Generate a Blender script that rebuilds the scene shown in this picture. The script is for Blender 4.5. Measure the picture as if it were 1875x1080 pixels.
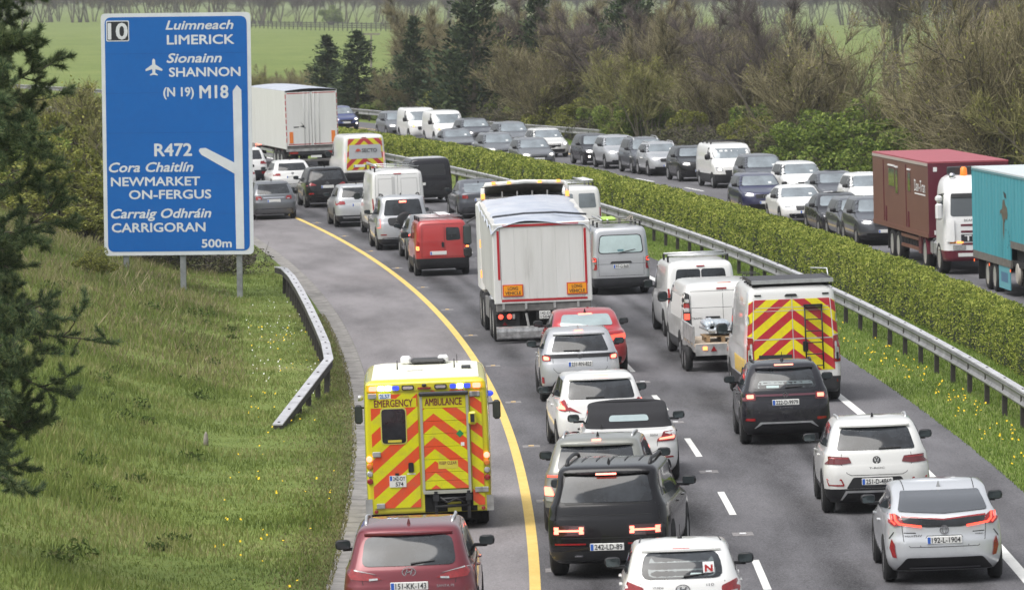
import bpy, bmesh, math, random
import numpy as np
from mathutils import Vector, Matrix, noise
from mathutils.bvhtree import BVHTree

for _o in list(bpy.data.objects):
    bpy.data.objects.remove(_o, do_unlink=True)
SC = bpy.context.scene
COL = SC.collection
rad = math.radians
random.seed(7)
RNG = np.random.default_rng(7)

# ------------------------------------------------------------------ camera
FPX, CX, CY, HORIZON, CAM_H = 10416.67, 937.5, 540.0, -18.0, 9.0
PITCH = math.atan((CY - HORIZON) / FPX)
cam_data = bpy.data.cameras.new('camera')
cam_data.lens = 200.0
cam_data.sensor_width = 36.0
cam_data.clip_start = 1.0
cam_data.clip_end = 6000.0
cam_data.dof.use_dof = True
cam_data.dof.focus_distance = 112.0
cam_data.dof.aperture_fstop = 6.3
cam = bpy.data.objects.new('camera', cam_data)
cam.location = (0, 0, CAM_H)
cam.rotation_euler = (math.pi / 2 - PITCH, 0, 0)
COL.objects.link(cam)
SC.camera = cam

# ------------------------------------------------------------------ sky and sun (bright overcast)
SUN_EL, SUN_AZ = rad(58), rad(235)        # azimuth clockwise from +Y: behind the camera, to its left
world = bpy.data.worlds.new('World')
SC.world = world
world.use_nodes = True
wn, wl = world.node_tree.nodes, world.node_tree.links
wn.clear()
w_out = wn.new('ShaderNodeOutputWorld')
w_bg = wn.new('ShaderNodeBackground')
w_sky = wn.new('ShaderNodeTexSky')
w_sky.sky_type = 'NISHITA'
w_sky.sun_disc = False
w_sky.sun_elevation = SUN_EL
w_sky.sun_rotation = SUN_AZ
w_sky.air_density = 1.0
w_sky.dust_density = 2.0
w_sky.ozone_density = 1.0
w_hsv = wn.new('ShaderNodeHueSaturation')
w_hsv.inputs['Saturation'].default_value = 0.22
wl.new(w_sky.outputs[0], w_hsv.inputs['Color'])
# an overcast sky is about three times brighter overhead than at the horizon
w_tc = wn.new('ShaderNodeTexCoord')
w_sep = wn.new('ShaderNodeSeparateXYZ')
wl.new(w_tc.outputs['Generated'], w_sep.inputs[0])
w_mr = wn.new('ShaderNodeMapRange')
w_mr.inputs['To Min'].default_value = 0.62
w_mr.inputs['To Max'].default_value = 1.86
wl.new(w_sep.outputs['Z'], w_mr.inputs['Value'])
w_mul = wn.new('ShaderNodeVectorMath')
w_mul.operation = 'SCALE'
wl.new(w_hsv.outputs[0], w_mul.inputs[0])
wl.new(w_mr.outputs[0], w_mul.inputs['Scale'])
wl.new(w_mul.outputs[0], w_bg.inputs['Color'])
w_bg.inputs['Strength'].default_value = 0.10
wl.new(w_bg.outputs[0], w_out.inputs['Surface'])

sun_data = bpy.data.lights.new('sun', 'SUN')
sun_data.energy = 2.0
sun_data.angle = rad(58)
sun_data.color = (1.0, 0.96, 0.9)
sun = bpy.data.objects.new('sun', sun_data)
_sd = Vector((math.sin(SUN_AZ) * math.cos(SUN_EL), math.cos(SUN_AZ) * math.cos(SUN_EL), math.sin(SUN_EL)))
sun.rotation_euler = _sd.to_track_quat('Z', 'Y').to_euler()
sun.location = (-20, 40, 60)
COL.objects.link(sun)

SC.view_settings.view_transform = 'Standard'
SC.view_settings.look = 'None'
SC.view_settings.gamma = 1.0
SC.view_settings.exposure = 0.66
SC.view_settings.use_curve_mapping = False
SC.render.engine = 'CYCLES'
SC.cycles.max_bounces = 6
SC.cycles.transparent_max_bounces = 4
SC.cycles.caustics_reflective = False
SC.cycles.caustics_refractive = False

# ------------------------------------------------------------------ the road's geometry: a left-hand curve of 1090 m radius
R0, XC, YC = 1090.0, 0.35 - 1090.0, 86.0
BANK = 0.038


def sstep(a, b, x):
    t = min(1.0, max(0.0, (x - a) / (b - a)))
    return t * t * (3 - 2 * t)


def road_z(d):
    if d < 8.7:
        return BANK * d
    if d < 14.6:
        return 0.3306 + (0.15 - 0.3306) * sstep(8.7, 14.6, d)
    return 0.15 + 0.026 * (min(d, 26.4) - 14.6)


def bank_of(d):
    return BANK if d < 10 else 0.026


def polar(s, d, z=0.0):
    th = s / R0
    return Vector((XC + (R0 + d) * math.cos(th), YC + (R0 + d) * math.sin(th), z))


def to_sd(x, y):
    dx, dy = x - XC, y - YC
    return R0 * math.atan2(dy, dx), math.hypot(dx, dy) - R0


def ray_dir(px, py):
    u, v = (px - CX) / FPX, (CY - py) / FPX
    return Vector((u, v * math.sin(PITCH) + math.cos(PITCH), v * math.cos(PITCH) - math.sin(PITCH)))


def project(p):
    q = Vector(p) - Vector((0, 0, CAM_H))
    f = q.y * math.cos(PITCH) - q.z * math.sin(PITCH)
    u = q.y * math.sin(PITCH) + q.z * math.cos(PITCH)
    return CX + FPX * q.x / f, CY - FPX * u / f


def ground_at(px, py, zf=None):
    """point of the place seen at a photograph pixel, on the road / ground surface"""
    zf = zf or (lambda s, d: road_z(d))
    r = ray_dir(px, py)
    z = 0.0
    for _ in range(30):
        t = (z - CAM_H) / r.z
        x, y = r.x * t, r.y * t
        s, d = to_sd(x, y)
        z = 0.5 * z + 0.5 * zf(s, d)
    return s, d, z


def lane_at(px, d, zoff=0.7):
    lo, hi = -40.0, 400.0
    for _ in range(50):
        m = 0.5 * (lo + hi)
        if project(polar(m, d, road_z(d) + zoff))[0] > px:
            lo = m
        else:
            hi = m
    return 0.5 * (lo + hi)


# ------------------------------------------------------------------ materials
MATS = {}


def _new(name):
    m = bpy.data.materials.new(name)
    m.use_nodes = True
    nt = m.node_tree
    return m, nt, nt.nodes, nt.links, nt.nodes['Principled BSDF']


def N(nt, kind, **kw):
    n = nt.nodes.new(kind)
    for k, v in kw.items():
        if k in n.inputs:
            n.inputs[k].default_value = v
        else:
            setattr(n, k, v)
    return n


def plain(name, col, rough=0.5, metal=0.0, coat=0.0, emit=None, estr=0.0, var=0.0, vscale=6.0, spec=None, bump=0.0, bscale=40.0):
    if name in MATS:
        return MATS[name]
    m, nt, nd, lk, b = _new(name)
    b.inputs['Base Color'].default_value = (*col, 1)
    b.inputs['Roughness'].default_value = rough
    b.inputs['Metallic'].default_value = metal
    if spec is not None:
        b.inputs['Specular IOR Level'].default_value = spec
    if coat:
        b.inputs['Coat Weight'].default_value = coat
        b.inputs['Coat Roughness'].default_value = 0.04
    if emit:
        b.inputs['Emission Color'].default_value = (*emit, 1)
        b.inputs['Emission Strength'].default_value = estr
    tc = N(nt, 'ShaderNodeTexCoord')
    if var:
        nz = N(nt, 'ShaderNodeTexNoise', Scale=vscale, Detail=5.0, Roughness=0.6)
        lk.new(tc.outputs['Object'], nz.inputs['Vector'])
        mx = N(nt, 'ShaderNodeMix', data_type='RGBA', blend_type='MIX')
        mx.inputs['A'].default_value = (*[c * (1 - var) for c in col], 1)
        mx.inputs['B'].default_value = (*[min(1, c * (1 + var)) for c in col], 1)
        rr = N(nt, 'ShaderNodeMapRange')
        rr.inputs['From Min'].default_value = 0.3
        rr.inputs['From Max'].default_value = 0.7
        lk.new(nz.outputs['Fac'], rr.inputs['Value'])
        lk.new(rr.outputs[0], mx.inputs['Factor'])
        lk.new(mx.outputs['Result'], b.inputs['Base Color'])
    if bump:
        nb = N(nt, 'ShaderNodeTexNoise', Scale=bscale, Detail=4.0)
        lk.new(tc.outputs['Object'], nb.inputs['Vector'])
        bp = N(nt, 'ShaderNodeBump', Strength=bump, Distance=0.02)
        lk.new(nb.outputs['Fac'], bp.inputs['Height'])
        lk.new(bp.outputs[0], b.inputs['Normal'])
    MATS[name] = m
    return m


def paint(name, col, metal=0.0, rough=0.32, dirt=0.32, dirtcol=(0.16, 0.145, 0.125), top=0.95, coat=0.9):
    """car paint under clear coat, with road film thickening towards the sills"""
    if name in MATS:
        return MATS[name]
    m, nt, nd, lk, b = _new(name)
    b.inputs['Metallic'].default_value = metal
    b.inputs['Coat Weight'].default_value = coat
    b.inputs['Coat Roughness'].default_value = 0.05
    if coat < 0.6:
        b.inputs['Specular IOR Level'].default_value = 0.25
    tc = N(nt, 'ShaderNodeTexCoord')
    sp = N(nt, 'ShaderNodeSeparateXYZ')
    lk.new(tc.outputs['Object'], sp.inputs[0])
    h = N(nt, 'ShaderNodeMapRange')
    h.inputs['From Min'].default_value = top
    h.inputs['From Max'].default_value = 0.2
    lk.new(sp.outputs['Z'], h.inputs['Value'])
    nz = N(nt, 'ShaderNodeTexNoise', Scale=5.0, Detail=6.0, Roughness=0.65)
    lk.new(tc.outputs['Object'], nz.inputs['Vector'])
    r2 = N(nt, 'ShaderNodeMapRange')
    r2.inputs['From Min'].default_value = 0.3
    r2.inputs['From Max'].default_value = 0.75
    lk.new(nz.outputs['Fac'], r2.inputs['Value'])
    mu = N(nt, 'ShaderNodeMath', operation='MULTIPLY')
    lk.new(h.outputs[0], mu.inputs[0])
    lk.new(r2.outputs[0], mu.inputs[1])
    m2 = N(nt, 'ShaderNodeMath', operation='MULTIPLY_ADD')
    m2.inputs[1].default_value = dirt
    m2.inputs[2].default_value = 0.02
    lk.new(mu.outputs[0], m2.inputs[0])
    mx = N(nt, 'ShaderNodeMix', data_type='RGBA')
    mx.inputs['A'].default_value = (*col, 1)
    mx.inputs['B'].default_value = (*dirtcol, 1)
    lk.new(m2.outputs[0], mx.inputs['Factor'])
    lk.new(mx.outputs['Result'], b.inputs['Base Color'])
    ra = N(nt, 'ShaderNodeMath', operation='MULTIPLY_ADD')
    ra.inputs[1].default_value = 0.7
    ra.inputs[2].default_value = rough
    lk.new(m2.outputs[0], ra.inputs[0])
    lk.new(ra.outputs[0], b.inputs['Roughness'])
    MATS[name] = m
    return m


def ramp_mat(name, stops, scales, rough=0.9, bump=0.3, bscale=30.0, coords='Object', island=0.0, spec=0.2, trans=0.0, stretch=None):
    """noise-driven colour mixing; island>0 adds a different tint to every separate leaf or blade"""
    if name in MATS:
        return MATS[name]
    m, nt, nd, lk, b = _new(name)
    b.inputs['Roughness'].default_value = rough
    b.inputs['Specular IOR Level'].default_value = spec
    tc = N(nt, 'ShaderNodeTexCoord')
    vec = tc.outputs[coords]
    if stretch:
        mp = N(nt, 'ShaderNodeMapping')
        mp.inputs['Scale'].default_value = stretch
        lk.new(vec, mp.inputs['Vector'])
        vec = mp.outputs[0]
    acc = None
    for sc, wt in scales:
        nz = N(nt, 'ShaderNodeTexNoise', Scale=sc, Detail=6.0, Roughness=0.62)
        lk.new(vec, nz.inputs['Vector'])
        mu = N(nt, 'ShaderNodeMath', operation='MULTIPLY_ADD')
        mu.inputs[1].default_value = wt
        lk.new(nz.outputs['Fac'], mu.inputs[0])
        if acc is None:
            mu.inputs[2].default_value = 0.0
        else:
            lk.new(acc, mu.inputs[2])
        acc = mu.outputs[0]
    if island:
        ge = N(nt, 'ShaderNodeNewGeometry')
        mu = N(nt, 'ShaderNodeMath', operation='MULTIPLY_ADD')
        mu.inputs[1].default_value = island
        lk.new(ge.outputs['Random Per Island'], mu.inputs[0])
        lk.new(acc, mu.inputs[2])
        acc = mu.outputs[0]
    tot = sum(w for _, w in scales) + island
    mr = N(nt, 'ShaderNodeMapRange')
    mr.inputs['From Min'].default_value = tot * 0.28
    mr.inputs['From Max'].default_value = tot * 0.72
    lk.new(acc, mr.inputs['Value'])
    rp = N(nt, 'ShaderNodeValToRGB')
    el = rp.color_ramp.elements
    while len(el) < len(stops):
        el.new(0.5)
    for e, (p, c) in zip(el, stops):
        e.position = p
        e.color = (*c, 1)
    lk.new(mr.outputs[0], rp.inputs[0])
    lk.new(rp.outputs[0], b.inputs['Base Color'])
    if bump:
        nb = N(nt, 'ShaderNodeTexNoise', Scale=bscale, Detail=5.0, Roughness=0.7)
        lk.new(vec, nb.inputs['Vector'])
        bp = N(nt, 'ShaderNodeBump', Strength=bump, Distance=0.05)
        lk.new(nb.outputs['Fac'], bp.inputs['Height'])
        lk.new(bp.outputs[0], b.inputs['Normal'])
    if trans:
        out = nd['Material Output']
        tr = N(nt, 'ShaderNodeBsdfTranslucent')
        lk.new(rp.outputs[0], tr.inputs['Color'])
        ms = N(nt, 'ShaderNodeMixShader')
        ms.inputs[0].default_value = trans
        lk.new(b.outputs[0], ms.inputs[1])
        lk.new(tr.outputs[0], ms.inputs[2])
        lk.new(ms.outputs[0], out.inputs['Surface'])
    MATS[name] = m
    return m


def chevron(name, ca, cb, period, slope, x0=0.0, z0=0.0, mirror=True, rough=0.35):
    """printed reflective stripes: bands of z + slope*|x - x0|"""
    if name in MATS:
        return MATS[name]
    m, nt, nd, lk, b = _new(name)
    b.inputs['Roughness'].default_value = rough
    b.inputs['Coat Weight'].default_value = 0.4
    tc = N(nt, 'ShaderNodeTexCoord')
    sp = N(nt, 'ShaderNodeSeparateXYZ')
    lk.new(tc.outputs['Object'], sp.inputs[0])
    sx = N(nt, 'ShaderNodeMath', operation='SUBTRACT')
    sx.inputs[1].default_value = x0
    lk.new(sp.outputs['X'], sx.inputs[0])
    v = sx.outputs[0]
    if mirror:
        ab = N(nt, 'ShaderNodeMath', operation='ABSOLUTE')
        lk.new(v, ab.inputs[0])
        v = ab.outputs[0]
    ma = N(nt, 'ShaderNodeMath', operation='MULTIPLY_ADD')
    ma.inputs[1].default_value = slope
    lk.new(v, ma.inputs[0])
    lk.new(sp.outputs['Z'], ma.inputs[2])
    ad = N(nt, 'ShaderNodeMath', operation='ADD')
    ad.inputs[1].default_value = 50 * period - z0
    lk.new(ma.outputs[0], ad.inputs[0])
    di = N(nt, 'ShaderNodeMath', operation='DIVIDE')
    di.inputs[1].default_value = period
    lk.new(ad.outputs[0], di.inputs[0])
    fr = N(nt, 'ShaderNodeMath', operation='FRACT')
    lk.new(di.outputs[0], fr.inputs[0])
    lt = N(nt, 'ShaderNodeMath', operation='LESS_THAN')
    lt.inputs[1].default_value = 0.5
    lk.new(fr.outputs[0], lt.inputs[0])
    mx = N(nt, 'ShaderNodeMix', data_type='RGBA')
    mx.inputs['A'].default_value = (*ca, 1)
    mx.inputs['B'].default_value = (*cb, 1)
    lk.new(lt.outputs[0], mx.inputs['Factor'])
    nz = N(nt, 'ShaderNodeTexNoise', Scale=7.0, Detail=6.0, Roughness=0.7)
    lk.new(tc.outputs['Object'], nz.inputs['Vector'])
    mr = N(nt, 'ShaderNodeMapRange')
    mr.inputs['From Min'].default_value = 0.45
    mr.inputs['From Max'].default_value = 0.8
    mr.inputs['To Max'].default_value = 0.35
    lk.new(nz.outputs['Fac'], mr.inputs['Value'])
    m2 = N(nt, 'ShaderNodeMix', data_type='RGBA')
    m2.inputs['B'].default_value = (0.2, 0.17, 0.12, 1)
    lk.new(mr.outputs[0], m2.inputs['Factor'])
    lk.new(mx.outputs['Result'], m2.inputs['A'])
    lk.new(m2.outputs['Result'], b.inputs['Base Color'])
    MATS[name] = m
    return m


BLACK = plain('black plastic', (0.011, 0.011, 0.013), 0.5, var=0.3)
TRIM = plain('dark trim', (0.024, 0.025, 0.028), 0.5, var=0.25)
DULL = plain('underbody', (0.006, 0.006, 0.0065), 0.9, var=0.3)
RUBBER = plain('tyre rubber', (0.013, 0.013, 0.014), 0.85, var=0.4, vscale=12)
ALLOY = plain('alloy wheel', (0.32, 0.32, 0.33), 0.4, 0.6, var=0.3)
STEEL = plain('galvanised steel', (0.42, 0.43, 0.44), 0.5, 0.55, var=0.25, vscale=3)
CHROME = plain('chrome', (0.7, 0.7, 0.72), 0.12, 1.0)
ALU = plain('aluminium', (0.55, 0.56, 0.57), 0.38, 0.7, var=0.15)
GLASS = plain('dark glass', (0.020, 0.023, 0.027), 0.05, 0.0, spec=0.62, var=0.85, vscale=2.2)  # mottled tone stands in for reflections and the interior behind the pane
SCREEN = plain('windscreen glass', (0.20, 0.23, 0.25), 0.06, 0.15, coat=0.5, spec=0.7, var=0.35, vscale=1.5)  # pale base colour imitates the sky reflected in the screen
PALEPANE = plain('pane painted pale as lit', (0.30, 0.37, 0.38), 0.08, 0.1, coat=1.0, var=0.12, vscale=3)  # brightness of a lit window is put into the base colour
MIRROR = plain('mirror glass', (0.07, 0.085, 0.09), 0.08, 0.6)
RED = plain('red lens', (0.26, 0.012, 0.014), 0.18, coat=1.0, var=0.3, vscale=25)
REDLIT = plain('lit red lens', (0.5, 0.03, 0.02), 0.2, emit=(1.0, 0.085, 0.05), estr=1.5)
REDHOT = plain('lit brake lamp', (0.8, 0.2, 0.15), 0.2, emit=(1.0, 0.17, 0.11), estr=2.6)
AMBER = plain('amber lens', (0.7, 0.2, 0.02), 0.2, coat=1.0)
AMBERLIT = plain('lit amber lamp', (0.9, 0.4, 0.1), 0.2, emit=(1.0, 0.30, 0.06), estr=1.1)
CLEARL = plain('clear lens', (0.5, 0.5, 0.5), 0.12, 0.4, coat=1.0, var=0.25, vscale=25)
HEADLIT = plain('lit headlamp', (0.9, 0.9, 0.85), 0.15, emit=(1.0, 0.93, 0.8), estr=2.6)
BLUELIT = plain('lit blue beacon', (0.3, 0.4, 1.0), 0.2, emit=(0.45, 0.6, 1.0), estr=8.0)
BLUELENS = plain('blue lens', (0.03, 0.06, 0.5), 0.2, coat=1.0, emit=(0.05, 0.1, 0.9), estr=0.5)
PLATEW = plain('plate white', (0.72, 0.72, 0.70), 0.4)
PLATEB = plain('plate blue', (0.03, 0.12, 0.5), 0.4)
INK = plain('plate ink', (0.02, 0.02, 0.025), 0.5)
WHITEINK = plain('white print', (0.75, 0.75, 0.75), 0.5)

# ------------------------------------------------------------------ mesh helpers


def link(o, parent=None, label=None, cat=None, group=None, kind=None):
    COL.objects.link(o)
    if parent is not None:
        o.parent = parent
    if label:
        o['label'] = label
    if cat:
        o['category'] = cat
    if group:
        o['group'] = group
    if kind:
        o['kind'] = kind
    return o


def empty(name, label=None, cat=None, group=None, loc=(0, 0, 0), rot=(0, 0, 0), kind=None):
    o = bpy.data.objects.new(name, None)
    o.empty_display_size = 0.3
    o.location = loc
    o.rotation_euler = rot
    return link(o, None, label, cat, group, kind)


def fast_mesh(name, V, F, mat, smooth=False):
    V = np.asarray(V, dtype=np.float32).reshape(-1, 3)
    F = np.asarray(F, dtype=np.int32)
    me = bpy.data.meshes.new(name)
    n, k = F.shape
    me.vertices.add(len(V))
    me.vertices.foreach_set('co', V.ravel())
    me.loops.add(n * k)
    me.loops.foreach_set('vertex_index', F.ravel())
    me.polygons.add(n)
    me.polygons.foreach_set('loop_start', np.arange(0, n * k, k, dtype=np.int32))
    me.polygons.foreach_set('loop_total', np.full(n, k, dtype=np.int32))
    me.polygons.foreach_set('use_smooth', np.full(n, bool(smooth)))
    me.update(calc_edges=True)
    me.materials.append(mat)
    return me


class MB:
    """collects verts and faces for one mesh"""

    def __init__(self):
        self.v, self.f = [], []

    def add(self, vs, fs):
        o = len(self.v)
        self.v += [tuple(p) for p in vs]
        self.f += [tuple(i + o for i in f) for f in fs]
        return self

    def box(self, x0, x1, y0, y1, z0, z1, bev=0.0):
        if bev <= 0:
            vs = [(x, y, z) for z in (z0, z1) for y in (y0, y1) for x in (x0, x1)]
            return self.add(vs, [(0, 2, 3, 1), (4, 5, 7, 6), (0, 1, 5, 4), (1, 3, 7, 5), (3, 2, 6, 7), (2, 0, 4, 6)])
        b = min(bev, (x1 - x0) / 2.01, (y1 - y0) / 2.01, (z1 - z0) / 2.01)
        vs, idx = [], {}
        for i, (x, sx) in enumerate(((x0, 1), (x1, -1))):
            for j, (y, sy) in enumerate(((y0, 1), (y1, -1))):
                for k, (z, sz) in enumerate(((z0, 1), (z1, -1))):
                    idx[i, j, k, 0] = len(vs); vs.append((x, y + sy * b, z + sz * b))
                    idx[i, j, k, 1] = len(vs); vs.append((x + sx * b, y, z + sz * b))
                    idx[i, j, k, 2] = len(vs); vs.append((x + sx * b, y + sy * b, z))
        fs = []
        I = idx
        for i in (0, 1):
            f = [I[i, 0, 0, 0], I[i, 1, 0, 0], I[i, 1, 1, 0], I[i, 0, 1, 0]]
            fs.append(tuple(f if i else f[::-1]))
            f = [I[0, i, 0, 1], I[1, i, 0, 1], I[1, i, 1, 1], I[0, i, 1, 1]]
            fs.append(tuple(f[::-1] if i else f))
            f = [I[0, 0, i, 2], I[1, 0, i, 2], I[1, 1, i, 2], I[0, 1, i, 2]]
            fs.append(tuple(f if i else f[::-1]))
        for i in (0, 1):
            for j in (0, 1):
                fs.append((I[i, j, 0, 0], I[i, j, 0, 1], I[i, j, 1, 1], I[i, j, 1, 0]))
                fs.append((I[i, 0, j, 0], I[i, 0, j, 2], I[i, 1, j, 2], I[i, 1, j, 0]))
                fs.append((I[0, i, j, 1], I[0, i, j, 2], I[1, i, j, 2], I[1, i, j, 1]))
                for k in (0, 1):
                    fs.append((I[i, j, k, 0], I[i, j, k, 1], I[i, j, k, 2]))
        return self.add(vs, fs)

    def tube(self, pts, r, n=6, r1=None, cap=True):
        pts = [Vector(p) for p in pts]
        rs = [r + ((r1 if r1 is not None else r) - r) * i / max(1, len(pts) - 1) for i in range(len(pts))]
        vs, fs = [], []
        for i, p in enumerate(pts):
            t = (pts[min(i + 1, len(pts) - 1)] - pts[max(i - 1, 0)])
            t = t.normalized() if t.length > 1e-9 else Vector((0, 0, 1))
            a = t.cross(Vector((0, 0, 1)) if abs(t.z) < 0.9 else Vector((1, 0, 0))).normalized()
            b = t.cross(a)
            for k in range(n):
                q = 2 * math.pi * k / n
                vs.append(p + (a * math.cos(q) + b * math.sin(q)) * rs[i])
        for i in range(len(pts) - 1):
            for k in range(n):
                k2 = (k + 1) % n
                fs.append((i * n + k, i * n + k2, (i + 1) * n + k2, (i + 1) * n + k))
        if cap:
            fs.append(tuple(range(n))[::-1])
            fs.append(tuple((len(pts) - 1) * n + k for k in range(n)))
        return self.add(vs, fs)

    def lathe(self, prof, axis='x', c=(0, 0, 0), n=24, close=False):
        """prof = (offset along axis, radius)"""
        vs, fs = [], []
        for a, r in prof:
            for k in range(n):
                q = 2 * math.pi * k / n
                u, w = r * math.cos(q), r * math.sin(q)
                p = {'x': (a, u, w), 'y': (u, a, w), 'z': (u, w, a)}[axis]
                vs.append((p[0] + c[0], p[1] + c[1], p[2] + c[2]))
        m = len(prof)
        for i in range(m - (0 if close else 1)):
            j = (i + 1) % m
            for k in range(n):
                k2 = (k + 1) % n
                fs.append((i * n + k, i * n + k2, j * n + k2, j * n + k))
        if not close:
            fs.append(tuple(range(n))[::-1])
            fs.append(tuple((m - 1) * n + k for k in range(n)))
        return self.add(vs, fs)

    def prism(self, poly, a0, a1, axis='y'):
        """poly in the two other axes (in x,y,z order), extruded from a0 to a1 along axis"""
        def P(u, v, a):
            return {'x': (a, u, v), 'y': (u, a, v), 'z': (u, v, a)}[axis]
        n = len(poly)
        vs = [P(u, v, a0) for u, v in poly] + [P(u, v, a1) for u, v in poly]
        fs = [tuple(range(n)), tuple(range(2 * n - 1, n - 1, -1))]
        for i in range(n):
            j = (i + 1) % n
            fs.append((i, i + n, j + n, j))
        return self.add(vs, fs)

    def mesh(self, name, mat, smooth=False, fix=True):
        me = bpy.data.meshes.new(name)
        me.from_pydata(self.v, [], self.f)
        if fix:
            bm = bmesh.new()
            bm.from_mesh(me)
            bmesh.ops.recalc_face_normals(bm, faces=bm.faces)
            bm.to_mesh(me)
            bm.free()
        if smooth:
            me.polygons.foreach_set('use_smooth', [True] * len(me.polygons))
        me.materials.append(mat)
        me.update()
        return me

    def obj(self, name, mat, parent=None, smooth=False, label=None, cat=None, group=None, kind=None, loc=None, rot=None, sharp=None):
        me = self.mesh(name, mat, smooth)
        if smooth and sharp:
            me.set_sharp_from_angle(angle=rad(sharp))
        o = bpy.data.objects.new(name, me)
        if loc is not None:
            o.location = loc
        if rot is not None:
            o.rotation_euler = rot
        return link(o, parent, label, cat, group, kind)


def share(name, me, parent=None, loc=(0, 0, 0), rot=(0, 0, 0), scale=None, **kw):
    o = bpy.data.objects.new(name, me)
    o.location = loc
    o.rotation_euler = rot
    if scale is not None:
        o.scale = scale if isinstance(scale, (tuple, list)) else (scale,) * 3
    return link(o, parent, **kw)


def round_poly(poly, r, n=4):
    """round the corners of a polygon (2-D)"""
    out = []
    m = len(poly)
    for i in range(m):
        p0, p1, p2 = Vector(poly[i - 1]), Vector(poly[i]), Vector(poly[(i + 1) % m])
        a, b = p0 - p1, p2 - p1
        rr = min(r, a.length * 0.45, b.length * 0.45)
        q0, q1 = p1 + a.normalized() * rr, p1 + b.normalized() * rr
        for k in range(n + 1):
            t = k / n
            out.append(tuple(q0 * (1 - t) ** 2 + p1 * 2 * t * (1 - t) + q1 * t * t))
    return out


_TXT = {}


def text_geo(s, bold=0.0, shear=0.0, spacing=1.0):
    """(verts 2-D array, faces) of a line of lettering with cap height 1 and its left edge at x = 0"""
    key = (s, bold, shear, spacing)
    if key in _TXT:
        return _TXT[key]

    def raw(t):
        cu = bpy.data.curves.new('t', 'FONT')
        cu.body = t
        cu.resolution_u = 3
        cu.offset = bold
        cu.shear = shear
        cu.space_character = spacing
        ob = bpy.data.objects.new('t', cu)
        me = bpy.data.meshes.new_from_object(ob)
        v = np.array([tuple(x.co)[:2] for x in me.vertices])
        f = [tuple(p.vertices) for p in me.polygons]
        bpy.data.objects.remove(ob)
        bpy.data.curves.remove(cu)
        bpy.data.meshes.remove(me)
        return v, f
    h, _ = raw('H')
    v, f = raw(s)
    y0, ch = h[:, 1].min(), h[:, 1].max() - h[:, 1].min()
    v = (v - np.array([0, y0])) / ch
    v[:, 0] -= v[:, 0].min()
    _TXT[key] = (v, f)
    return _TXT[key]


def text_obj(parent, s, x0, x1, zb, cap, y, mat, face=-1, bold=0.0, shear=0.0, name='lettering', axis='y', spacing=1.0, stack=0.0):
    """lettering between x0 and x1 on the plane y, baseline zb; face=-1 is read from behind the vehicle"""
    v, f = text_geo(s, bold, shear, spacing)
    w = v[:, 0].max()
    sx = (x1 - x0) / w
    vs = []
    for a, b in v:
        xx = x0 + a * sx
        if axis == 'y':
            vs.append((xx if face < 0 else -xx, y, zb + b * cap))
        else:                         # on a plane of constant x, seen from -x: y decreases to the right
            vs.append((y, -xx if face < 0 else xx, zb + b * cap))
    m = MB()
    m.add(vs, f)
    if stack:                       # heavier strokes: the same letters again, shifted, each a hair behind the last
        k = 0
        for dx, dz in ((1, 0), (-1, 0), (0, 1), (0, -1), (.7, .7), (-.7, .7), (.7, -.7), (-.7, -.7)):
            k += 1
            m.add([(x + dx * stack * cap, yy + 0.0004 * k, z + dz * stack * cap) for x, yy, z in vs], f)
    me = m.mesh(name, mat, fix=False)
    o = bpy.data.objects.new(name, me)
    return link(o, parent)

# ================================================================== the setting
def fbm(x, y, o=3):
    v, a, f = 0.0, 1.0, 1.0
    for _ in range(o):
        v += a * noise.noise(Vector((x * f, y * f, 3.7)))
        a *= 0.5
        f *= 2.1
    return v


def ground_z(s, d):
    if d < -3.21:
        z = -0.10 + 0.03 * sstep(3.21, 3.9, -d)
        t = max(0.0, -d - 5.4)
        rise = 0.31 * t * t / (t + 1.6)
        if t > 12:
            t2 = t - 12
            r12 = 0.31 * 144 / 13.6
            rise = r12 + 0.3 * t2 / (1 + 0.12 * t2)
        amp = sstep(4.2, 8.0, -d)
        z += rise + amp * (0.12 * fbm(s * 0.22, d * 0.3) + 0.05 * fbm(s * 0.9 + 7, d * 1.1))
        return z
    if d < 26.4:
        return road_z(d)
    z = road_z(26.4)
    z -= 0.25 * sstep(27, 32, d)
    far = sstep(60, 400, d)
    z += 0.9 * far * (0.5 + fbm(s * 0.004 + 3, d * 0.004)) + 0.12 * sstep(27.5, 33, d) * fbm(s * 0.15, d * 0.15)
    return z


def lay(s, d, dz=0.0):
    return polar(s, d, ground_z(s, d) + dz)


# ---- ground sheet
sv = list(np.arange(-500, -60, 40.0)) + list(np.arange(-60, 120, 1.5)) + list(np.arange(120, 420, 3.0)) + list(np.arange(420, 900, 15.0)) + list(np.arange(900, 1500, 40.0))
dv = (list(np.arange(-90, -20, 5.0)) + list(np.arange(-20, -3.5, 0.5)) + [-3.215, -3.19, -2, 0, 2, 4, 6, 8.2] + list(np.arange(8.7, 14.7, 0.6)) +
      [14.6, 18, 22, 25.5] + list(np.arange(26.4, 40, 1.0)) + list(np.arange(40, 100, 6.0)) + list(np.arange(100, 400, 25.0)) + list(np.arange(400, 1500, 70.0)) + [2200, 3200])
dv = sorted(dv)
V = []
for s in sv:
    for d in dv:
        on_road = (-3.2 < d < 8.65) or (14.65 < d < 26.35)
        V.append(tuple(polar(s, d, ground_z(s, d) - (0.06 if on_road else 0.0))))
nd_ = len(dv)
F = [(i * nd_ + j, i * nd_ + j + 1, (i + 1) * nd_ + j + 1, (i + 1) * nd_ + j) for i in range(len(sv) - 1) for j in range(nd_ - 1)]
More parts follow.
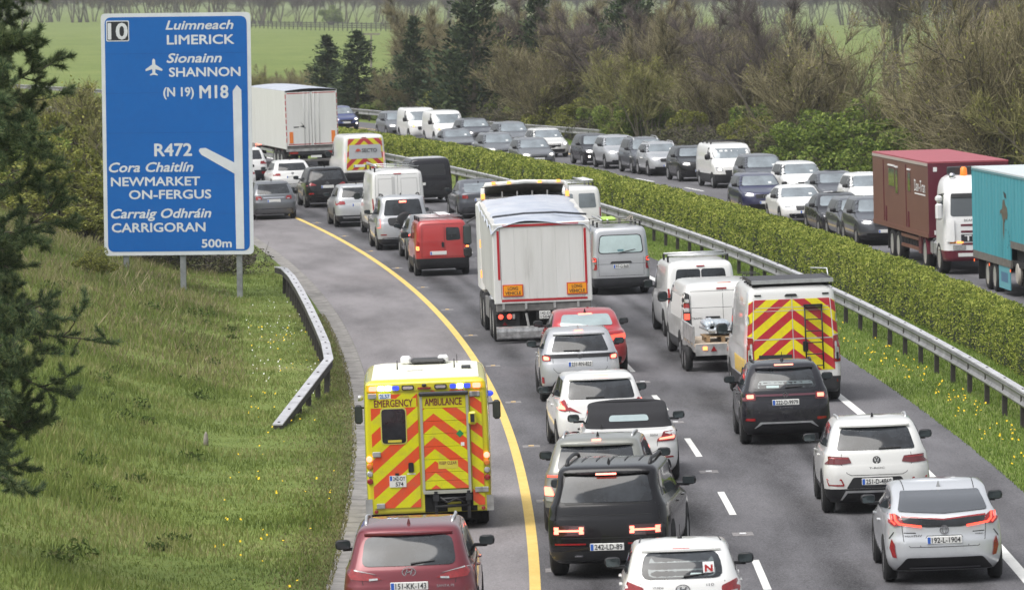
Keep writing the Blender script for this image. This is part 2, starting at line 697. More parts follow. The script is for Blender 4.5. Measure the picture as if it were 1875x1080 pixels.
GRASSGROUND = ramp_mat('grass ground', [(0.0, (0.052, 0.071, 0.018)), (0.35, (0.106, 0.149, 0.034)), (0.58, (0.161, 0.207, 0.052)), (0.8, (0.230, 0.218, 0.098)), (1.0, (0.287, 0.241, 0.138))],
                       [(0.05, 0.35), (0.35, 0.5), (2.5, 0.4), (11.0, 0.35)], 0.95, 0.6, 14.0)
go = bpy.data.objects.new('ground', fast_mesh('ground', V, F, GRASSGROUND, True))
link(go, kind='structure')


def strip(name, d0, d1, s0, s1, mat, dz, step=2.0, kind=None, parent=None, label=None, nd=1, cat=None):
    n = max(1, int((s1 - s0) / step))
    vs, fs, uv = [], [], []
    for i in range(n + 1):
        s = s0 + (s1 - s0) * i / n
        for j in range(nd + 1):
            d = d0 + (d1 - d0) * j / nd
            vs.append(tuple(polar(s, d, road_z(d) + dz)))
    k = nd + 1
    for i in range(n):
        for j in range(nd):
            fs.append((i * k + j, i * k + j + 1, (i + 1) * k + j + 1, (i + 1) * k + j))
    me = fast_mesh(name, vs, fs, mat, True)
    ul = me.uv_layers.new(name='UVMap')
    dat = np.zeros((len(me.loops), 2), dtype=np.float32)
    li = 0
    for f in fs:
        for vi in f:
            dat[li] = (s0 + (s1 - s0) * (vi // k) / n, d0 + (d1 - d0) * (vi % k) / nd)
            li += 1
    ul.data.foreach_set('uv', dat.ravel())
    o = bpy.data.objects.new(name, me)
    return link(o, parent, label, cat, None, kind)


def asphalt(name, base, tracks, tint=0.25, warm=0.0):
    m, nt, nd, lk, b = _new(name)
    b.inputs['Roughness'].default_value = 0.88
    b.inputs['Specular IOR Level'].default_value = 0.25
    uv = N(nt, 'ShaderNodeUVMap')
    sp = N(nt, 'ShaderNodeSeparateXYZ')
    lk.new(uv.outputs[0], sp.inputs[0])
    tc = N(nt, 'ShaderNodeTexCoord')
    fine = N(nt, 'ShaderNodeTexNoise', Scale=30.0, Detail=2.0, Roughness=0.9)
    lk.new(tc.outputs['Object'], fine.inputs['Vector'])
    mid = N(nt, 'ShaderNodeTexNoise', Scale=0.6, Detail=5.0, Roughness=0.6)
    mp = N(nt, 'ShaderNodeMapping')
    mp.inputs['Scale'].default_value = (0.18, 1.0, 1.0)
    lk.new(uv.outputs[0], mp.inputs['Vector'])
    lk.new(mp.outputs[0], mid.inputs['Vector'])
    acc = N(nt, 'ShaderNodeMath', operation='MULTIPLY_ADD')
    acc.inputs[1].default_value = 0.85
    lk.new(fine.outputs['Fac'], acc.inputs[0])
    mm = N(nt, 'ShaderNodeMath', operation='MULTIPLY')
    mm.inputs[1].default_value = 0.62
    lk.new(mid.outputs['Fac'], mm.inputs[0])
    lk.new(mm.outputs[0], acc.inputs[2])
    val = acc.outputs[0]
    for c, w in tracks:             # polished wheel tracks along the lane
        su = N(nt, 'ShaderNodeMath', operation='SUBTRACT')
        su.inputs[1].default_value = c
        lk.new(sp.outputs['Y'], su.inputs[0])
        ab = N(nt, 'ShaderNodeMath', operation='ABSOLUTE')
        lk.new(su.outputs[0], ab.inputs[0])
        mr = N(nt, 'ShaderNodeMapRange', interpolation_type='SMOOTHSTEP')
        mr.inputs['From Min'].default_value = 0.0
        mr.inputs['From Max'].default_value = w
        mr.inputs['To Min'].default_value = -0.12
        mr.inputs['To Max'].default_value = 0.0
        lk.new(ab.outputs[0], mr.inputs['Value'])
        ad = N(nt, 'ShaderNodeMath', operation='ADD')
        lk.new(val, ad.inputs[0])
        lk.new(mr.outputs[0], ad.inputs[1])
        val = ad.outputs[0]
    mr = N(nt, 'ShaderNodeMapRange')
    mr.inputs['From Min'].default_value = 0.46
    mr.inputs['From Max'].default_value = 1.02
    lk.new(val, mr.inputs['Value'])
    mx = N(nt, 'ShaderNodeMix', data_type='RGBA')
    lo, hi = base * (1 - tint * 1.8), base * (1 + tint * 1.8)
    mx.inputs['A'].default_value = (lo * (1 + warm), lo * 0.98, lo * (1 - warm) * 1.05, 1)
    mx.inputs['B'].default_value = (hi * (1 + warm), hi * 0.98, hi * (1 - warm) * 1.05, 1)
    lk.new(mr.outputs[0], mx.inputs['Factor'])
    lk.new(mx.outputs['Result'], b.inputs['Base Color'])
    bp = N(nt, 'ShaderNodeBump', Strength=0.45, Distance=0.01)
    lk.new(fine.outputs['Fac'], bp.inputs['Height'])
    lk.new(bp.outputs[0], b.inputs['Normal'])
    MATS[name] = m
    return m


ASPH = asphalt('lane asphalt', 0.112, [(1.0, 0.55), (2.7, 0.55), (4.65, 0.55), (6.35, 0.55), (1.85, 0.3), (5.5, 0.3)], 0.52)
ASPHR = asphalt('far lane asphalt', 0.125, [(17.0, 0.5), (18.7, 0.5), (20.7, 0.5), (22.4, 0.5)], 0.22)
SHOULD = asphalt('hard shoulder asphalt', 0.18, [], 0.40, 0.04)
CONC = plain('channel concrete', (0.20, 0.19, 0.178), 0.9, var=0.4, vscale=2.5, bump=0.3)
LINEY = ramp_mat('yellow line paint', [(0, (0.17, 0.15, 0.12)), (0.12, (0.45, 0.33, 0.13)), (0.35, (0.64, 0.45, 0.13)), (1, (0.74, 0.55, 0.20))], [(1.5, 0.5), (14.0, 0.6)], 0.7, 0.2)
LINEW = ramp_mat('white line paint', [(0, (0.15, 0.15, 0.15)), (0.12, (0.40, 0.40, 0.39)), (0.35, (0.66, 0.66, 0.64)), (1, (0.78, 0.78, 0.76))], [(1.5, 0.5), (14.0, 0.6)], 0.7, 0.2)

road = strip('road', -0.05, 8.6, -260, 420, ASPH, 0.0, nd=4, kind='structure')
shoulder = strip('hard_shoulder', -2.75, -0.054, -260, 420, SHOULD, 0.0, nd=2, kind='structure')
far_road = strip('far_road', 14.75, 26.3, -60, 460, ASPHR, 0.0, nd=5, kind='structure')
# concrete channel along the shoulder, cast in bays with joints, and a low kerb
channel = empty('drainage_channel', kind='structure')
bay = 4.6
for i in range(46):
    s0 = -30 + i * bay
    m = MB()
    n = 3
    prof = [(-2.756, 0.004), (-2.9, -0.012), (-3.08, -0.004), (-3.14, 0.0), (-3.2, 0.0), (-3.22, -0.08)]
    vs, fs = [], []
    for k in range(n + 1):
        s = s0 + 0.012 + (bay - 0.024) * k / n
        for d, h in prof:
            vs.append(tuple(polar(s, d, road_z(d) + h)))
    q = len(prof)
    for k in range(n):
        for j in range(q - 1):
            fs.append((k * q + j, k * q + j + 1, (k + 1) * q + j + 1, (k + 1) * q + j))
    fs.append(tuple(range(q)))
    fs.append(tuple(n * q + j for j in range(q))[::-1])
    m.add(vs, fs)
    m.obj('channel_bay', CONC, channel)

strip('edge_line', -0.085, 0.085, -50, 300, LINEY, 0.004, parent=road)
strip('edge_line', 7.20, 7.38, -50, 300, LINEW, 0.004, parent=road)
strip('edge_line', 15.95, 16.12, -50, 360, LINEY, 0.004, parent=far_road)
strip('edge_line', 23.28, 23.45, -50, 400, LINEY, 0.004, parent=far_road)
# lane dashes: find the phase from a dash seen in the photograph
s_ref, d_ref, _ = ground_at(1350, 942)
D_LANE = d_ref - 0.07
PER = 12.0
for k in range(-4, 22):
    s0 = s_ref + k * PER
    strip('lane_dash', D_LANE - 0.06, D_LANE + 0.06, s0, s0 + 4.4, LINEW, 0.004, parent=road)
s_ref2, d_ref2, _ = ground_at(1196, 333)
for k in range(-12, 16):
    s0 = s_ref2 + k * PER
    strip('lane_dash', 19.62, 19.76, s0, s0 + 4.4, LINEW, 0.004, parent=far_road)
# reflective studs in their shallow pits
stud_m = MB().box(-0.055, 0.055, -0.06, 0.06, 0, 0.018, 0.006).mesh('road_stud', plain('stud resin', (0.6, 0.42, 0.2), 0.5, var=0.3))
studw_m = MB().box(-0.055, 0.055, -0.06, 0.06, 0, 0.018, 0.006).mesh('road_stud', plain('white stud', (0.65, 0.65, 0.66), 0.4, var=0.2))
pit_m = MB().box(-0.17, 0.17, -0.3, 0.3, 0, 0.004).mesh('stud_pad', plain('worn pad', (0.2, 0.19, 0.19), 0.8, var=0.4))
for k in range(-4, 16):
    for d, me, off in ((0.34, stud_m, 4), (D_LANE, studw_m, -3.4)):
        s = s_ref + k * PER + off
        share('stud_pad', pit_m, road, tuple(polar(s, d, road_z(d) + 0.001)), (0, -BANK, s / R0))
        share('road_stud', me, road, tuple(polar(s, d, road_z(d) + 0.005)), (0, -BANK, s / R0))

# ---- crash barriers
RAILM = plain('barrier steel', (0.25, 0.25, 0.255), 0.6, 0.3, var=0.3, vscale=1.2)
RAILTOP = plain('lit-tone rail top', (0.47, 0.47, 0.49), 0.5, 0.2, var=0.25, vscale=1.6)  # paler than the rail sides: light on the top is put into this colour
POSTM = plain('barrier post steel', (0.045, 0.04, 0.036), 0.85, 0.1, var=0.35, vscale=4)


def barrier(name, label, path, h, post_every, prof, post_size, top_prof, mat=RAILM, seglen=4.0, base=None):
    """path(t) -> (x, y, zground) for arc length t; one rail section per seglen"""
    root = empty(name, label, 'crash barrier')
    P, T1 = path
    nsec = max(1, int(round(T1 / seglen)))

    def frame(t):
        a, b = Vector(P(max(0, t - 0.4))), Vector(P(min(T1, t + 0.4)))
        tg = (b - a)
        tg.z = 0
        tg.normalize()
        return Vector(P(t)), Vector((tg.y, -tg.x, 0)), tg
    for i in range(nsec):
        for nm, pr, mt in (('rail', prof, mat), ('rail_top', top_prof, RAILTOP)):
            m = MB()
            vs, fs = [], []
            n = 4
            for k in range(n + 1):
                t = T1 * (i + (0.004 + 0.992 * k / n)) / nsec
                p, r, _ = frame(t)
                for a, z in pr:
                    vs.append(tuple(p + r * a + Vector((0, 0, h + z))))
            q = len(pr)
            for k in range(n):
                for j in range(q):
                    j2 = (j + 1) % q
                    fs.append((k * q + j, k * q + j2, (k + 1) * q + j2, (k + 1) * q + j))
            fs += [tuple(range(q)), tuple(n * q + j for j in range(q))[::-1]]
            m.add(vs, fs)
            m.obj(nm, mt, root)
    px, py = post_size
    pm = MB().box(-px, px, -py, py, -0.5, h + 0.02).mesh('post', POSTM)
    bm_ = MB().box(-0.025, 0.025, -0.06, 0.06, 0, 0.012, 0.004).mesh('bolt_plate', POSTM)
    t = 0.3
    while t < T1:
        p, r, tg = frame(t)
        share('post', pm, root, tuple(p), (0, 0, math.atan2(-tg.x, tg.y)))
        tz = max(z for _, z in top_prof)
        share('bolt_plate', bm_, root, tuple(p + Vector((0, 0, h + tz))), (0, 0, math.atan2(-tg.x, tg.y)))
        t += post_every
    return root


W_PROF = [(-0.04, 0.02), (-0.075, -0.03), (-0.03, -0.10), (-0.03, -0.17), (-0.075, -0.24), (-0.04, -0.29), (-0.0, -0.29), (0.02, -0.17), (0.02, -0.10), (0.0, 0.02)]
T_PROF = [(-0.09, 0.022), (-0.09, 0.055), (0.07, 0.055), (0.07, 0.022)]
s_a, s_b = 20.0, 330.0
barrier('median_crash_barrier', 'long galvanised steel crash barrier on posts along the median grass in front of the hedge',
        (lambda t: tuple(polar(s_a + t, 10.15, road_z(10.15))), s_b - s_a), 0.72, 3.2, W_PROF, (0.05, 0.06), T_PROF)
barrier('far_verge_crash_barrier', 'distant steel crash barrier curving along the outer verge behind the oncoming traffic',
        (lambda t: tuple(polar(226 + t, 27.2 - 0.0 + 1.6 * sstep(22, 0, t), 0.45)), 190.0), 0.70, 3.2, W_PROF, (0.05, 0.06), T_PROF)
# left barrier with its flared, sloping near end
lpts = []
for (px, py, hz) in [(508, 778, 0.12), (602, 657, 0.76)]:
    r = ray_dir(px, py)
    zt = -0.1 + hz
    t = (zt - CAM_H) / r.z
    lpts.append((r.x * t, r.y * t))
for px, py in [(596, 628), (583, 598), (566, 562), (549, 530), (534, 506), (520, 492), (508, 489)]:
    r = ray_dir(px, py)
    t = (0.66 - CAM_H) / r.z
    lpts.append((r.x * t, r.y * t))
lp = [Vector((x, y, 0)) for x, y in lpts]
cum = [0]
for i in range(1, len(lp)):
    cum.append(cum[-1] + (lp[i] - lp[i - 1]).length)


def left_path(t):
    for i in range(1, len(lp)):
        if t <= cum[i] or i == len(lp) - 1:
            u = (t - cum[i - 1]) / (cum[i] - cum[i - 1])
            p = lp[i - 1].lerp(lp[i], min(1.0, max(0.0, u)))
            break
    drop = 0.64 * max(0.0, 1 - t / cum[1])
    s, d = to_sd(p.x, p.y)
    return (p.x, p.y, min(ground_z(s, d), 0.1) - drop)


B_PROF = [(-0.09, 0.0), (-0.09, -0.16), (0.09, -0.16), (0.09, 0.0)]
barrier('verge_crash_barrier', 'short galvanised crash barrier with a flared ramped end on the left grass verge', (left_path, cum[-1]), 0.72, 2.1,
        B_PROF, (0.055, 0.07), [(-0.105, 0.002), (-0.105, 0.03), (0.105, 0.03), (0.105, 0.002)], POSTM, seglen=4.4)

# ---- motorway sign
SIGN_Y = 168.0
S_PX = SIGN_Y / math.cos(PITCH) / FPX * 1.0


def sign_pt(px, py):
    r = ray_dir(px, py)
    t = SIGN_Y / r.y
    return r.x * t, CAM_H + r.z * t


sx0, sz0 = sign_pt(191, 467)
sx1, sz1 = sign_pt(464, 24)
SW, SH = sx1 - sx0, sz1 - sz0
sign = empty('motorway_sign', 'tall blue motorway exit sign with white lettering and border beside the left verge', 'road sign',
             loc=((sx0 + sx1) / 2, SIGN_Y, sz0), rot=(0, rad(-0.7), rad(-1.5)))
KX, KZ = SW / 273.0, SH / 443.0
BLUEB = ramp_mat('sign blue sheeting', [(0, (0.001, 0.10, 0.385)), (1, (0.002, 0.12, 0.44))], [(0.7, 0.5), (5, 0.4)], 0.4, 0.0, spec=0.4)
SIGNW = plain('sign white sheeting', (0.62, 0.64, 0.68), 0.45, var=0.08, vscale=2)
SIGNBK = plain('sign black sheeting', (0.012, 0.014, 0.02), 0.5)


def L(px, py):
    return (px - 327.5) * KX, (467 - py) * KZ


def sign_poly(name, pts, mat, y0, y1, parent=None):
    m = MB()
    m.prism([L(*p) for p in pts], y0, y1, 'y')
    return m.obj(name, mat, parent or sign)


bp_ = round_poly([(191, 467), (464, 467), (464, 24), (191, 24)], 9, 5)
sign_poly('border', bp_, SIGNW, 0.0, 0.05)
rows = [31, 98, 170, 243, 318, 392, 460]
ALL = round_poly([(198, 460), (457, 460), (457, 31), (198, 31)], 13, 6)
for i in range(6):
    a, b = rows[i] + (0.25 if i else 0), rows[i + 1] - (0.25 if i < 5 else 0)
    pts = [(x, y) for x, y in ALL if a <= y <= b]
    if i == 0:
        pts = [(198, b), (457, b)] + sorted([p for p in pts if p[0] > 320], key=lambda p: (-p[1], -p[0])) + sorted([p for p in pts if p[0] <= 320], key=lambda p: (p[1], -p[0]))
    elif i == 5:
        pts = [(457, a), (198, a)] + sorted([p for p in pts if p[0] <= 320], key=lambda p: (p[1], p[0])) + sorted([p for p in pts if p[0] > 320], key=lambda p: (-p[1], p[0]))
    else:
        pts = [(198, b), (457, b), (457, a), (198, a)]
    sign_poly('sign_panel', pts, BLUEB, -0.006, -0.002)
sign_poly('backing_sheet', ALL, plain('backing blue', (0.006, 0.06, 0.28), 0.6), -0.0018, -0.0002)
YT = -0.0105


def stext(s, x0, x1, top, base, bold=0.028, shear=0.0, mat=SIGNW):
    xa, zb = L(x0, base)
    xb, zt = L(x1, top)
    k = 0.035 * (zt - zb)
    text_obj(sign, s, xa + k, xb - k, zb + k, zt - zb - 2 * k, YT, mat, -1, 0.0, shear, stack=0.038)


sign_poly('exit_number_box', round_poly([(200.5, 75), (242.5, 75), (242.5, 37), (200.5, 37)], 3, 3), SIGNW, -0.010, -0.006)
sign_poly('exit_number_panel', round_poly([(202.2, 73.2), (240.8, 73.2), (240.8, 38.8), (202.2, 38.8)], 2.5, 3), SIGNBK, -0.0125, -0.0101)
xa, zb = L(204.5, 70.5)
xb, zt = L(239, 42.5)
text_obj(sign, '10', xa, xb, zb, zt - zb, -0.0175, SIGNW, -1, 0.0, stack=0.04)
stext('Luimneach', 309, 433, 38, 55, 0.024, 0.26)
stext('LIMERICK', 311, 434, 64.5, 82)
stext('Sionainn', 310, 411, 98, 115.5, 0.024, 0.26)
stext('SHANNON', 314, 444.5, 124, 141)
stext('(N 19)', 303, 359, 160, 177, 0.02)
stext('M18', 369, 422, 157, 181, 0.02)
stext('R472', 285, 354, 262.5, 286, 0.022)
stext('Cora Chaitlín', 201.5, 356, 296.5, 314.5, 0.024, 0.26)
stext('NEWMARKET', 205, 368, 323.5, 340)
stext('ON-FERGUS', 237.5, 388, 347.5, 364)
stext('Carraig Odhráin', 204, 387.5, 381.5, 399, 0.024, 0.26)
stext('CARRIGORAN', 205, 376.5, 407.5, 424.5)
stext('500m', 369, 424, 438.5, 454)
sign_poly('direction_arrow', [(432, 457), (446.8, 457), (445.5, 166), (437.5, 157), (429.8, 168)], SIGNW, -0.012, -0.0062)
sign_poly('exit_arrow', [(431.5, 319.5), (371, 284), (366, 276.5), (369, 272), (379, 271.5), (431.3, 299)], SIGNW, -0.012, -0.0062)
plane = [(286.5, 107), (289, 109.5), (289.5, 118), (302, 126.5), (302, 130), (289.5, 126.5), (289, 133), (293.5, 136.2), (293.5, 138.2), (286.5, 136.6),
         (279.5, 138.2), (279.5, 136.2), (284, 133), (283.5, 126.5), (271.5, 130), (271.5, 126.5), (283.5, 118), (284, 109.5)]
sign_poly('aeroplane_symbol', plane[::-1], SIGNW, -0.012, -0.0062)
SPOST = plain('sign post steel', (0.25, 0.26, 0.27), 0.55, 0.4, var=0.25)
for px, pg in ((230, 505), (334, 526), (437, 541)):
    x = (px - 327.5) * KX
    g = (467 - pg) * KZ
    MB().box(x - 0.085, x + 0.085, 0.056, 0.20, g - 1.0, SH - 0.5, 0.01).obj('post', SPOST, sign)
for z in (0.8, 2.6, 4.4, 6.2):
    MB().box(-SW / 2 + 0.2, SW / 2 - 0.2, 0.0505, 0.0555, z, z + 0.09).obj('rail', ALU, sign)

# ================================================================== vegetation
def quads(C, U, W):
    """leaf-like quads: centres C, half-axes U and W (n,3)"""
    n = len(C)
    V = np.empty((n, 4, 3), dtype=np.float32)
    V[:, 0] = C - U
    V[:, 1] = C + W * 0.9 - U * 0.1
    V[:, 2] = C + U
    V[:, 3] = C - W * 0.9 - U * 0.1
    return V.reshape(-1, 3), np.arange(n * 4, dtype=np.int32).reshape(-1, 4)


def rand_dirs(n, up=0.0, rng=RNG):
    v = rng.normal(size=(n, 3))
    v[:, 2] += up
    return v / np.linalg.norm(v, axis=1, keepdims=True)


def tubes3(P0, P1, r0, r1):
    """three-sided twigs from P0 to P1 (n,3)"""
    P0, P1 = np.asarray(P0, float), np.asarray(P1, float)
    t = P1 - P0
    t /= np.maximum(np.linalg.norm(t, axis=1, keepdims=True), 1e-6)
    ref = np.where(np.abs(t[:, 2:3]) < 0.9, np.array([[0, 0, 1.0]]), np.array([[1.0, 0, 0]]))
    a = np.cross(t, ref)
    a /= np.linalg.norm(a, axis=1, keepdims=True)
    b = np.cross(t, a)
    n = len(P0)
    V = np.empty((n, 6, 3))
    for k in range(3):
        q = 2 * math.pi * k / 3
        o = a * math.cos(q) + b * math.sin(q)
        V[:, k] = P0 + o * np.reshape(r0, (-1, 1))
        V[:, 3 + k] = P1 + o * np.reshape(r1, (-1, 1))
    base = (np.arange(n) * 6).reshape(-1, 1)
    F = np.concatenate([base + np.array([[k, (k + 1) % 3, 3 + (k + 1) % 3, 3 + k]]) for k in range(3)], axis=0)
    return V.reshape(-1, 3), F.astype(np.int32)


BARK = ramp_mat('bark', [(0, (0.05, 0.044, 0.034)), (1, (0.16, 0.14, 0.11))], [(3, 0.5), (15, 0.5)], 0.95, 0.4)
TWIG = ramp_mat('bare twigs', [(0, (0.10, 0.088, 0.048)), (0.5, (0.215, 0.19, 0.108)), (1, (0.35, 0.31, 0.185))], [(0.5, 0.6)], 0.9, 0.0, island=0.7)
TWIGY = ramp_mat('budding twigs', [(0, (0.10, 0.098, 0.042)), (0.5, (0.21, 0.20, 0.085)), (1, (0.32, 0.30, 0.13))], [(0.5, 0.6)], 0.9, 0.0, island=0.7)
TWIGG = ramp_mat('grey twigs', [(0, (0.07, 0.06, 0.056)), (1, (0.17, 0.14, 0.13))], [(0.5, 0.6)], 0.9, 0.0, island=0.7)
LEAFG = ramp_mat('spring leaves', [(0, (0.06, 0.10, 0.02)), (0.5, (0.16, 0.23, 0.045)), (1, (0.27, 0.33, 0.075))], [(0.6, 0.6)], 0.7, 0.0, island=0.9, trans=0.3)
LEAFY = ramp_mat('yellow-green leaves', [(0, (0.10, 0.115, 0.026)), (0.5, (0.20, 0.22, 0.045)), (1, (0.31, 0.31, 0.08))], [(0.6, 0.6)], 0.7, 0.0, island=0.9, trans=0.3)
IVY = ramp_mat('ivy', [(0, (0.012, 0.024, 0.010)), (1, (0.045, 0.075, 0.025))], [(1, 0.6)], 0.55, 0.0, island=0.9, trans=0.15)
BRAMB = ramp_mat('bramble', [(0, (0.025, 0.026, 0.016)), (0.5, (0.07, 0.065, 0.04)), (1, (0.11, 0.12, 0.05))], [(0.7, 0.6)], 0.9, 0.0, island=0.9)
CONIF = ramp_mat('conifer needles', [(0, (0.016, 0.030, 0.017)), (0.5, (0.042, 0.068, 0.033)), (1, (0.085, 0.115, 0.05))], [(0.8, 0.6)], 0.75, 0.0, island=0.8, trans=0.1)
PINEN = ramp_mat('pine needles', [(0, (0.045, 0.085, 0.045)), (0.5, (0.115, 0.175, 0.085)), (1, (0.24, 0.28, 0.12))], [(1.5, 0.6)], 0.7, 0.0, island=0.8, trans=0.25)


def bare_geo(seed, h, stems, spread, twigs, up=0.9, thick=0.10, fork0=0.25):
    """multi-stemmed bare tree: (trunk segs), (twig segs)"""
    rng = np.random.default_rng(seed)
    T0, T1, Ra, Rb = [], [], [], []
    W0, W1, Wa, Wb = [], [], [], []
    tips = []
    for i in range(stems):
        az = rng.uniform(0, 2 * math.pi)
        lean = rng.uniform(0.05, spread)
        p = np.array([rng.uniform(-0.35, 0.35), rng.uniform(-0.35, 0.35), -0.3])
        dr = np.array([math.cos(az) * lean, math.sin(az) * lean, 1.0])
        hh = h * rng.uniform(0.65, 1.0)
        n = 9
        r = thick * rng.uniform(0.6, 1.1)
        for k in range(n):
            dr = dr + rng.normal(0, 0.10, 3) * np.array([1, 1, 0.3])
            q = p + dr / np.linalg.norm(dr) * hh / n
            rk, rk1 = r * (1 - k / n) + 0.012, r * (1 - (k + 1) / n) + 0.012
            T0.append(p); T1.append(q); Ra.append(rk); Rb.append(rk1)
            if k / n > fork0:
                for _ in range(2):
                    tips.append((q.copy(), dr / np.linalg.norm(dr), (1 - k / n) * h * 0.30 + 0.5))
            p = q
    tips = [tips[i] for i in rng.permutation(len(tips))]
    nt = max(1, twigs // max(1, len(tips)))
    for (p, dr, ln) in tips:
        d1 = dr * up + rng.normal(0, 0.55, 3)
        d1 /= np.linalg.norm(d1)
        q = p + d1 * ln * rng.uniform(0.6, 1.1)
        mid = (p + q) / 2 + rng.normal(0, 0.06 * ln, 3)
        for a, b, ra, rb in ((p, mid, 0.030, 0.022), (mid, q, 0.022, 0.012)):
            T0.append(a); T1.append(b); Ra.append(ra); Rb.append(rb)
        for _ in range(nt):
            u = rng.uniform(0.15, 1.0)
            b0 = p + (q - p) * u
            d2 = d1 * 0.6 + rng.normal(0, 0.45, 3) + np.array([0, 0, 0.45])
            d2 /= np.linalg.norm(d2)
            l2 = ln * rng.uniform(0.25, 0.6)
            b1 = b0 + d2 * l2
            b2 = b1 + (d2 + rng.normal(0, 0.3, 3)) * l2 * 0.7
            W0 += [b0, b1]; W1 += [b1, b2]; Wa += [0.012, 0.009]; Wb += [0.009, 0.005]
    return (T0, T1, Ra, Rb), (W0, W1, Wa, Wb)


def clump_leaves(rng, n, cents, rads, size, flat=0.75):
    k = rng.integers(0, len(cents), n)
    dirs = rand_dirs(n, 0.15, rng)
    rr = rng.uniform(0.55, 1.0, n) ** 0.5
    C = cents[k] + dirs * (rads[k] * rr)[:, None] * np.array([1, 1, flat])
    U = rand_dirs(n, 0, rng) * (size * rng.uniform(0.6, 1.3, n))[:, None]
    W = np.cross(U, rand_dirs(n, 0, rng))
    W = W / np.maximum(np.linalg.norm(W, axis=1, keepdims=True), 1e-6) * (size * 0.55 * rng.uniform(0.7, 1.2, n))[:, None]
    return C, U, W


PROTO = {}


def proto_bare(key, seed, h, stems, spread, twigs, mat, thick=0.1, ivy=0, buds=0, fork0=0.25):
    tr, tw = bare_geo(seed, h, stems, spread, twigs, thick=thick, fork0=fork0)
    parts = [('trunk', fast_mesh('trunk', *tubes3(*tr), BARK)), ('crown', fast_mesh('crown', *tubes3(*tw), mat))]
    rng = np.random.default_rng(seed + 50)
    if buds:
        P = np.array(tw[1])
        k = rng.integers(0, len(P), buds)
        C = P[k] + rng.normal(0, 0.08, (buds, 3))
        U = rand_dirs(buds, 0, rng) * 0.07
        W = np.cross(U, rand_dirs(buds, 0, rng)) * 0.7
        parts.append(('leaves', fast_mesh('leaves', *quads(C, U, W), LEAFY)))
    if ivy:
        P0, P1 = np.array(tr[0]), np.array(tr[1])
        ok = np.where((P1[:, 2] < h * 0.55) & (np.array(tr[2]) > 0.03))[0]
        k = rng.choice(ok, ivy)
        u = rng.uniform(0, 1, (ivy, 1))
        C = P0[k] * (1 - u) + P1[k] * u + rng.normal(0, 0.13, (ivy, 3))
        U = rand_dirs(ivy, 0, rng) * 0.08
        W = np.cross(U, rand_dirs(ivy, 0, rng)) * 0.8
        parts.append(('ivy', fast_mesh('ivy', *quads(C, U, W), IVY)))
    PROTO[key] = (parts, h)


def proto_bush(key, seed, h, wide, n, mat, size=0.09, lobes=26):
    rng = np.random.default_rng(seed)
    dirs = rand_dirs(lobes, 0.25, rng)
    dirs[:, 2] = np.abs(dirs[:, 2])
    cents = dirs * np.array([wide, wide, h * 0.72]) * rng.uniform(0.35, 0.95, (lobes, 1)) + np.array([0, 0, h * 0.12])
    rads = rng.uniform(0.22, 0.42, lobes) * min(wide, h) * 0.75
    C, U, W = clump_leaves(rng, n, cents, rads, size)
    ok = C[:, 2] > -0.1
    parts = [('crown', fast_mesh('crown', *quads(C[ok], U[ok], W[ok]), mat))]
    T0, T1, A, B = [], [], [], []
    for c in cents:
        b = np.array([c[0] * 0.15, c[1] * 0.15, -0.2])
        mid = (b + c) / 2 + rng.normal(0, 0.15, 3)
        T0 += [b, mid]; T1 += [mid, c]; A += [0.06, 0.035]; B += [0.035, 0.012]
        for _ in range(14):
            e = c + rand_dirs(1, 0.4, rng)[0] * rng.uniform(0.5, 1.25) * h * 0.22
            T0.append(c); T1.append(e); A.append(0.012); B.append(0.005)
    parts.append(('trunk', fast_mesh('trunk', *tubes3(T0, T1, A, B), BARK)))
    PROTO[key] = (parts, h)


def proto_conifer(key, seed, h, wide, n):
    rng = np.random.default_rng(seed)
    T0, T1, A, B = [[0, 0, -0.3]], [[0, 0, h]], [0.16], [0.02]
    Cs, Us, Ws = [], [], []
    nb = int(h * 9)
    for i in range(nb):
        z = h * (0.05 + 0.95 * (i + rng.uniform(0, 1)) / nb)
        fr = z / h
        ln = wide * (1 - fr ** 1.4) * rng.uniform(0.55, 1.15) + 0.18
        az = rng.uniform(0, 6.283)
        drp = rng.uniform(-0.05, 0.45) * (0.3 + fr)
        e = np.array([math.cos(az) * ln, math.sin(az) * ln, z + ln * drp])
        b = np.array([0, 0, z])
        T0.append(b); T1.append(e); A.append(0.035 * (1 - fr) + 0.01); B.append(0.008)
        m = max(8, int(n / nb * (0.4 + 1.2 * ln / wide)))
        u = rng.uniform(0.25, 1.08, (m, 1)) ** 0.8
        sp = 0.10 + 0.16 * ln
        c = b * (1 - u) + e * u + rng.normal(0, 1, (m, 3)) * np.array([sp, sp, sp * 0.55])
        dd = (e - b) / np.linalg.norm(e - b)
        U = (dd + rng.normal(0, 0.55, (m, 3)) + np.array([0, 0, 0.35])) * 0.12 * rng.uniform(0.6, 1.3, (m, 1))
        W = np.cross(U, rand_dirs(m, 0, rng)) * 0.4
        Cs.append(c); Us.append(U); Ws.append(W)
    parts = [('trunk', fast_mesh('trunk', *tubes3(T0, T1, A, B), BARK)),
             ('crown', fast_mesh('crown', *quads(np.concatenate(Cs), np.concatenate(Us), np.concatenate(Ws)), CONIF))]
    PROTO[key] = (parts, h)


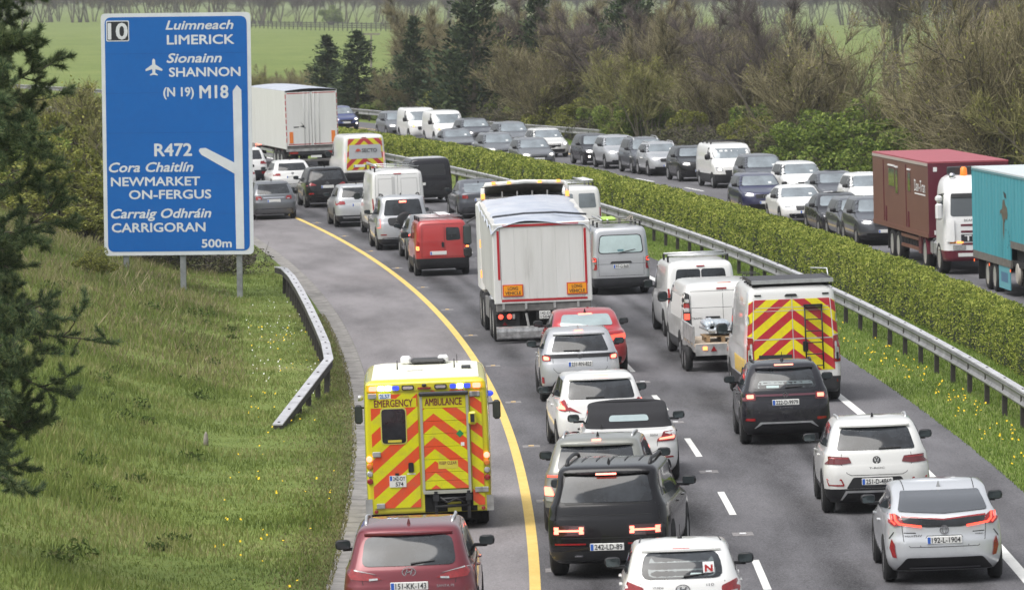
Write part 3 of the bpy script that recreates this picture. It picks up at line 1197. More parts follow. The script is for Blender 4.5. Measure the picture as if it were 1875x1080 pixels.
def proto_bramble(key, seed, h, wide, n):
    rng = np.random.default_rng(seed)
    lob = 22
    cents = np.stack([rng.uniform(-wide, wide, lob), rng.uniform(-wide * 0.6, wide * 0.6, lob), rng.uniform(0.1, 0.55, lob) * h], 1)
    rads = rng.uniform(0.3, 0.5, lob) * h
    C, U, W = clump_leaves(rng, n, cents, rads, 0.07)
    ok = C[:, 2] > -0.1
    parts = [('crown', fast_mesh('crown', *quads(C[ok], U[ok], W[ok]), BRAMB))]
    m = 500
    k = rng.integers(0, lob, m)
    P0 = cents[k] + rng.normal(0, 0.25, (m, 3))
    P1 = P0 + rand_dirs(m, 0.5, rng) * rng.uniform(0.4, 1.0, (m, 1))
    parts.append(('stems', fast_mesh('stems', *tubes3(P0, P1, np.full(m, 0.012), np.full(m, 0.005)), TWIGG)))
    PROTO[key] = (parts, h)


for i in range(3):
    proto_bare(f'willow{i}', 10 + i, 7.5, 16, 0.62, 4200, TWIG, 0.07, buds=900, fork0=0.2)
    proto_bare(f'bare{i}', 20 + i, 9.5, 5, 0.42, 3600, TWIG, 0.13, ivy=700 if i != 1 else 0)
    proto_bush(f'bush{i}', 40 + i, 4.2, 2.6, 9000, LEAFG)
    proto_conifer(f'conifer{i}', 60 + i, 9.0, 2.5 - 0.35 * i, 7000)
for i in range(2):
    proto_bush(f'ybush{i}', 45 + i, 3.8, 2.3, 8000, LEAFY)
    proto_bare(f'budding{i}', 30 + i, 6.0, 9, 0.6, 3200, TWIGY, 0.06, buds=1600)
    proto_bramble(f'bramble{i}', 70 + i, 2.0, 2.6, 7000)
    proto_bare(f'grey{i}', 80 + i, 11.0, 4, 0.42, 2400, TWIGG, 0.17)


def tree(key, name, label, cat, loc, sc=1.0, rz=None, group=None, sz=None):
    parts, h = PROTO[key]
    rz = random.uniform(0, 6.28) if rz is None else rz
    root = empty(name, label, cat, group, loc, (0, 0, rz))
    root.scale = (sc, sc, sz if sz is not None else sc)
    for nm, me in parts:
        share(nm, me, root)
    return root


def at_px(px, Y, zoff=0.0):
    """ground point on the ray column px at forward distance Y"""
    x = (px - CX) / FPX * Y * 1.0012
    s, d = to_sd(x, Y)
    return (x, Y, ground_z(s, d) + zoff), s, d


def tree_top(key, name, label, cat, px, Y, top_py, **kw):
    """stand a tree at column px, distance Y, its top at picture row top_py"""
    loc, s, d = at_px(px, Y)
    topz = CAM_H + ray_dir(px, top_py).z * Y
    h = PROTO[key][1]
    k = max(0.25, (topz - loc[2]) / h)
    return tree(key, name, label, cat, loc, kw.pop('sc', k), sz=k, **kw)


G_BELT = 'trees and shrubs in the belt beyond the oncoming carriageway'
# distinct trees, placed where the photograph shows them
tree_top('conifer0', 'conifer_tree', 'tallest dark conifer standing just behind the white vans on the far road', 'tree', 868, 351, -70, sc=1.2)
tree_top('conifer1', 'conifer_tree', 'dark conifer with its top in the frame right of the T-shaped pole', 'tree', 757, 374, 32, sc=0.8)
tree_top('conifer2', 'conifer_tree', 'left one of the two small dark conifers in front of the green field', 'tree', 600, 387, 66, sc=0.95)
tree_top('conifer1', 'conifer_tree', 'right one of the two small dark conifers in front of the green field', 'tree', 655, 380, 58, sc=1.0, rz=2.0)
tree_top('conifer2', 'conifer_tree', 'dark conifer half hidden among bare twigs right of the tallest conifer', 'tree', 985, 350, -60, sc=0.85, rz=1.0)
tree_top('conifer0', 'conifer_tree', 'dark conifer behind the bare willows above the black cars', 'tree', 1150, 330, -80, sc=1.0, rz=4.0)
tree_top('bush0', 'hawthorn_bush', 'large round light green bush left of the maroon lorry', 'bush', 1575, 262, 135, sc=1.35, rz=0.4)
tree_top('bush1', 'hawthorn_bush', 'light green bush in front of the large round bush above the white oncoming cars', 'bush', 1490, 268, 180, sc=1.0)
tree_top('bush2', 'hawthorn_bush', 'light green bush above the roof of the maroon lorry', 'bush', 1655, 250, 190, sc=1.0)
tree_top('bush1', 'hawthorn_bush', 'fresh green bush with a thin stem between bare trees above the black oncoming car', 'bush', 1175, 312, 150, sc=0.85)
tree_top('bush2', 'hawthorn_bush', 'green bush under the tallest dark conifer', 'bush', 925, 350, 165, sc=0.8)
tree_top('bush0', 'hawthorn_bush', 'pale green bush behind the grey car near the end of the far queue', 'bush', 715, 378, 160, sc=0.8)
tree_top('ybush0', 'hawthorn_bush', 'yellow-green bush low behind the two white vans on the far road', 'bush', 790, 368, 172, sc=0.8)
tree_top('ybush1', 'hawthorn_bush', 'yellow-green bush in the middle of the belt above the lone pale hatchback', 'bush', 1010, 335, 105, sc=0.95)
for px_, d_b, top_, k_, sc_, lb_ in ((1585, 29.4, 150, 'bush1', 1.3, 'broad fresh green bush directly left of the maroon lorry roof'), (1510, 29.6, 165, 'bush0', 1.15, 'fresh green bush left of the broad one above the oncoming white crossover'),
                                    (1440, 29.8, 205, 'bush2', 0.9, 'small fresh green bush above the roof of the white oncoming van'), (1665, 29.6, 175, 'bush0', 1.1, 'fresh green bush rising behind the maroon lorry roof')):
    q_ = polar(lane_at(px_, d_b), d_b)
    tree_top(k_, 'hawthorn_bush', lb_, 'bush', px_, q_.y, top_, sc=sc_)
# the belt itself
bi = 0
rb = random.Random(5)
for s in np.arange(92, 372, 3.1):
    for row in range(3):
        d = 30.5 + row * 3.2 + rb.uniform(-1.2, 1.2)
        ss = s + rb.uniform(-1.5, 1.5)
        p = lay(ss, d)
        px, py = project(p)
        if px < 440 or px > 1990:
            continue
        if 838 < px < 900 and row < 2 or 735 < px < 775 and row < 1:
            continue
        key = rb.choice(['willow0', 'willow1', 'willow2', 'bare0', 'bare1', 'bare2', 'bush2', 'budding0', 'bush0', 'budding1', 'ybush0', 'budding0', 'grey0', 'bush1', 'ybush1', 'bush2'] if row else
                        ['bramble0', 'bramble1', 'budding0', 'bush1', 'willow1', 'bramble0', 'ybush1'])
        hcap = 1.0
        if px < 760:
            hcap = 0.42 if px < 700 else 0.6
            if key.startswith('bare') or key.startswith('conifer'):
                key = 'budding0'
        if 1420 < px < 1720 and row:
            key = rb.choice(['bush0', 'bush1', 'budding1', 'bush2'])
            hcap = 0.66
        h = PROTO[key][1]
        lab = {'w': ('bare_willow', 'bare brown multi-stemmed willow in the belt beyond the oncoming carriageway', 'tree'),
               'ba': ('bare_tree', 'bare tree with ivy on its trunk in the belt beyond the oncoming carriageway', 'tree'),
               'bu': ('budding_shrub', 'brown shrub coming into bud in the belt beyond the oncoming carriageway', 'shrub'),
               'bs': ('green_shrub', 'leafy green shrub filling the belt beyond the oncoming carriageway', 'shrub'),
               'br': ('bramble_patch', 'low dull bramble patch at the foot of the belt beyond the oncoming carriageway', 'shrub'),
               'gr': ('bare_grey_tree', 'bare grey-stemmed tree standing in the belt beyond the oncoming carriageway', 'tree'),
               'y': ('yellow_green_shrub', 'low yellow-green shrub at the edge of the belt beyond the oncoming carriageway', 'shrub')}
        lk_ = 'w' if key[0] == 'w' else 'bs' if key.startswith('bush') else 'bu' if key.startswith('bud') else 'y' if key[0] == 'y' else key[:2]
        nm, lb, ct = lab[lk_]
        k = rb.uniform(0.75, 1.12) * hcap
        tree(key, nm, lb, ct, tuple(p), k, rb.uniform(0, 6.28), {'gr': 'bare grey trees in the belt', 'w': 'bare willows in the belt', 'ba': 'bare ivied trees in the belt', 'bu': 'budding shrubs in the belt', 'bs': 'green shrubs in the belt',
                                                               'br': 'bramble patches in the belt', 'y': 'yellow-green shrubs in the belt'}[lk_])
# taller trees right of frame in the belt and parkland trees behind it
for px, Y, top, key in ((1430, 300, -60, 'grey0'), (1390, 330, -60, 'grey1'), (1790, 300, -40, 'grey0'), (1250, 318, -50, 'bare0'), (1750, 236, -30, 'willow1'), (1830, 228, -50, 'willow2'), (1880, 232, -40, 'willow0'), (1960, 246, 30, 'budding1')):
    tree_top(key, 'tall_bare_tree', 'tall bare tree rising above the belt of shrubs on the right', 'tree', px, Y, top, group='tall bare trees above the belt', sc=0.95)
for px, Y in ((1625, 470), (1655, 455), (1795, 480), (1740, 520), (1850, 500)):
    tree_top('grey1', 'parkland_tree', 'bare parkland tree trunk standing on the grass behind the belt at the upper right', 'tree', px, Y, -170, group='parkland trees at the upper right', sc=1.1)
# far wood line and single field trees
rw = random.Random(11)
for i in range(74):
    px = -60 + i * 27.5 + rw.uniform(-9, 9)
    Y = 1330 + rw.uniform(0, 190)
    loc, s, d = at_px(px, Y)
    left = px < 420
    tree('grey%d' % rw.randint(0, 1), 'far_woodland_tree', 'bare grey tree in the wood along the far edge of the fields', 'tree', loc, rw.uniform(1.1, 1.7) * (1.0 if left else 0.85),
         rw.uniform(0, 6), 'trees of the far wood')
    if left or rw.random() < 0.4:
        loc, s, d = at_px(px + 12, Y + 25)
        tree('bare1', 'far_woodland_tree', 'bare grey tree in the wood along the far edge of the fields', 'tree', loc, rw.uniform(1.2, 1.8), rw.uniform(0, 6), 'trees of the far wood')
loc, s, d = at_px(606, 1290)
tree('bush1', 'round_field_tree', 'round dark tree standing alone at the far fence of the green field', 'tree', loc, 1.25)
for px in (482, 548, 700, 760):
    loc, s, d = at_px(px, 1270)
    tree('grey0', 'field_tree', 'bare tree standing behind the far field fence above the green field', 'tree', loc, 1.0, None, 'bare trees at the far fence')
# shrubs beside and behind the sign
tree_top('ybush0', 'yellow_green_bush', 'tall yellow-green bush between the pine and the blue sign', 'bush', 150, 196, 205, sc=1.1)
tree_top('ybush1', 'yellow_green_bush', 'yellow-green bush lower down beside the pine branches', 'bush', 95, 190, 260, sc=1.2)
tree_top('ybush0', 'yellow_green_bush', 'bright yellow-green bush low beside the left edge of the sign', 'bush', 165, 182, 345, sc=0.85, rz=2)
tree_top('budding0', 'brown_thicket', 'brown twiggy thicket against the upper left edge of the sign', 'shrub', 175, 226, 135, sc=1.1)
tree_top('budding1', 'brown_thicket', 'brown twiggy thicket behind the pine at the left edge of the field', 'shrub', 85, 232, 140, sc=1.1)
tree_top('ybush1', 'yellow_green_bush', 'yellow-green bush peeping out above the thicket left of the sign', 'bush', 115, 224, 150, sc=1.0)
tree_top('bush2', 'green_bush', 'green bush in the far left corner behind the pine', 'bush', 30, 214, 190, sc=1.1)
for i, (px, Y, top, key) in enumerate(((250, 215, 200, 'budding0'), (330, 222, 200, 'ybush1'), (345, 240, 190, 'budding1'), (300, 185, 420, 'bramble0'), (380, 182, 430, 'bramble1'), (235, 180, 420, 'bramble1'))):
    tree_top(key, 'verge_shrub', 'shrub growing directly behind the blue sign', 'shrub', px, Y, top, group='shrubs hidden behind the sign', sc=0.8)
sapl, _, _ = at_px(172, 160)
tree('ybush0', 'gorse_sapling', 'small bright green sapling on the grass slope below the left side of the sign', 'shrub', (sapl[0], sapl[1], sapl[2]), 0.3, 1.0)

# ---- fence, poles far away
FENCEW = plain('weathered fence wood', (0.05, 0.047, 0.045), 0.9, var=0.3)
fz = empty('field_fence', 'dark post-and-rail fence running along the far side of the green field', 'fence')
m1, m2 = MB(), MB()
a, _, _ = at_px(440, 1240)
b, _, _ = at_px(830, 1060)
A_, B_ = Vector(a), Vector(b)
nf = 46
for i in range(nf + 1):
    p = A_.lerp(B_, i / nf)
    m1.box(p.x - 0.1, p.x + 0.1, p.y - 0.1, p.y + 0.1, p.z - 0.4, p.z + 1.5)
m1.obj('posts', FENCEW, fz, kind='stuff')
for z in (0.45, 0.85, 1.25):
    MB().tube([A_ + Vector((0, -0.15, z)), B_ + Vector((0, -0.15, z))], 0.10, 4).obj('rail', FENCEW, fz)
pole, _, _ = at_px(43, 900)
pr_ = empty('utility_pole', 'pale wooden utility pole at the far left edge of the field', 'pole', loc=pole)
MB().tube([(0, 0, -0.5), (0, 0, 11)], 0.17, 8, 0.12).obj('shaft', plain('pole wood', (0.23, 0.21, 0.18), 0.9, var=0.2), pr_)
MB().box(-0.9, 0.9, -0.06, 0.06, 10.2, 10.35).obj('crossarm', FENCEW, pr_)
pole, _, _ = at_px(680, 640)
tp = empty('short_pole', 'short pole with a crossbar in the green field between the conifers', 'pole', loc=pole)
zt = CAM_H + ray_dir(680, 62).z * 640 - pole[2]
MB().tube([(0, 0, -0.5), (0, 0, zt)], 0.13, 8, 0.1).obj('shaft', MATS['pole wood'], tp)
MB().box(-1.0, 1.0, -0.07, 0.07, zt - 0.15, zt + 0.05).obj('crossarm', MATS['pole wood'], tp)

# ---- hedge in the median
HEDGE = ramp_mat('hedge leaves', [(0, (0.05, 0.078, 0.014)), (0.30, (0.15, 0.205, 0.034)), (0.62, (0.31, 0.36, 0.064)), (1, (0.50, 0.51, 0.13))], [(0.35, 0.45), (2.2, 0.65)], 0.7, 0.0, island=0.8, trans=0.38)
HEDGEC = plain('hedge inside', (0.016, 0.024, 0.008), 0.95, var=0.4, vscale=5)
hd = empty('median_hedge', 'long clipped green hedge running along the median between the carriageways', 'hedge')
H0, HT = 12.1, 1.46


def hedge_sec(s, n=22):
    """outline of the hedge's cross-section with bumps"""
    out = []
    H1 = 13.05 + 0.55 * sstep(60, 140, s)
    mc = (H0 + H1) / 2
    zg = road_z(12.9)
    pts = [(H0 + 0.05, zg - 0.1), (H0 - 0.03, zg + 0.35), (H0, zg + 0.75), (H0 + 0.03, HT - 0.16), (H0 + 0.16, HT - 0.02), (H0 + 0.35, HT + 0.02), (mc, HT + 0.03), (H1 - 0.35, HT + 0.02), (H1 - 0.12, HT - 0.04), (H1, HT - 0.25), (H1, zg + 0.5), (H1 - 0.05, zg - 0.1)]
    for i, (d, z) in enumerate(pts):
        bmp = 0.10 * fbm(s * 0.8 + i * 0.13, i * 0.55) + 0.06 * fbm(s * 2.3, i * 1.3 + 9) + 0.06 * fbm(s * 0.12, 2.0)
        cd, cz = d - mc, z - 0.8
        l = math.hypot(cd, cz)
        out.append((d + cd / l * bmp, z + cz / l * bmp))
    return out


hs = list(np.arange(18, 130, 0.35)) + list(np.arange(130, 345, 0.8))
secs = [hedge_sec(s) for s in hs]
V = [tuple(polar(s, d, z)) for s, sec in zip(hs, secs) for d, z in [(12.6 + (d - 12.6) * 0.92, z - 0.06) for d, z in sec]]
q = len(secs[0])
F = [(i * q + j, i * q + j + 1, (i + 1) * q + j + 1, (i + 1) * q + j) for i in range(len(hs) - 1) for j in range(q - 1)]
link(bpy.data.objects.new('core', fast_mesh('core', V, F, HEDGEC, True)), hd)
sa = np.array(secs)            # (ns, q, 2)
ha = np.array(hs)
NL = 290000
u = RNG.uniform(0, 1, NL)
sl = 18 + 326 * u ** 1.9
ii = np.clip(np.searchsorted(ha, sl) - 1, 0, len(ha) - 2)
jj = RNG.choice(q - 1, NL, p=np.array([.07, .11, .13, .13, .09, .11, .12, .11, .05, .04, .04]))
v = RNG.uniform(0, 1, NL)
pd = sa[ii, jj, 0] * (1 - v) + sa[ii, jj + 1, 0] * v
pz = sa[ii, jj, 1] * (1 - v) + sa[ii, jj + 1, 1] * v
dep = np.abs(RNG.normal(0, 0.06, NL)) - 0.05 - 0.05 * RNG.uniform(0, 1, NL) ** 4
cd, cz = pd - 12.65, pz - 0.8
l = np.hypot(cd, cz)
pd -= cd / l * dep
pz -= cz / l * dep
th = sl / R0
C = np.stack([XC + (R0 + pd) * np.cos(th), YC + (R0 + pd) * np.sin(th), pz], 1)
gs = (0.026 + 0.00024 * np.maximum(0, sl - 20))
U = rand_dirs(NL, 0.25) * (gs * RNG.uniform(0.7, 1.5, NL))[:, None]
W = np.cross(U, rand_dirs(NL))
W = W / np.maximum(np.linalg.norm(W, axis=1, keepdims=True), 1e-6) * (gs * 0.55)[:, None]
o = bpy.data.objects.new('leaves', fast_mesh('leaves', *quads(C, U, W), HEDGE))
link(o, hd, kind='stuff')

# ---- grass blades, weeds and flowers
GRASSB = ramp_mat('grass blades', [(0, (0.045, 0.065, 0.018)), (0.30, (0.130, 0.178, 0.042)), (0.52, (0.20, 0.25, 0.064)), (0.70, (0.30, 0.29, 0.125)), (1, (0.40, 0.345, 0.21))], [(0.2, 0.9), (0.9, 0.7)], 0.75, 0.0, island=0.25, trans=0.3)
GRASSM = ramp_mat('mown grass blades', [(0, (0.085, 0.13, 0.028)), (0.5, (0.165, 0.255, 0.046)), (0.9, (0.235, 0.325, 0.068)), (1, (0.30, 0.28, 0.10))], [(0.22, 0.4), (1.3, 0.4)], 0.75, 0.0, island=0.5, trans=0.3)


def blades(name, label, n, sfun, dfun, hgt, wid, mat, lean=0.5, clump=None, hvar=None):
    s = sfun(n)
    d = dfun(n)
    px = XC + (R0 + d) * np.cos(s / R0)
    py = YC + (R0 + d) * np.sin(s / R0)
    keep = np.abs(px / py) < 0.105
    s, d = s[keep], d[keep]
    n = len(s)
    z = np.array([ground_z(a, b) for a, b in zip(s, d)])
    base = np.stack([XC + (R0 + d) * np.cos(s / R0), YC + (R0 + d) * np.sin(s / R0), z - 0.01], 1)
    hh = hgt * RNG.uniform(0.45, 1.25, n)
    if hvar is not None:
        hh = hh * hvar(s, d)
    az = RNG.uniform(0, 6.283, n)
    ln = RNG.uniform(0, lean, n)
    tip = base + np.stack([np.cos(az) * ln * hh, np.sin(az) * ln * hh, hh], 1)
    mid = base + (tip - base) * 0.55 + np.stack([np.zeros(n), np.zeros(n), hh * 0.08], 1)
    a2 = RNG.uniform(0, 6.283, n)
    w = np.stack([np.cos(a2), np.sin(a2), np.zeros(n)], 1) * wid * (0.7 + 0.6 * RNG.uniform(size=(n, 1)))
    V = np.empty((n, 4, 3))
    V[:, 0] = base - w
    V[:, 1] = base + w
    V[:, 2] = mid + w * 0.8
    V[:, 3] = tip
    F = np.arange(n * 4, dtype=np.int32).reshape(-1, 4)
    o = bpy.data.objects.new(name, fast_mesh(name, V.reshape(-1, 3), F, mat))
    return link(o, None, label, 'grass', None, 'stuff')


def hv_bank(s, d):
    t = np.clip((-d - 4.5) / 4.0, 0, 1)
    nz = np.array([fbm(a * 0.35, b * 0.45, 2) for a, b in zip(s, d)])
    return (0.45 + 0.75 * t) * np.clip(1.0 + 0.9 * nz, 0.35, 2.2)


blades('bank_grass', 'rough green and straw-coloured grass on the left embankment', 200000, lambda n: -16 + 120 * RNG.uniform(0, 1, n) ** 1.25, lambda n: RNG.uniform(-13.5, -3.4, n), 0.17, 0.010, GRASSB, 0.7, hvar=hv_bank)
blades('kerb_grass', 'thin olive grass and moss creeping over the concrete channel', 26000, lambda n: -16 + 90 * RNG.uniform(0, 1, n) ** 1.2, lambda n: -3.12 - np.abs(RNG.normal(0, 0.5, n)), 0.055, 0.010, ramp_mat('olive grass', [(0, (0.10, 0.105, 0.035)), (0.5, (0.19, 0.185, 0.075)), (1, (0.27, 0.235, 0.13))], [(0.3, 0.6)], 0.8, 0.0, island=0.6, trans=0.2), 0.8)
blades('median_grass', 'short green grass of the median between road edge and hedge', 90000, lambda n: 8 + 120 * RNG.uniform(0, 1, n) ** 1.3, lambda n: 8.56 + (12.3 - 8.56) * RNG.uniform(0, 1, n), 0.085, 0.009, GRASSM, 0.5)
blades('verge_grass', 'grass verge between the oncoming carriageway and the shrubs', 26000, lambda n: RNG.uniform(100, 270, n), lambda n: RNG.uniform(26.5, 31, n), 0.14, 0.02, GRASSM, 0.5)
blades('dry_grass', 'dry straw-coloured grass under the blue sign', 20000, lambda n: 108 - 66 * RNG.uniform(0, 1, n) ** 1.6, lambda n: RNG.uniform(-14, -5.6, n), 0.26, 0.010, ramp_mat('straw', [(0, (0.13, 0.125, 0.05)), (0.5, (0.24, 0.21, 0.11)), (1, (0.34, 0.29, 0.18))], [(0.3, 0.6)], 0.8, 0.0, island=0.6, trans=0.2), 0.8, hvar=hv_bank)


def flowers(name, label, spots, mat, r):
    n = len(spots)
    C = np.array(spots, dtype=float)
    V, F = [], []
    k = 6
    tilt = RNG.uniform(-0.5, 0.5, (n, 2))
    for i in range(n):
        rr = r * RNG.uniform(0.7, 1.3)
        for j in range(k):
            q = 6.2832 * j / k
            x, y = rr * math.cos(q), rr * math.sin(q)
            V.append((C[i, 0] + x, C[i, 1] + y, C[i, 2] + x * tilt[i, 0] + y * (tilt[i, 1] + 0.7)))
        F.append([i * k + j for j in range(k)])
    o = bpy.data.objects.new(name, fast_mesh(name, V, F, mat))
    return link(o, None, label, 'flowers', None, 'stuff')


def scatter(n, s0, s1, d0, d1, h, cl=None):
    out = []
    cents = [(random.uniform(s0, s1), random.uniform(d0, d1)) for _ in range(cl)] if cl else None
    for _ in range(n):
        if cents:
            c = random.choice(cents)
            s, d = c[0] + random.gauss(0, 1.6), min(max(c[1] + random.gauss(0, 0.3), d0), d1)
        else:
            s, d = random.uniform(s0, s1), random.uniform(d0, d1)
        out.append(tuple(polar(s, d, ground_z(s, d) + h * random.uniform(0.7, 1.2))))
    return out


DANDY = plain('dandelion yellow', (0.75, 0.50, 0.01), 0.8)
flowers('dandelions', 'yellow dandelions dotted over the median grass', scatter(190, 6, 75, 8.9, 10.0, 0.09, 40), DANDY, 0.018)
flowers('verge_dandelions', 'yellow dandelions along the left verge beside the kerb', scatter(110, -14, 66, -5.4, -3.5, 0.10, 30), DANDY, 0.017)
flowers('daisies', 'tiny white daisies along the left crash barrier', scatter(80, 40, 80, -5.4, -3.9, 0.09, 20), plain('daisy white', (0.7, 0.7, 0.66), 0.8), 0.014)
# darker weed tufts on the bank
tufts = 0
rt = random.Random(3)
CT, UT, WT = [], [], []
for i in range(80):
    s = rt.uniform(-14, 75)
    d = rt.uniform(-13, -5.8)
    p = np.array(lay(s, d))
    k = 90
    rr = rt.uniform(0.15, 0.45)
    dirs = rand_dirs(k, 0.3)
    dirs[:, 2] = np.abs(dirs[:, 2])
    CT.append(p + dirs * rr * RNG.uniform(0.3, 1, (k, 1)) * np.array([1, 1, 0.7]))
    U_ = rand_dirs(k, 0.6) * 0.06
    UT.append(U_)
    WT.append(np.cross(U_, rand_dirs(k)) * 0.45)
o = bpy.data.objects.new('weeds', fast_mesh('weeds', *quads(np.concatenate(CT), np.concatenate(UT), np.concatenate(WT)), ramp_mat('weed leaves', [(0, (0.045, 0.07, 0.018)), (0.6, (0.09, 0.14, 0.03)), (1, (0.15, 0.16, 0.06))], [(0.25, 0.8)], 0.8, 0.0, island=0.6, trans=0.2)))
link(o, None, 'dark green weed tufts scattered over the left embankment', 'weeds', None, 'stuff')
stp, _, _ = at_px(376, 112.5)
MB().lathe([(-0.05, 0.055), (0.12, 0.05), (0.22, 0.035), (0.27, 0.012)], 'z', n=9).obj('grey_stump', plain('stump wood', (0.28, 0.25, 0.22), 0.9, var=0.3), None, True, 'small grey stump sticking out of the grass on the left bank', 'stump', loc=stp)

# ---- the near pine at the left edge
PX, PY = -8.55, 86.0
s_, d_ = to_sd(PX, PY)
pz0 = ground_z(s_, d_)
pine = empty('pine_tree', 'near dark pine with long needled branches reaching in at the left edge', 'tree', loc=(PX, PY, pz0))
rp = np.random.default_rng(21)
MB().tube([(0, 0, -0.5), (0.05, 0.02, 2), (-0.05, 0.05, 5), (0.02, 0, 8), (0, 0, 11)], 0.19, 10, 0.07).obj('trunk', BARK, pine, True)
T0, T1, A, B = [], [], [], []
tuft_p, tuft_d = [], []


def branch(p, d, ln, r, depth):
    n = 5
    for k in range(n):
        d = d + rp.normal(0, 0.13, 3) + np.array([0, 0, 0.035 if depth else -0.02])
        d /= np.linalg.norm(d)
        q = p + d * ln / n
        T0.append(p); T1.append(q); A.append(max(0.006, r * (1 - k / n))); B.append(max(0.005, r * (1 - (k + 1) / n)))
        if depth < 2 and k >= 1:
            for _ in range(2 if depth == 0 else 1):
                side = rp.normal(0, 0.7, 3)
                side[2] = side[2] * 0.6
                dd = d * 0.75 + side
                branch(q, dd / np.linalg.norm(dd), ln * rp.uniform(0.26, 0.48), r * 0.5, depth + 1)
        if depth >= 1 and (k >= 2):
            tuft_p.append(q); tuft_d.append(d)
        p = q
    tuft_p.append(p); tuft_d.append(d)


# (picture row of the branch tip, picture column of the tip)
for py, tx, dy in ((20, 40, 0.2), (75, 60, -0.3), (130, 55, 0.5), (195, 128, 0.0), (250, 75, 0.6), (300, 60, -0.5), (345, 95, 0.3), (400, 70, -0.2), (462, 172, 0.1), (500, 100, 0.7), (545, 90, -0.5),
                   (585, 110, 0.3), (640, 178, 0.0), (690, 60, -0.6), (735, 75, 0.4), (790, 82, 0.1), (835, 75, -0.3), (860, 40, 0.3), (640, 20, -0.8), (450, 30, 0.9), (230, 20, 0.9), (120, -10, -0.7), (340, 10, 1.0), (560, 10, 1.0), (780, 10, 0.9)):
    tx = -60 + (tx + 60) * 0.76
    Yb = PY + dy * 1.2
    r = ray_dir(tx, py)
    t = Yb / r.y
    tip = np.array([r.x * t - PX, Yb - PY, CAM_H + r.z * t - pz0])
    st = np.array([0.0, 0.0, tip[2] + rp.uniform(0.0, 0.55) - 0.1])
    v_ = tip - st
    branch(st, v_ / np.linalg.norm(v_), np.linalg.norm(v_) * 0.98, 0.034, 0)
for _ in range(36):
    z = rp.uniform(1.2, 10.5)
    az = rp.uniform(-1.3, 1.3)
    branch(np.array([0, 0, z]), np.array([math.cos(az), math.sin(az), rp.uniform(0, 0.3)]), rp.uniform(0.8, 1.55), 0.03, 0)
link(bpy.data.objects.new('branches', fast_mesh('branches', *tubes3(T0, T1, A, B), BARK)), pine)
TP, TD = np.array(tuft_p), np.array(tuft_d)
KN = 40
nT = len(TP)
P0 = np.repeat(TP, KN, 0) - np.repeat(TD, KN, 0) * rp.uniform(0, 0.12, (nT * KN, 1))
dd = np.repeat(TD, KN, 0) * 0.75 + rp.normal(0, 0.5, (nT * KN, 3)) + np.array([0, 0, 0.22])
dd /= np.linalg.norm(dd, axis=1, keepdims=True)
P1 = P0 + dd * rp.uniform(0.08, 0.15, (nT * KN, 1))
side = np.cross(dd, rand_dirs(nT * KN, 0, rp))
side = side / np.maximum(np.linalg.norm(side, axis=1, keepdims=True), 1e-6) * 0.0055
Vn = np.empty((nT * KN, 3, 3))
Vn[:, 0] = P0 - side
Vn[:, 1] = P0 + side
Vn[:, 2] = P1
link(bpy.data.objects.new('needles', fast_mesh('needles', Vn.reshape(-1, 3), np.arange(nT * KN * 3).reshape(-1, 3), PINEN)), pine, kind='stuff')
print('pine tufts', nT)

# ================================================================== vehicles
def pchip(xs, ys, x):
    xs, ys = np.asarray(xs, float), np.asarray(ys, float)
    h = np.diff(xs)
    dl = np.diff(ys) / h
    m = np.zeros(len(xs))
    m[0], m[-1] = dl[0], dl[-1]
    for i in range(1, len(xs) - 1):
        if dl[i - 1] * dl[i] > 0:
            w1, w2 = 2 * h[i] + h[i - 1], h[i] + 2 * h[i - 1]
            m[i] = (w1 + w2) / (w1 / dl[i - 1] + w2 / dl[i])
    i = np.clip(np.searchsorted(xs, x) - 1, 0, len(xs) - 2)
    t = (x - xs[i]) / h[i]
    return ((2 * t**3 - 3 * t**2 + 1) * ys[i] + (t**3 - 2 * t**2 + t) * h[i] * m[i] + (-2 * t**3 + 3 * t**2) * ys[i + 1] + (t**3 - t**2) * h[i] * m[i + 1])


def outline(yr, yf, w, rr, rf, bow, bowf, n=(5, 5, 8, 5, 5)):
    """half outline of a horizontal slice from the rear centre to the front centre"""
    rr = min(rr, w * 0.8, (yf - yr) * 0.45)
    rf = min(rf, w * 0.8, (yf - yr) * 0.45)
    pts = []
    for k in range(n[0]):
        pts.append(((w - rr) * k / n[0], yr))
    for k in range(n[1] + 1):
        a = math.pi / 2 * k / n[1]
        pts.append((w - rr + rr * math.sin(a), yr + rr - rr * math.cos(a)))
    for k in range(1, n[2]):
        pts.append((w, yr + rr + (yf - rf - yr - rr) * k / n[2]))
    for k in range(n[3] + 1):
        a = math.pi / 2 * k / n[3]
        pts.append((w - rf + rf * math.cos(a), yf - rf + rf * math.sin(a)))
    for k in range(1, n[4] + 1):
        pts.append(((w - rf) * (1 - k / n[4]), yf))
    ym, hl = (yr + yf) / 2, max(0.1, (yf - yr) / 2)
    out = []
    for x, y in pts:
        t = (y - ym) / hl
        xx = x * (1 - 0.035 * abs(t) ** 3)
        q = (x / max(w, 1e-3)) ** 2
        yy = y + (bow * q * max(0, -t) ** 2 if t < 0 else -bowf * q * t * t)
        out.append((xx, yy))
    return out


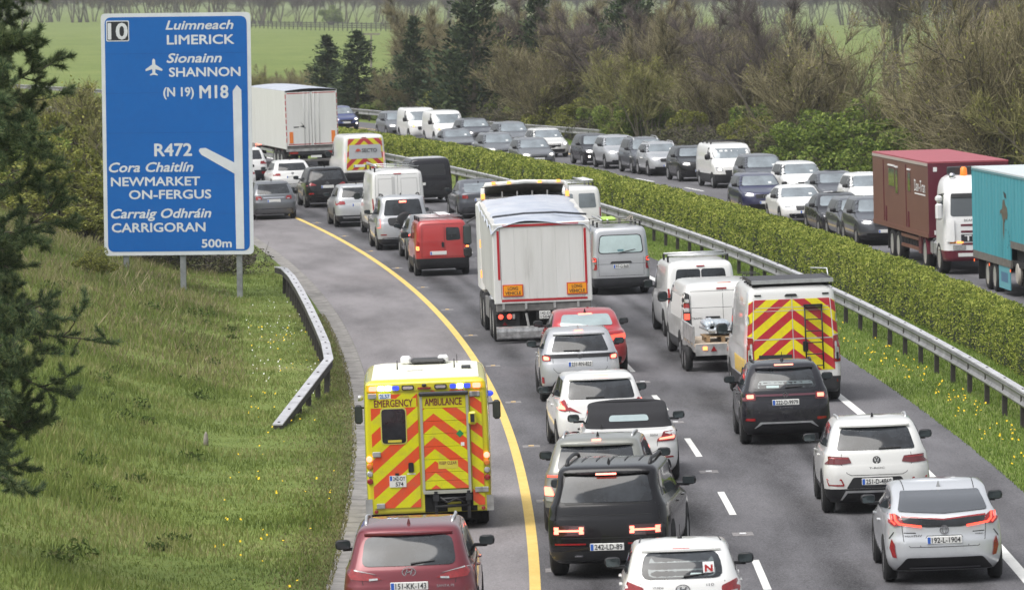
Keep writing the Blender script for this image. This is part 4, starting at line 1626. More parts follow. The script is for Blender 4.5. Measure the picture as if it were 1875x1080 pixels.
class Veh:
    """a vehicle under construction: root empty, body surface for projecting panels onto"""

    def __init__(self, name, label, cat, group=None):
        self.root = empty(name, label, cat, group)

    def body(self, ctrl, mat, low=None, low_z=None, sub=3, names=('body', 'lower_body')):
        """ctrl rows: z, yr, yf, w, rr, rf, bow, bowf"""
        c = np.array(ctrl, float)
        zs = []
        for i in range(len(c) - 1):
            for k in range(sub):
                zs.append(c[i, 0] + (c[i + 1, 0] - c[i, 0]) * k / sub)
        zs.append(c[-1, 0])
        if low_z is not None:
            zs = sorted(set([z for z in zs if abs(z - low_z) > 0.012] + [low_z]))
        rings = []
        for z in zs:
            p = [float(pchip(c[:, 0], c[:, j], z)) for j in range(1, 8)]
            if p[1] - p[0] < 0.4:
                mid = (p[0] + p[1]) / 2
                p[0], p[1] = mid - 0.2, mid + 0.2
            h = outline(*p)
            full = [(x, y, z) for x, y in h] + [(-x, y, z) for x, y in h[-2:0:-1]]
            rings.append(full)
        n = len(rings[0])
        V = [p for r in rings for p in r]
        F = []
        for i in range(len(rings) - 1):
            for k in range(n):
                k2 = (k + 1) % n
                F.append((i * n + k, i * n + k2, (i + 1) * n + k2, (i + 1) * n + k))
        top = tuple((len(rings) - 1) * n + k for k in range(n))
        bot = tuple(range(n))[::-1]
        self.bvh = BVHTree.FromPolygons([Vector(v) for v in V], F + [top, bot])

        def part(nm, fs, mt, sm=True):
            used = sorted({i for f in fs for i in f})
            mp = {i: k for k, i in enumerate(used)}
            me = bpy.data.meshes.new(nm)
            me.from_pydata([V[i] for i in used], [], [tuple(mp[i] for i in f) for f in fs])
            me.polygons.foreach_set('use_smooth', [True] * len(me.polygons))
            me.materials.append(mt)
            me.update()
            return link(bpy.data.objects.new(nm, me), self.root)
        if low_z is None:
            part(names[0], F + [top, bot], mat)
        else:
            k = [i for i, z in enumerate(zs) if abs(z - low_z) < 1e-6][0]
            part(names[1], F[:k * n] + [bot], low or BLACK)
            part(names[0], F[k * n:] + [top], mat)

    def cast(self, dr, a, b):
        if dr == 'rear':
            o, d = Vector((a, -20, b)), Vector((0, 1, 0))
        elif dr == 'front':
            o, d = Vector((a, 20, b)), Vector((0, -1, 0))
        elif dr == 'left':
            o, d = Vector((-20, a, b)), Vector((1, 0, 0))
        elif dr == 'right':
            o, d = Vector((20, a, b)), Vector((-1, 0, 0))
        else:
            o, d = Vector((a, b, 20)), Vector((0, 0, -1))
        h = self.bvh.ray_cast(o, d)
        if h[0] is None:
            q = o + d * 20
            h = self.bvh.find_nearest(q)
            return h[0], h[1], d
        return h[0], h[1], d

    def panel(self, name, dr, poly, mat, off=0.008, res=0.1, parent=None, r=0.0, skirt=0.02):
        if r:
            poly = round_poly(poly, r, 3)
        bm = bmesh.new()
        vs = [bm.verts.new((p[0], p[1], 0)) for p in poly]
        bm.faces.new(vs)
        for ax in (0, 1):
            lo, hi = min(p[ax] for p in poly), max(p[ax] for p in poly)
            n = int((hi - lo) / res)
            for k in range(1, n + 1):
                c = lo + (hi - lo) * k / (n + 1)
                nv = Vector((1, 0, 0)) if ax == 0 else Vector((0, 1, 0))
                bmesh.ops.bisect_plane(bm, geom=bm.verts[:] + bm.edges[:] + bm.faces[:], plane_co=nv * c, plane_no=nv)
        bmesh.ops.triangulate(bm, faces=[f for f in bm.faces if len(f.verts) > 4])
        for v in bm.verts:
            p, nrm, d = self.cast(dr, v.co.x, v.co.y)
            q = nrm if nrm.dot(d) < -0.25 else -d
            v.co = p + q * off
        if skirt:
            be = [e for e in bm.edges if e.is_boundary]
            ret = bmesh.ops.extrude_edge_only(bm, edges=be)
            nv = [g for g in ret['geom'] if isinstance(g, bmesh.types.BMVert)]
            dd = {'rear': (0, 1, 0), 'front': (0, -1, 0), 'left': (1, 0, 0), 'right': (-1, 0, 0), 'top': (0, 0, -1)}[dr]
            for v in nv:
                v.co += Vector(dd) * skirt
            for e in be:
                e.smooth = False
        bmesh.ops.recalc_face_normals(bm, faces=bm.faces)
        for f in bm.faces:
            f.smooth = True
        dvec = Vector({'rear': (0, 1, 0), 'front': (0, -1, 0), 'left': (1, 0, 0), 'right': (-1, 0, 0), 'top': (0, 0, -1)}[dr])
        big = max(bm.faces, key=lambda f: f.calc_area())
        if big.normal.dot(dvec) > 0:
            bmesh.ops.reverse_faces(bm, faces=bm.faces)
        me = bpy.data.meshes.new(name)
        bm.to_mesh(me)
        bm.free()
        me.materials.append(mat)
        return link(bpy.data.objects.new(name, me), parent or self.root)

    def pair(self, name, dr, poly, mat, **kw):
        """mirror image left and right (poly for x > 0)"""
        a = self.panel(name, dr, poly, mat, **kw)
        b = self.panel(name, dr, [(-x, z) for x, z in poly][::-1], mat, **kw)
        return a, b

    def sides(self, name, poly, mat, **kw):
        a = self.panel(name, 'left', poly, mat, **kw)
        b = self.panel(name, 'right', poly[::-1], mat, **kw)
        return a, b

    def line(self, name, dr, pts, w, mat, off=0.003, closed=False):
        """thin seam along a polyline on the surface (merged ribbon)"""
        m = MB()
        P = []
        n = len(pts)
        for i in range(n - (0 if closed else 1)):
            a, b = Vector(pts[i]), Vector(pts[(i + 1) % n])
            k = max(1, int((b - a).length / 0.12))
            for j in range(k):
                P.append(a.lerp(b, j / k))
        P.append(Vector(pts[0] if closed else pts[-1]))
        L_, R_ = [], []
        for i, p in enumerate(P):
            t = (P[min(i + 1, len(P) - 1)] - P[max(i - 1, 0)]).normalized()
            q = Vector((-t.y, t.x)) * w / 2
            for s_, lst in ((1, L_), (-1, R_)):
                c, nrm, d = self.cast(dr, p.x + q.x * s_, p.y + q.y * s_)
                lst.append(c + (nrm if nrm.dot(d) < -0.2 else -d) * off)
        vs = L_ + R_
        k = len(P)
        m.add(vs, [(i, i + 1, k + i + 1, k + i) for i in range(k - 1)])
        return m.obj(name, mat, self.root)

    def wheels(self, R, tw, W, axles, rim=ALLOY, far=False, xin=0.0):
        key = (round(R, 3), round(tw, 3), rim.name)
        if key not in WHEELS:
            b = 0.35 * tw
            prof = [(-tw / 2 + 0.02, R * 0.64), (-tw / 2, R * 0.72), (-tw / 2, R * 0.88), (-tw / 2 + 0.03, R * 0.97), (-b, R), (b, R), (tw / 2 - 0.03, R * 0.97), (tw / 2, R * 0.88), (tw / 2, R * 0.72), (tw / 2 - 0.02, R * 0.64)]
            ty = MB().lathe(prof, 'x', n=26, close=True).mesh('wheel', RUBBER, True)
            m = MB()
            m.lathe([(tw / 2 - 0.012, R * 0.66), (tw / 2 - 0.03, R * 0.56), (tw / 2 - 0.09, R * 0.5), (tw / 2 - 0.09, 0.03)], 'x', n=20)
            for k in range(5):
                a = 2 * math.pi * k / 5
                ca, sa_ = math.cos(a), math.sin(a)
                u, p = Vector((0, ca, sa_)), Vector((0, -sa_, ca))
                x0, x1 = tw / 2 - 0.085, tw / 2 - 0.02
                pts = []
                for rr, hw in ((0.02, 0.05), (R * 0.6, 0.028)):
                    for s_ in (-1, 1):
                        for xx in (x0, x1):
                            q = u * rr + p * s_ * hw
                            pts.append((xx, q.y, q.z))
                m.add(pts, [(0, 1, 3, 2), (4, 6, 7, 5), (0, 4, 5, 1), (2, 3, 7, 6), (1, 5, 7, 3), (0, 2, 6, 4)])
            m.lathe([(tw / 2 - 0.09, 0.06), (tw / 2 - 0.012, 0.055), (tw / 2 - 0.005, 0.02)], 'x', n=10)
            WHEELS[key] = (ty, m.mesh('rim', rim, False))
        ty, rm = WHEELS[key]
        for ya in axles:
            for s_ in (-1, 1):
                x = s_ * (W / 2 - tw / 2 - xin)
                w = share('wheel', ty, self.root, (x, ya, R), (0, 0, 0 if s_ > 0 else math.pi))
                share('rim', rm, w)

    def arches(self, R, axles, mat=BLACK, zmin=0.2, grow=0.06):
        for ya in axles:
            rr = R + grow
            pts = []
            for k in range(15):
                a = math.pi * (1.16 - 1.32 * k / 14)
                y, z = ya + rr * math.cos(a), R + rr * math.sin(a)
                pts.append((y, max(zmin + 0.015, z)))
            pts = [pts[0]] + [p for i, p in enumerate(pts[1:], 1) if (p[0] - pts[i - 1][0]) ** 2 + (p[1] - pts[i - 1][1]) ** 2 > 1e-5]
            self.sides('wheel_arch', pts, mat, off=0.006, res=0.2)

    def mirrors(self, x, y, z, col=BLACK, sz=1.0, tall=1.0):
        key = ('m', sz, tall, col.name)
        if key not in WHEELS:
            m = MB()
            vs, fs = [], []
            nu, nv = 10, 6
            for j in range(nv + 1):
                b = -math.pi / 2 + math.pi * j / nv
                for i in range(nu):
                    a = 2 * math.pi * i / nu
                    sg = lambda v, e: math.copysign(abs(v) ** e, v)
                    vs.append((0.115 * sz * sg(math.cos(a), 0.6) * sg(math.cos(b), 0.6), 0.06 * sz * sg(math.sin(b), 0.8), 0.075 * sz * tall * sg(math.sin(a), 0.6) * sg(math.cos(b), 0.6)))
            for j in range(nv):
                for i in range(nu):
                    i2 = (i + 1) % nu
                    fs.append((j * nu + i, j * nu + i2, (j + 1) * nu + i2, (j + 1) * nu + i))
            m.add(vs, fs)
            hs_ = m.mesh('wing_mirror', col, True)
            g = MB().prism(round_poly([(-0.095 * sz, -0.055 * sz * tall), (0.095 * sz, -0.055 * sz * tall), (0.095 * sz, 0.055 * sz * tall), (-0.095 * sz, 0.055 * sz * tall)], 0.03, 3), -0.068 * sz, -0.05 * sz, 'y').mesh('mirror_glass', MIRROR)
            st = {}
            for s_ in (-1, 1):
                st[s_] = MB().prism([(-0.03, -0.09), (0.04, -0.09), (0.04, -0.045), (-0.03, -0.045)], 0, -s_ * 0.22, 'x').mesh('mirror_stalk', BLACK)
            WHEELS[key] = (hs_, g, st)
        hs_, g, st = WHEELS[key]
        for s_ in (-1, 1):
            w = share('wing_mirror', hs_, self.root, (s_ * x, y, z), (0, 0, -s_ * 0.12))
            share('mirror_glass', g, w)
            share('mirror_stalk', st[s_], w)

    def rails(self, x, y0, y1, mat=ALU, r=0.018, lift=0.035, inset=0.06):
        for s_ in (-1, 1):
            pts = []
            for k in range(9):
                y = y0 + (y1 - y0) * k / 8
                p, _, _ = self.cast('top', s_ * (x - inset * abs(k - 4) / 8), y)
                e = 1 if 0 < k < 8 else 0
                pts.append(p + Vector((0, 0, lift * e - 0.004 * (1 - e))))
            MB().tube(pts, r, 6).obj('roof_rail', mat, self.root, True)

    def fin(self, y, mat, x=0.0, h=0.07, thin=False):
        p, _, _ = self.cast('top', x, y)
        if thin:
            o = MB().lathe([(-0.01, 0.035), (0.02, 0.03), (0.045, 0.012)], 'z', n=8)
            o.tube([(0, 0, 0.03), (0, -h * 0.35, h)], 0.006, 5)
        else:
            o = MB()
            o.add([(-0.03, -0.08, -0.015), (0.03, -0.08, -0.015), (0.018, 0.10, -0.012), (-0.018, 0.10, -0.012), (-0.008, -0.075, h), (0.008, -0.075, h), (0.005, -0.02, h * 0.75), (-0.005, -0.02, h * 0.75)],
                  [(0, 1, 5, 4), (1, 2, 6, 5), (2, 3, 7, 6), (3, 0, 4, 7), (4, 5, 6, 7), (0, 3, 2, 1)])
        o.obj('aerial', mat, self.root, loc=p)

    def plate(self, z, text='', w=0.52, h=0.112, dr='rear', x=0.0, back=0.012, two=None, text_w=None, align='c', bold=0.012):
        y = min(self.cast(dr, x + k * w / 2.2, z)[0].y for k in (-1, 0, 1)) if dr == 'rear' else max(self.cast(dr, x + k * w / 2.2, z)[0].y for k in (-1, 0, 1))
        sg = -1 if dr == 'rear' else 1
        y += sg * back
        p = MB().box(x - w / 2, x + w / 2, min(y, y - sg * 0.03), max(y, y - sg * 0.03), z - h / 2, z + h / 2, 0.006).obj('number_plate', PLATEW, self.root)
        xl = x - w / 2 if dr == 'rear' else -(x - w / 2)
        b0, b1 = sorted((xl + (0.008 if dr == 'rear' else -0.008), xl + (0.052 if dr == 'rear' else -0.052)))
        MB().box(b0, b1, min(y + sg * 0.002, y - sg * 0.004), max(y + sg * 0.002, y - sg * 0.004), z - h / 2 + 0.008, z + h / 2 - 0.008).obj('country_band', PLATEB, p)
        ty = y + sg * 0.004
        lines = [text] if not two else two
        hh = (h - 0.034) / len(lines)
        for i, t in enumerate(lines):
            if not t:
                continue
            zb = z + h / 2 - 0.016 - (i + 1) * hh + 0.12 * hh * (len(lines) > 1)
            x0, x1 = x - w / 2 + 0.07, x + w / 2 - 0.025
            if text_w:
                x0 = x1 - text_w if align == 'r' else (x0 + x1 - text_w) / 2
                x1 = x0 + text_w
            text_obj(p, t, x0, x1, zb, hh * (0.82 if len(lines) > 1 else 1.0), ty, INK, sg, bold)
        return p

    def badge(self, kind, z, r=0.05, x=0.0, dr='rear', mat=CHROME):
        p, _, _ = self.cast(dr, x, z)
        y = p.y - 0.008 if dr == 'rear' else p.y + 0.008
        m = MB()
        ring = [(r * math.cos(a) * (1.5 if kind == 'oval' else 1.0), r * math.sin(a)) for a in np.linspace(0, 2 * math.pi, 17)[:-1]]

        def stroke(pts, w):
            for a, b in zip(pts[:-1], pts[1:]):
                a, b = Vector(a), Vector(b)
                t = (b - a).normalized()
                n_ = Vector((-t.y, t.x)) * w / 2
                m.prism([tuple(a + n_), tuple(b + n_), tuple(b - n_), tuple(a - n_)], -0.006, 0.006, 'y')
        stroke(ring + [ring[0]], r * 0.2)
        if kind == 'vw':
            stroke([(-0.45 * r, 0.85 * r), (0, 0.12 * r), (0.45 * r, 0.85 * r)], r * 0.2)
            stroke([(-0.85 * r, 0.35 * r), (-0.42 * r, -0.8 * r), (0, -0.05 * r), (0.42 * r, -0.8 * r), (0.85 * r, 0.35 * r)], r * 0.2)
        elif kind == 'oval':
            stroke([(-0.75 * r, -0.6 * r), (-0.35 * r, 0.6 * r)], r * 0.25)
            stroke([(0.35 * r, -0.6 * r), (0.75 * r, 0.6 * r)], r * 0.25)
            stroke([(-0.6 * r, -0.1 * r), (0.6 * r, 0.12 * r)], r * 0.22)
        elif kind == 'star':
            for a in (90, 210, 330):
                stroke([(0, 0), (r * math.cos(rad(a)), r * math.sin(rad(a)))], r * 0.2)
        elif kind == 'tee':
            e = [(0.45 * r * math.cos(a), 0.85 * r * math.sin(a)) for a in np.linspace(0, 2 * math.pi, 11)]
            stroke(e, r * 0.16)
            stroke([(-0.8 * r, 0.25 * r), (0.8 * r, 0.25 * r)], r * 0.18)
        m.obj('emblem', mat, self.root, loc=(x if dr == 'rear' else x, y, z))

    def wiper(self, x0, z0, x1, z1):
        p0, n0, _ = self.cast('rear', x0, z0)
        p1, n1, _ = self.cast('rear', x1, z1)
        o = Vector((0, -0.022, 0.01))
        m = MB()
        m.tube([p0 + o, p1 + o], 0.016, 5, 0.008)
        m.obj('wiper', BLACK, self.root)

    def put(self, s, d, yaw=0.0, oncoming=False, y_ref=0.0):
        """stand the vehicle so that its local point (0, y_ref) is over road position (s, d); yaw to the right in degrees"""
        th = s / R0
        b = math.atan(bank_of(d))
        if oncoming:
            self.root.rotation_euler = (0, b, th + math.pi - rad(yaw))
        else:
            self.root.rotation_euler = (0, -b, th - rad(yaw))
        off = self.root.rotation_euler.to_matrix() @ Vector((0, y_ref, 0))
        self.root.location = polar(s, d, road_z(d) + 0.004) - off
        return self

    def put_px(self, px, py, yaw=0.0, y_ref=0.0):
        s, d, z = ground_at(px, py)
        return self.put(s, d, yaw, False, y_ref)

    def put_lane(self, px, d, yaw=0.0):
        return self.put(lane_at(px, d), d, yaw, True, 0.0)


WHEELS = {}


def car_ctrl(L, W, H, style, zb=0.2, belt=None, rake=None, hood=None, cowl=None, tuck=0.0, wr=None):
    """control slices of a car body"""
    r, f, w = -L / 2, L / 2, W / 2
    if style in ('suv', 'hatch', 'estate', 'mpv'):
        belt = belt or {'suv': 1.06, 'hatch': 0.95, 'estate': 0.95, 'mpv': 1.0}[style]
        hood = hood or belt - 0.17
        cowl = cowl if cowl is not None else f - {'suv': 1.12, 'hatch': 0.98, 'estate': 1.18, 'mpv': 0.85}[style]
        rake = rake if rake is not None else {'suv': 0.36, 'hatch': 0.40, 'estate': 0.50, 'mpv': 0.30}[style]
        wr = wr or 0.70
        g = H - belt
        return [
            (zb, r + 0.16, f - 0.22, 0.88 * w, 0.24, 0.35, 0.06, 0.14),
            (zb + 0.10, r + 0.05, f - 0.07, 0.955 * w, 0.24, 0.38, 0.08, 0.16),
            (0.46, r, f, 0.99 * w, 0.24, 0.38, 0.09, 0.17),
            (0.66, r + 0.005, f - 0.02, 1.0 * w, 0.24, 0.38, 0.09, 0.17),
            (hood - 0.05, r + 0.03 + tuck * 0.3, f - 0.07, 0.992 * w, 0.24, 0.40, 0.09, 0.17),
            (hood, r + 0.045 + tuck * 0.5, f - 0.16, 0.985 * w, 0.24, 0.42, 0.09, 0.16),
            (belt - 0.015, r + 0.085 + tuck, cowl, 0.955 * w, 0.22, 0.25, 0.09, 0.12),
            (belt + 0.03, r + 0.105 + tuck, cowl - 0.09, 0.925 * w, 0.20, 0.25, 0.08, 0.12),
            (belt + g * 0.5, r + 0.105 + tuck + rake * 0.45, cowl - 0.09 - g * 0.5 * 1.35, 0.835 * w, 0.17, 0.2, 0.07, 0.10),
            (H - 0.115, r + 0.105 + tuck + rake * 0.95, cowl - 0.09 - (g - 0.145) * 1.55, (wr + 0.055) * w, 0.15, 0.2, 0.06, 0.08),
            (H - 0.055, r + 0.14 + tuck + rake * 1.05, cowl - 0.2 - (g - 0.085) * 1.7, wr * w, 0.16, 0.2, 0.06, 0.06),
            (H - 0.022, r + 0.30 + tuck + rake * 1.1, cowl - 0.42 - (g - 0.03) * 1.85, (wr - 0.10) * w, 0.2, 0.2, 0.05, 0.05),
            (H, r + 0.95 + rake * 1.1, cowl - 0.95 - g * 1.8, (wr - 0.38) * w, 0.2, 0.2, 0.0, 0.0)]
    # saloon / coupe: boot deck at the back
    belt = belt or 0.93
    hood = hood or 0.74
    cowl = cowl if cowl is not None else f - 1.25
    rake = rake if rake is not None else 0.85
    deck = {'saloon': 0.45, 'coupe': 0.38, 'liftback': 0.16}[style]
    g = H - belt
    dz = 1.03 if style == 'saloon' else 0.98
    if style == 'liftback':
        dz = 1.05
    wr = wr or 0.70
    return [
        (zb, r + 0.18, f - 0.22, 0.88 * w, 0.26, 0.40, 0.06, 0.16),
        (zb + 0.10, r + 0.06, f - 0.07, 0.955 * w, 0.26, 0.42, 0.10, 0.18),
        (0.44, r, f, 0.99 * w, 0.28, 0.42, 0.12, 0.19),
        (0.62, r + 0.0, f - 0.02, 1.0 * w, 0.28, 0.42, 0.12, 0.19),
        (hood, r + 0.02, f - 0.14, 0.99 * w, 0.28, 0.45, 0.12, 0.18),
        (belt - 0.02, r + 0.03, cowl + 0.03, 0.965 * w, 0.27, 0.30, 0.12, 0.14),
        (dz - 0.04, r + 0.06, cowl - 0.12, 0.93 * w, 0.28, 0.28, 0.12, 0.12),
        (dz, r + deck, cowl - 0.19, 0.90 * w, 0.25, 0.25, 0.10, 0.12),
        (belt + g * 0.55, r + deck + rake * 0.36, cowl - 0.15 - g * 0.5 * 1.5, 0.82 * w, 0.2, 0.2, 0.08, 0.10),
        (H - 0.10, r + deck + rake * 0.85, cowl - 0.15 - (g - 0.10) * 1.65, (wr + 0.045) * w, 0.18, 0.2, 0.07, 0.08),
        (H - 0.045, r + deck + rake * 1.1, cowl - 0.3 - (g - 0.06) * 1.8, (wr - 0.02) * w, 0.18, 0.2, 0.06, 0.06),
        (H - 0.016, r + deck + rake * 1.4, cowl - 0.5 - g * 1.9, (wr - 0.13) * w, 0.2, 0.2, 0.05, 0.05),
        (H, r + deck + rake * 1.4 + 0.4, cowl - 0.8 - g * 2.0, (wr - 0.4) * w, 0.15, 0.15, 0.0, 0.0)]


def car_shell(name, label, cat, L, W, H, style, pm, group=None, zb=0.2, low_z=None, low=None, R=0.33, tw=0.22, wb=None, ro=None, rim=ALLOY, arch=True, mirror_col=BLACK,
              side_glass=True, mirrors=True, names=('body', 'lower_body'), **kw):
    v = Veh(name, label, cat, group)
    v.L, v.W, v.H = L, W, H
    ctrl = car_ctrl(L, W, H, style, zb=zb, **kw)
    v.belt = kw.get('belt') or {'suv': 1.06, 'hatch': 0.95, 'estate': 0.95, 'mpv': 1.0}.get(style, 0.95)
    v.body(ctrl, pm, low, low_z, names=names)
    wb = wb or L * 0.61
    ro = ro or (L - wb) * 0.45
    v.ra = -L / 2 + ro
    v.fa = v.ra + wb
    if arch:
        v.arches(R, (v.ra, v.fa), DULL, zb)
    v.wheels(R, tw, W, (v.ra, v.fa), rim)
    cowl = kw.get('cowl')
    if cowl is None:
        cowl = L / 2 - {'suv': 1.12, 'hatch': 0.98, 'estate': 1.18, 'mpv': 0.85}.get(style, 1.25)
    v.cowl = cowl
    g = H - v.belt
    if side_glass:
        rk = kw.get('rake')
        if rk is None:
            rk = {'suv': 0.36, 'hatch': 0.40, 'estate': 0.50, 'mpv': 0.30}.get(style, 0.85)
        bp = (v.ra + v.fa) / 2 - 0.02
        dk = {'saloon': 0.45, 'coupe': 0.38, 'liftback': 0.16}.get(style, 0.0)
        yt = cowl - 0.22 - (g - 0.16) * 1.5
        zlo, zhi = v.belt + 0.045, H - 0.13
        if style in ('suv', 'hatch', 'estate', 'mpv'):
            rear = [(-L / 2 + 0.50, zlo + 0.06), (-L / 2 + rk + 0.42, zhi - 0.015)]
        else:
            rear = [(-L / 2 + dk + 0.42, zlo + 0.10), (-L / 2 + dk + rk + 0.22, zhi - 0.01)]
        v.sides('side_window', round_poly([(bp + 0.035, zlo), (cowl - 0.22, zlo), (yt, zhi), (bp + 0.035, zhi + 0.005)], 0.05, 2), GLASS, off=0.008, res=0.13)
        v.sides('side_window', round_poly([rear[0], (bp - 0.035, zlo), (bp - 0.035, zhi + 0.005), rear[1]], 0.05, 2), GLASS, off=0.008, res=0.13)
    if mirrors:
        v.mirrors(W / 2 + 0.09, cowl - 0.45, v.belt + 0.10, mirror_col)
    for yy in (bp - 0.25, bp + 0.85) if side_glass else ():
        for sd in (-1, 1):
            p, _, _ = v.cast('left' if sd < 0 else 'right', yy, v.belt - 0.12)
            MB().box(-0.02, 0.02, -0.09, 0.09, -0.014, 0.014, 0.008).obj('door_handle', pm, v.root, loc=(p.x + sd * 0.012, yy, v.belt - 0.12))
    return v


def front_details(v, style='suv', lit=0.5, grille=BLACK, plate='', dark_low=True, badge=None):
    L, W, H, b = v.L, v.W, v.H, v.belt
    w = W / 2
    g = H - b
    v.panel('windscreen', 'front', [(-0.80 * w, b + 0.06), (0.80 * w, b + 0.06), (0.665 * w, H - 0.115), (-0.665 * w, H - 0.115)], SCREEN, r=0.08, res=0.09, off=0.01)
    hz = b - 0.30 if style != 'saloon' else 0.66
    hp = [(0.50 * w, hz - 0.02), (0.86 * w, hz + 0.0), (0.90 * w, hz + 0.14), (0.55 * w, hz + 0.09)]
    a, c = v.pair('headlight', 'front', hp, CLEARL, r=0.02)
    if lit:
        v.pair('headlamp_bulb', 'front', [(0.62 * w, hz + 0.015), (0.78 * w, hz + 0.015), (0.78 * w, hz + 0.095), (0.62 * w, hz + 0.08)], HEADLIT, off=0.02, r=0.03)
    v.panel('grille', 'front', [(-0.42 * w, hz - 0.10), (0.42 * w, hz - 0.10), (0.46 * w, hz + 0.06), (-0.46 * w, hz + 0.06)], grille, r=0.03)
    if dark_low:
        v.panel('bumper_intake', 'front', [(-0.66 * w, 0.27), (0.66 * w, 0.27), (0.74 * w, 0.44), (-0.74 * w, 0.44)], BLACK, r=0.05)
    v.plate(0.50, plate, dr='front', back=0.01)
    if badge:
        v.badge(badge, hz - 0.02, 0.075, dr='front')

# ------------------------------------------------------------------ shared rear-end details
SEAM = plain('panel gap', (0.012, 0.012, 0.012), 0.8)
FILM = plain('sticker white', (0.6, 0.62, 0.62), 0.5)


def spoiler(v, pm, w, y, z, depth=0.22, back=0.09):
    m = MB()
    n = 8
    vs, fs = [], []
    for i in range(n + 1):
        t = -1 + 2 * i / n
        x = w * t
        k = 1 - 0.25 * t * t
        by = 0.05 * t * t
        vs += [(x, y - back * k + by, z - 0.045), (x, y - back * k + by, z - 0.02), (x, y + depth, z + 0.03 - 0.045 * t * t), (x, y + depth, z - 0.06)]
    for i in range(n):
        for j in range(4):
            j2 = (j + 1) % 4
            fs.append((i * 4 + j, i * 4 + j2, i * 4 + 4 + j2, i * 4 + 4 + j))
    fs += [(0, 1, 2, 3), tuple(n * 4 + j for j in (3, 2, 1, 0))]
    m.add(vs, fs)
    return m.obj('spoiler', pm, v.root, True, sharp=35)


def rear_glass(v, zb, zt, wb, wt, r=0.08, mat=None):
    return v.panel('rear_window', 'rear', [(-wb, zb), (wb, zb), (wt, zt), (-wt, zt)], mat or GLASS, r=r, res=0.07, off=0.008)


def seams(v, pts, closed=False):
    v.line('panel_seam', 'rear', pts, 0.009, SEAM, 0.002, closed)


def small_text(v, s, x0, x1, z, cap, mat=CHROME, dr='rear'):
    y = min(v.cast('rear', x, z)[0].y for x in (x0, (x0 + x1) / 2, x1)) - 0.004
    text_obj(v.root, s, x0, x1, z, cap, y, mat, -1, 0.01)


P_RED = paint('deep red paint', (0.16, 0.012, 0.022), 0.35, 0.3)
P_BLACK = paint('black paint', (0.005, 0.005, 0.007), 0.0, 0.2, dirt=0.05, coat=0.45)
P_WHITE = paint('white paint', (0.78, 0.78, 0.77), 0.0, 0.3)
P_PEARL = paint('pearl white paint', (0.68, 0.68, 0.66), 0.05, 0.3)
P_SILVER = paint('silver paint', (0.50, 0.51, 0.53), 0.45, 0.28)
P_KHAKI = paint('khaki grey paint', (0.27, 0.275, 0.245), 0.5, 0.33)
P_DGREY = paint('dark grey paint', (0.012, 0.012, 0.017), 0.1, 0.25, dirt=0.10, coat=0.5)
P_GREY = paint('mid grey paint', (0.15, 0.16, 0.175), 0.45, 0.3)
P_SLATE = paint('slate grey paint', (0.07, 0.076, 0.092), 0.4, 0.3)
P_BRED = paint('bright red paint', (0.42, 0.018, 0.025), 0.15, 0.3)
P_NAVY = paint('navy blue paint', (0.022, 0.025, 0.085), 0.35, 0.28)
P_BLUE = paint('blue paint', (0.03, 0.05, 0.20), 0.3, 0.28)
P_VAN = paint('van white paint', (0.74, 0.74, 0.73), 0.0, 0.38, dirt=0.7, dirtcol=(0.30, 0.27, 0.22), top=1.3)
P_VANRED = paint('van red paint', (0.40, 0.022, 0.022), 0.0, 0.35)

# ------------------------------------------------------------------ the near cars, seen from behind
# red sport utility on the shoulder
v = car_shell('sport_utility_car', 'deep red sport utility car behind the ambulance, cut off by the bottom edge', 'car', 4.69, 1.88, 1.69, 'suv', P_RED, R=0.36, belt=1.09, rake=0.42, low_z=0.42, wr=0.72)
rear_glass(v, 1.155, 1.53, 0.655, 0.60, 0.10)
spoiler(v, P_RED, 0.61, -4.69 / 2 + 0.56, 1.60, 0.25, 0.14)
v.pair('tail_light', 'rear', [(0.37, 0.985), (0.55, 0.965), (0.80, 0.985), (0.885, 1.15), (0.72, 1.11), (0.50, 1.045)], RED, r=0.02, off=0.012)
v.pair('light_strip', 'rear', [(0.45, 1.045), (0.60, 1.075), (0.84, 1.115), (0.85, 1.14), (0.70, 1.105), (0.48, 1.055)], CLEARL, off=0.018)
v.pair('reverse_light', 'rear', [(0.43, 0.975), (0.55, 0.965), (0.55, 0.995), (0.43, 1.0)], CLEARL, off=0.018)
v.plate(0.885, '151-KK-143')
v.badge('oval', 1.075, 0.062)
v.wiper(0.03, 1.175, 0.36, 1.21)
v.rails(0.63, -1.3, 0.5, ALU, 0.022)
v.fin(-1.45, P_RED)
seams(v, [(-0.66, 1.09), (-0.62, 0.78), (0.62, 0.78), (0.66, 1.09)])
small_text(v, 'SANTA FE', 0.38, 0.62, 0.86, 0.035)
v.panel('bumper', 'rear', [(-0.80, 0.42), (0.80, 0.42), (0.74, 0.60), (-0.74, 0.60)], BLACK, r=0.05)
v.put_px(757, 1178, 0.3, v.ra)

